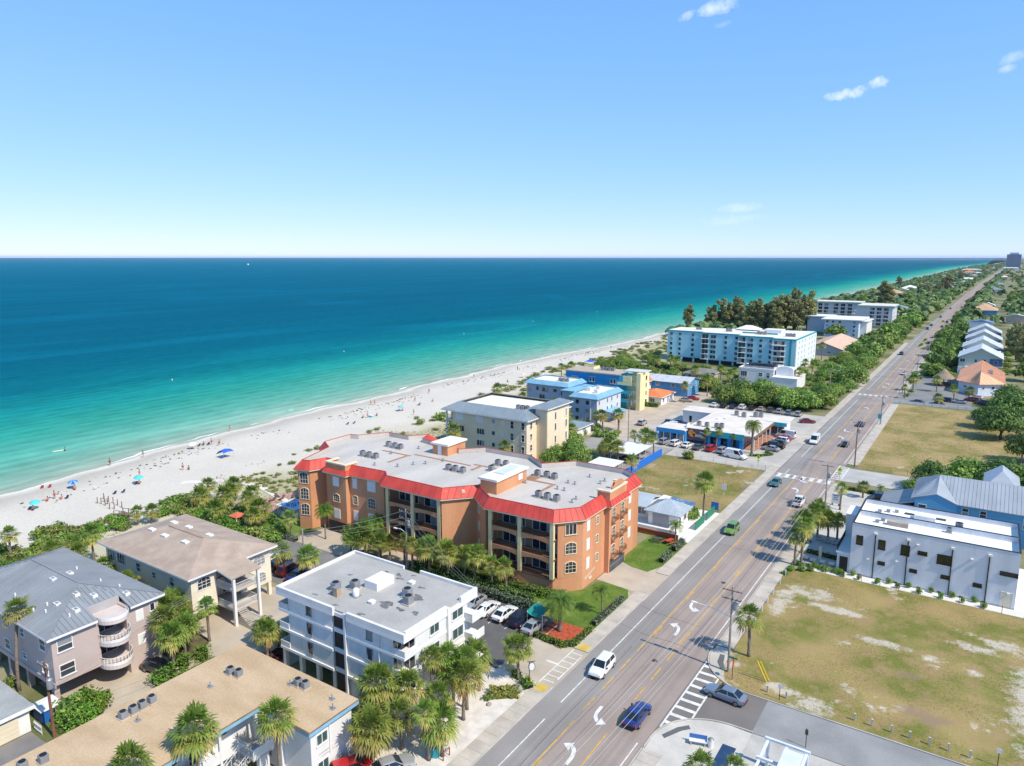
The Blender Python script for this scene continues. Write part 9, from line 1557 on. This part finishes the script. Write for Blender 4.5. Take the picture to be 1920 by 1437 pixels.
def umbrella(x,y,c,c2,label,h=1.9,r=.98,tilt=12):
 t = thing('beach_umbrella', label, 'beach umbrella', (x, y, bz_at(x, y)), 0, 'beach umbrellas'); t.rotation_euler = (R(tilt * .6), R(tilt), 0); link('pole', MB().tube([(0, 0, -.1), (0, 0, h + .1)], .025, 6).mesh('pole', WHITE), t); n = 16
 for k in range(8):
  q = MB();
  for j,(rr_,z) in enumerate(((0.02,h),(r*.5,h - .12),(r,h - .42))): q.v += [(rr_*math.cos(2*math.pi*(k+u)/8),rr_*math.sin(2*math.pi*(k+u)/8),z - (.05 if u == .5 and j == 2 else 0)) for u in (0,.5,1)]
  q.f = [(0, 3, 4, 1), (1, 4, 5, 2), (3, 6, 7, 4), (4, 7, 8, 5)]; link('canopy_panel', q.mesh('canopy_panel', c if k % 2 else c2), t)
TQF = mat('turquoise canvas', (.08, .5, .48), .8, .06); BLF = mat('royal blue canvas', (.03, .12, .5), .8, .06); LBF = mat('light blue canvas', (.2, .4, .65), .8, .06); WF = mat('white canvas', (.75, .76, .75), .8, .05)
umbrella(-156.0, 60.8, TQF, TQF, 'teal umbrella at the left end of the beach'); umbrella(-163.6, 71.6, BLF, LBF, 'blue umbrella near the dark wrack line'); umbrella(-155.0, 81.4, TQF, TQF, 'teal umbrella above the timber stakes'); umbrella(-171.8, 105.2, WF, WF, 'white umbrella at the waterline'); umbrella(-158.6, 171, TQF, LBF, 'teal umbrella on the far sand beyond the orange roof'); umbrella(-161.0, 249, mat('orange canvas', (.7, .25, .08), .8, .06), WF, 'orange umbrella on the sand beyond the cream condominium')
def beach_chair(x, y, rz, c, label, group='beach chairs'):
 t = thing('beach_chair', label, 'beach chair', (x, y, bz_at(x, y)), R(rz), group); link('seat', MB().beam((.35, 0, .26), (-.2, 0, .2), .55, .03).mesh('seat', c), t); link('backrest', MB().beam((-.2, 0, .2), (-.55, 0, .85), .55, .03).mesh('backrest', c), t); [link('leg', MB().beam((.3, s * .28, 0), (-.35, s * .28, .55), .03).beam((-.35, s * .28, 0), (.1, s * .28, .4), .03).mesh('leg', GREYMETAL), t) for s in (-1, 1)]
NAVYF = mat('navy canvas', (.02, .035, .13), .8, .08); REDF = mat('red canvas', (.5, .04, .05), .8, .08)
for i, (x, y, c, lb) in enumerate([(-169.6, 67.8, REDF, 'red chair at the left waterline'), (-168.6, 68.9, REDF, 'dark red chair right of the left waterline pair'), (-152.0, 74.4, NAVYF, 'left navy chair of the lone pair'), (-151.4, 75.9, NAVYF, 'right navy chair of the lone pair'), (-158.5, 147.4, NAVYF, 'left dark chair below the teal float'), (-157.8, 149.4, NAVYF, 'right dark chair below the teal float'), (-172.9, 107.6, NAVYF, 'dark chair in the waterline group'), (-172.0, 109.8, NAVYF, 'second dark chair in the waterline group'), (-158.9, 170.2, REDF, 'red chair under the far teal umbrella'), (-157.2, 67.2, NAVYF, 'dark chair beside the left beach group'), (-158.6, 73.6, WF, 'pale chair near the timber stakes'), (-156.2, 59.8, NAVYF, 'dark chair beneath the left teal umbrella'), (-154.6, 80.4, NAVYF, 'dark chair beneath the middle teal umbrella'), (-159.6, 181.0, BLF, 'blue chair among the far sunbathers'), (-160.6, 264, NAVYF, 'dark chair on the distant sand')]): beach_chair(x, y, 175 + 6 * i % 20, c, lb)
t = thing('beach_tent', 'bright blue beach tent on the open sand', 'tent', (-157.6, 105, bz_at(-157.6, 105))); q = MB(); n = 8
for i in range(n+1):
 for j in range(3): u = i/n; q.v.append((-1.6+3.2*u,(-1.5,0,1.5)[j]*(1 - .15*math.sin(math.pi*u)),(.15+1.9*math.sin(math.pi*min(1,u*.62+.12))) if j != 1 else (.2+2.1*math.sin(math.pi*min(1,u*.62+.12)))))
q.f = [(i * 3 + j, i * 3 + j + 1, i * 3 + j + 4, i * 3 + j + 3) for i in range(n) for j in range(2)]; link('fabric', q.mesh('fabric', BLF, True), t); [link('pole', MB().tube([(x, y, 0), (x, y, 1.9)], .025, 5).mesh('pole', GREYMETAL), t) for x, y in ((0, -1.4), (0, 1.4), (1.5, -1.4), (1.5, 1.4))]
t = thing('canopy_tent', 'blue square canopy on the far beach', 'tent', (-152.4, 293, .1)); link('roof', MB().poly([(-2, -2, 2.3), (2, -2, 2.3), (0, 0, 3.2)]).poly([(2, -2, 2.3), (2, 2, 2.3), (0, 0, 3.2)]).poly([(2, 2, 2.3), (-2, 2, 2.3), (0, 0, 3.2)]).poly([(-2, 2, 2.3), (-2, -2, 2.3), (0, 0, 3.2)]).mesh('roof', BLF), t); [link('leg', MB().tube([(x, y, 0), (x, y, 2.3)], .04, 5).mesh('leg', WHITE), t) for x in (-1.9, 1.9) for y in (-1.9, 1.9)]
t = thing('beach_bag', 'teal cool box among the far sunbathers', 'cool box', (-160.0, 158.9, bz_at(-160, 158.9))); link('body', MB().box(-.6, .6, -.5, .5, 0, .55).mesh('body', TQF), t); link('lid', MB().box(-.63, .63, -.53, .53, .551, .65).mesh('lid', WF), t)
t = thing('paddle_board', 'teal paddle board floating in the shallows', 'paddle board', (-190.5, 152.5, SEA_Z + .03), R(60)); bl = [(1.6 * math.cos(a), .42 * math.sin(a)) for a in [i * math.pi / 10 for i in range(20)]]; link('deck', MB().prism(bl, 0, .12).mesh('deck', TQF), t); link('pad', MB().prism([(x * .6, y * .7) for x, y in bl], .121, .13).mesh('pad', WF), t)
t = thing('swim_mat', 'yellowish float beside the swimmer', 'float', (-200.6, 85.0, SEA_Z + .02), R(80)); link('body', MB().prism([(x * .8, y * .8) for x, y in bl], 0, .15).mesh('body', mat('pale yellow vinyl', (.65, .6, .35), .5, .05)), t); link('rim', MB().prism([(x * .84, y * .84) for x, y in bl], .02, .1).mesh('rim', WF), t)
for i,(x,y) in enumerate([(-279.6,164.5),(-288,267.6),(-289.2,375),(-304,597),(-300,478.6)]):
 t = thing('marker_buoy', '%s white marker buoy from the camera' % ORD[i], 'buoy', (x, y, SEA_Z), 0, 'white marker buoys'); t.scale = (.5, .5, .5); link('float', MB().lathe([(.05, -.2), (.4, -.1), (.45, .2), (.3, .5), (.15, .9), (.12, 1.4), (.03, 1.45)], 12).mesh('float', WHITE, True), t); link('band', MB().lathe([(.165, .85), (.17, .95), (.15, 1.0)], 12).mesh('band', mat('orange band', (.7, .2, .03), .6, .05)), t)
t = thing('motor_boat', 'tiny white motor boat far out near the horizon', 'boat', (-4084, 2989, SEA_Z), R(150)); s_ = 2.2; q = MB(); st = [(-9, 2.2, 1.6), (-4, 2.6, 1.6), (3, 2.4, 2.0), (7, 1.4, 2.4), (10, .1, 2.8)]
for x,w,z in st: q.v += [(x*s_,-w*s_,z*s_),(x*s_,-w*.6*s_,-.3),(x*s_,w*.6*s_,-.3),(x*s_,w*s_,z*s_)]
q.f = [(i * 4 + j, i * 4 + j + 1, i * 4 + j + 5, i * 4 + j + 4) for i in range(4) for j in range(3)] + [(i * 4, i * 4 + 4, i * 4 + 7, i * 4 + 3) for i in range(4)] + [(0, 3, 2, 1)]; link('hull', q.mesh('hull', WHITE), t); link('cabin', MB().box(-8, 6, -3, 3, 3.4, 8).mesh('cabin', WHITE), t); link('windscreen', MB().box(6.001, 6.3, -2.6, 2.6, 5, 7.6).mesh('windscreen', GLASS), t)
for i, (x, y) in enumerate([(-149.0, 69.4), (-147.9, 69.6), (-148.6, 70.6), (-146.3, 69.6), (-147.9, 71.1), (-143.4, 69.0), (-146.3, 71.2), (-142.6, 69.5), (-144.2, 71.0), (-142.2, 70.8), (-150.6, 71.5), (-146.8, 70.3)]): tag(link('timber_stake', MB().tube([(0, 0, -.2), (.03, 0, 1.3)], [.1, .085], 7).box(-.1, .1, -.1, .1, 1.301, 1.33).mesh('timber_stake', WOOD), None, (x, y, .08)), '%s timber stake counted in the cluster standing on the sand' % ORD[i], 'stake', 'timber stakes on the sand')
t = thing('dune_stair', 'weathered timber stair at the dune edge', 'stair', (-137.4, 68.6, .1)); [part('step', MB().box(-139.4 + k * .5, -138.95 + k * .5, 67.8, 69.4, .2 + k * .08, .27 + k * .08), WOOD, t) for k in range(9)]; part('handrail', MB().beam((-139.4, 67.8, 1.0), (-135, 67.8, 1.7), .08).beam((-139.4, 69.4, 1.0), (-135, 69.4, 1.7), .08), WOOD, t); [part('post', MB().box(x - .06, x + .06, y - .06, y + .06, 0, 1.0 + (x + 139.4) * .16), WOOD, t) for x in (-139.3, -137.2, -135.1) for y in (67.7, 69.5)]


# ================================================================== thin sea air over the whole coast

hz = MB().box(-160000, 160000, -160000, 160000, -12, 75); hm = bpy.data.materials.new('haze'); hm.use_nodes = True; hn = hm.node_tree; hn.nodes.remove(hn.nodes['Principled BSDF']); pv = hn.nodes.new('ShaderNodeVolumePrincipled'); pv.inputs['Density'].default_value = 2.5e-5; pv.inputs['Color'].default_value = (.70, .86, .94, 1); pv.inputs['Anisotropy'].default_value = .3; hn.links.new(pv.outputs[0], hn.nodes['Material Output'].inputs['Volume'])
tag(link('haze', hz.mesh('haze', hm)), 'thin pale sea air over the whole coast', 'haze', kind='stuff'); sc.cycles.volume_bounces = 0
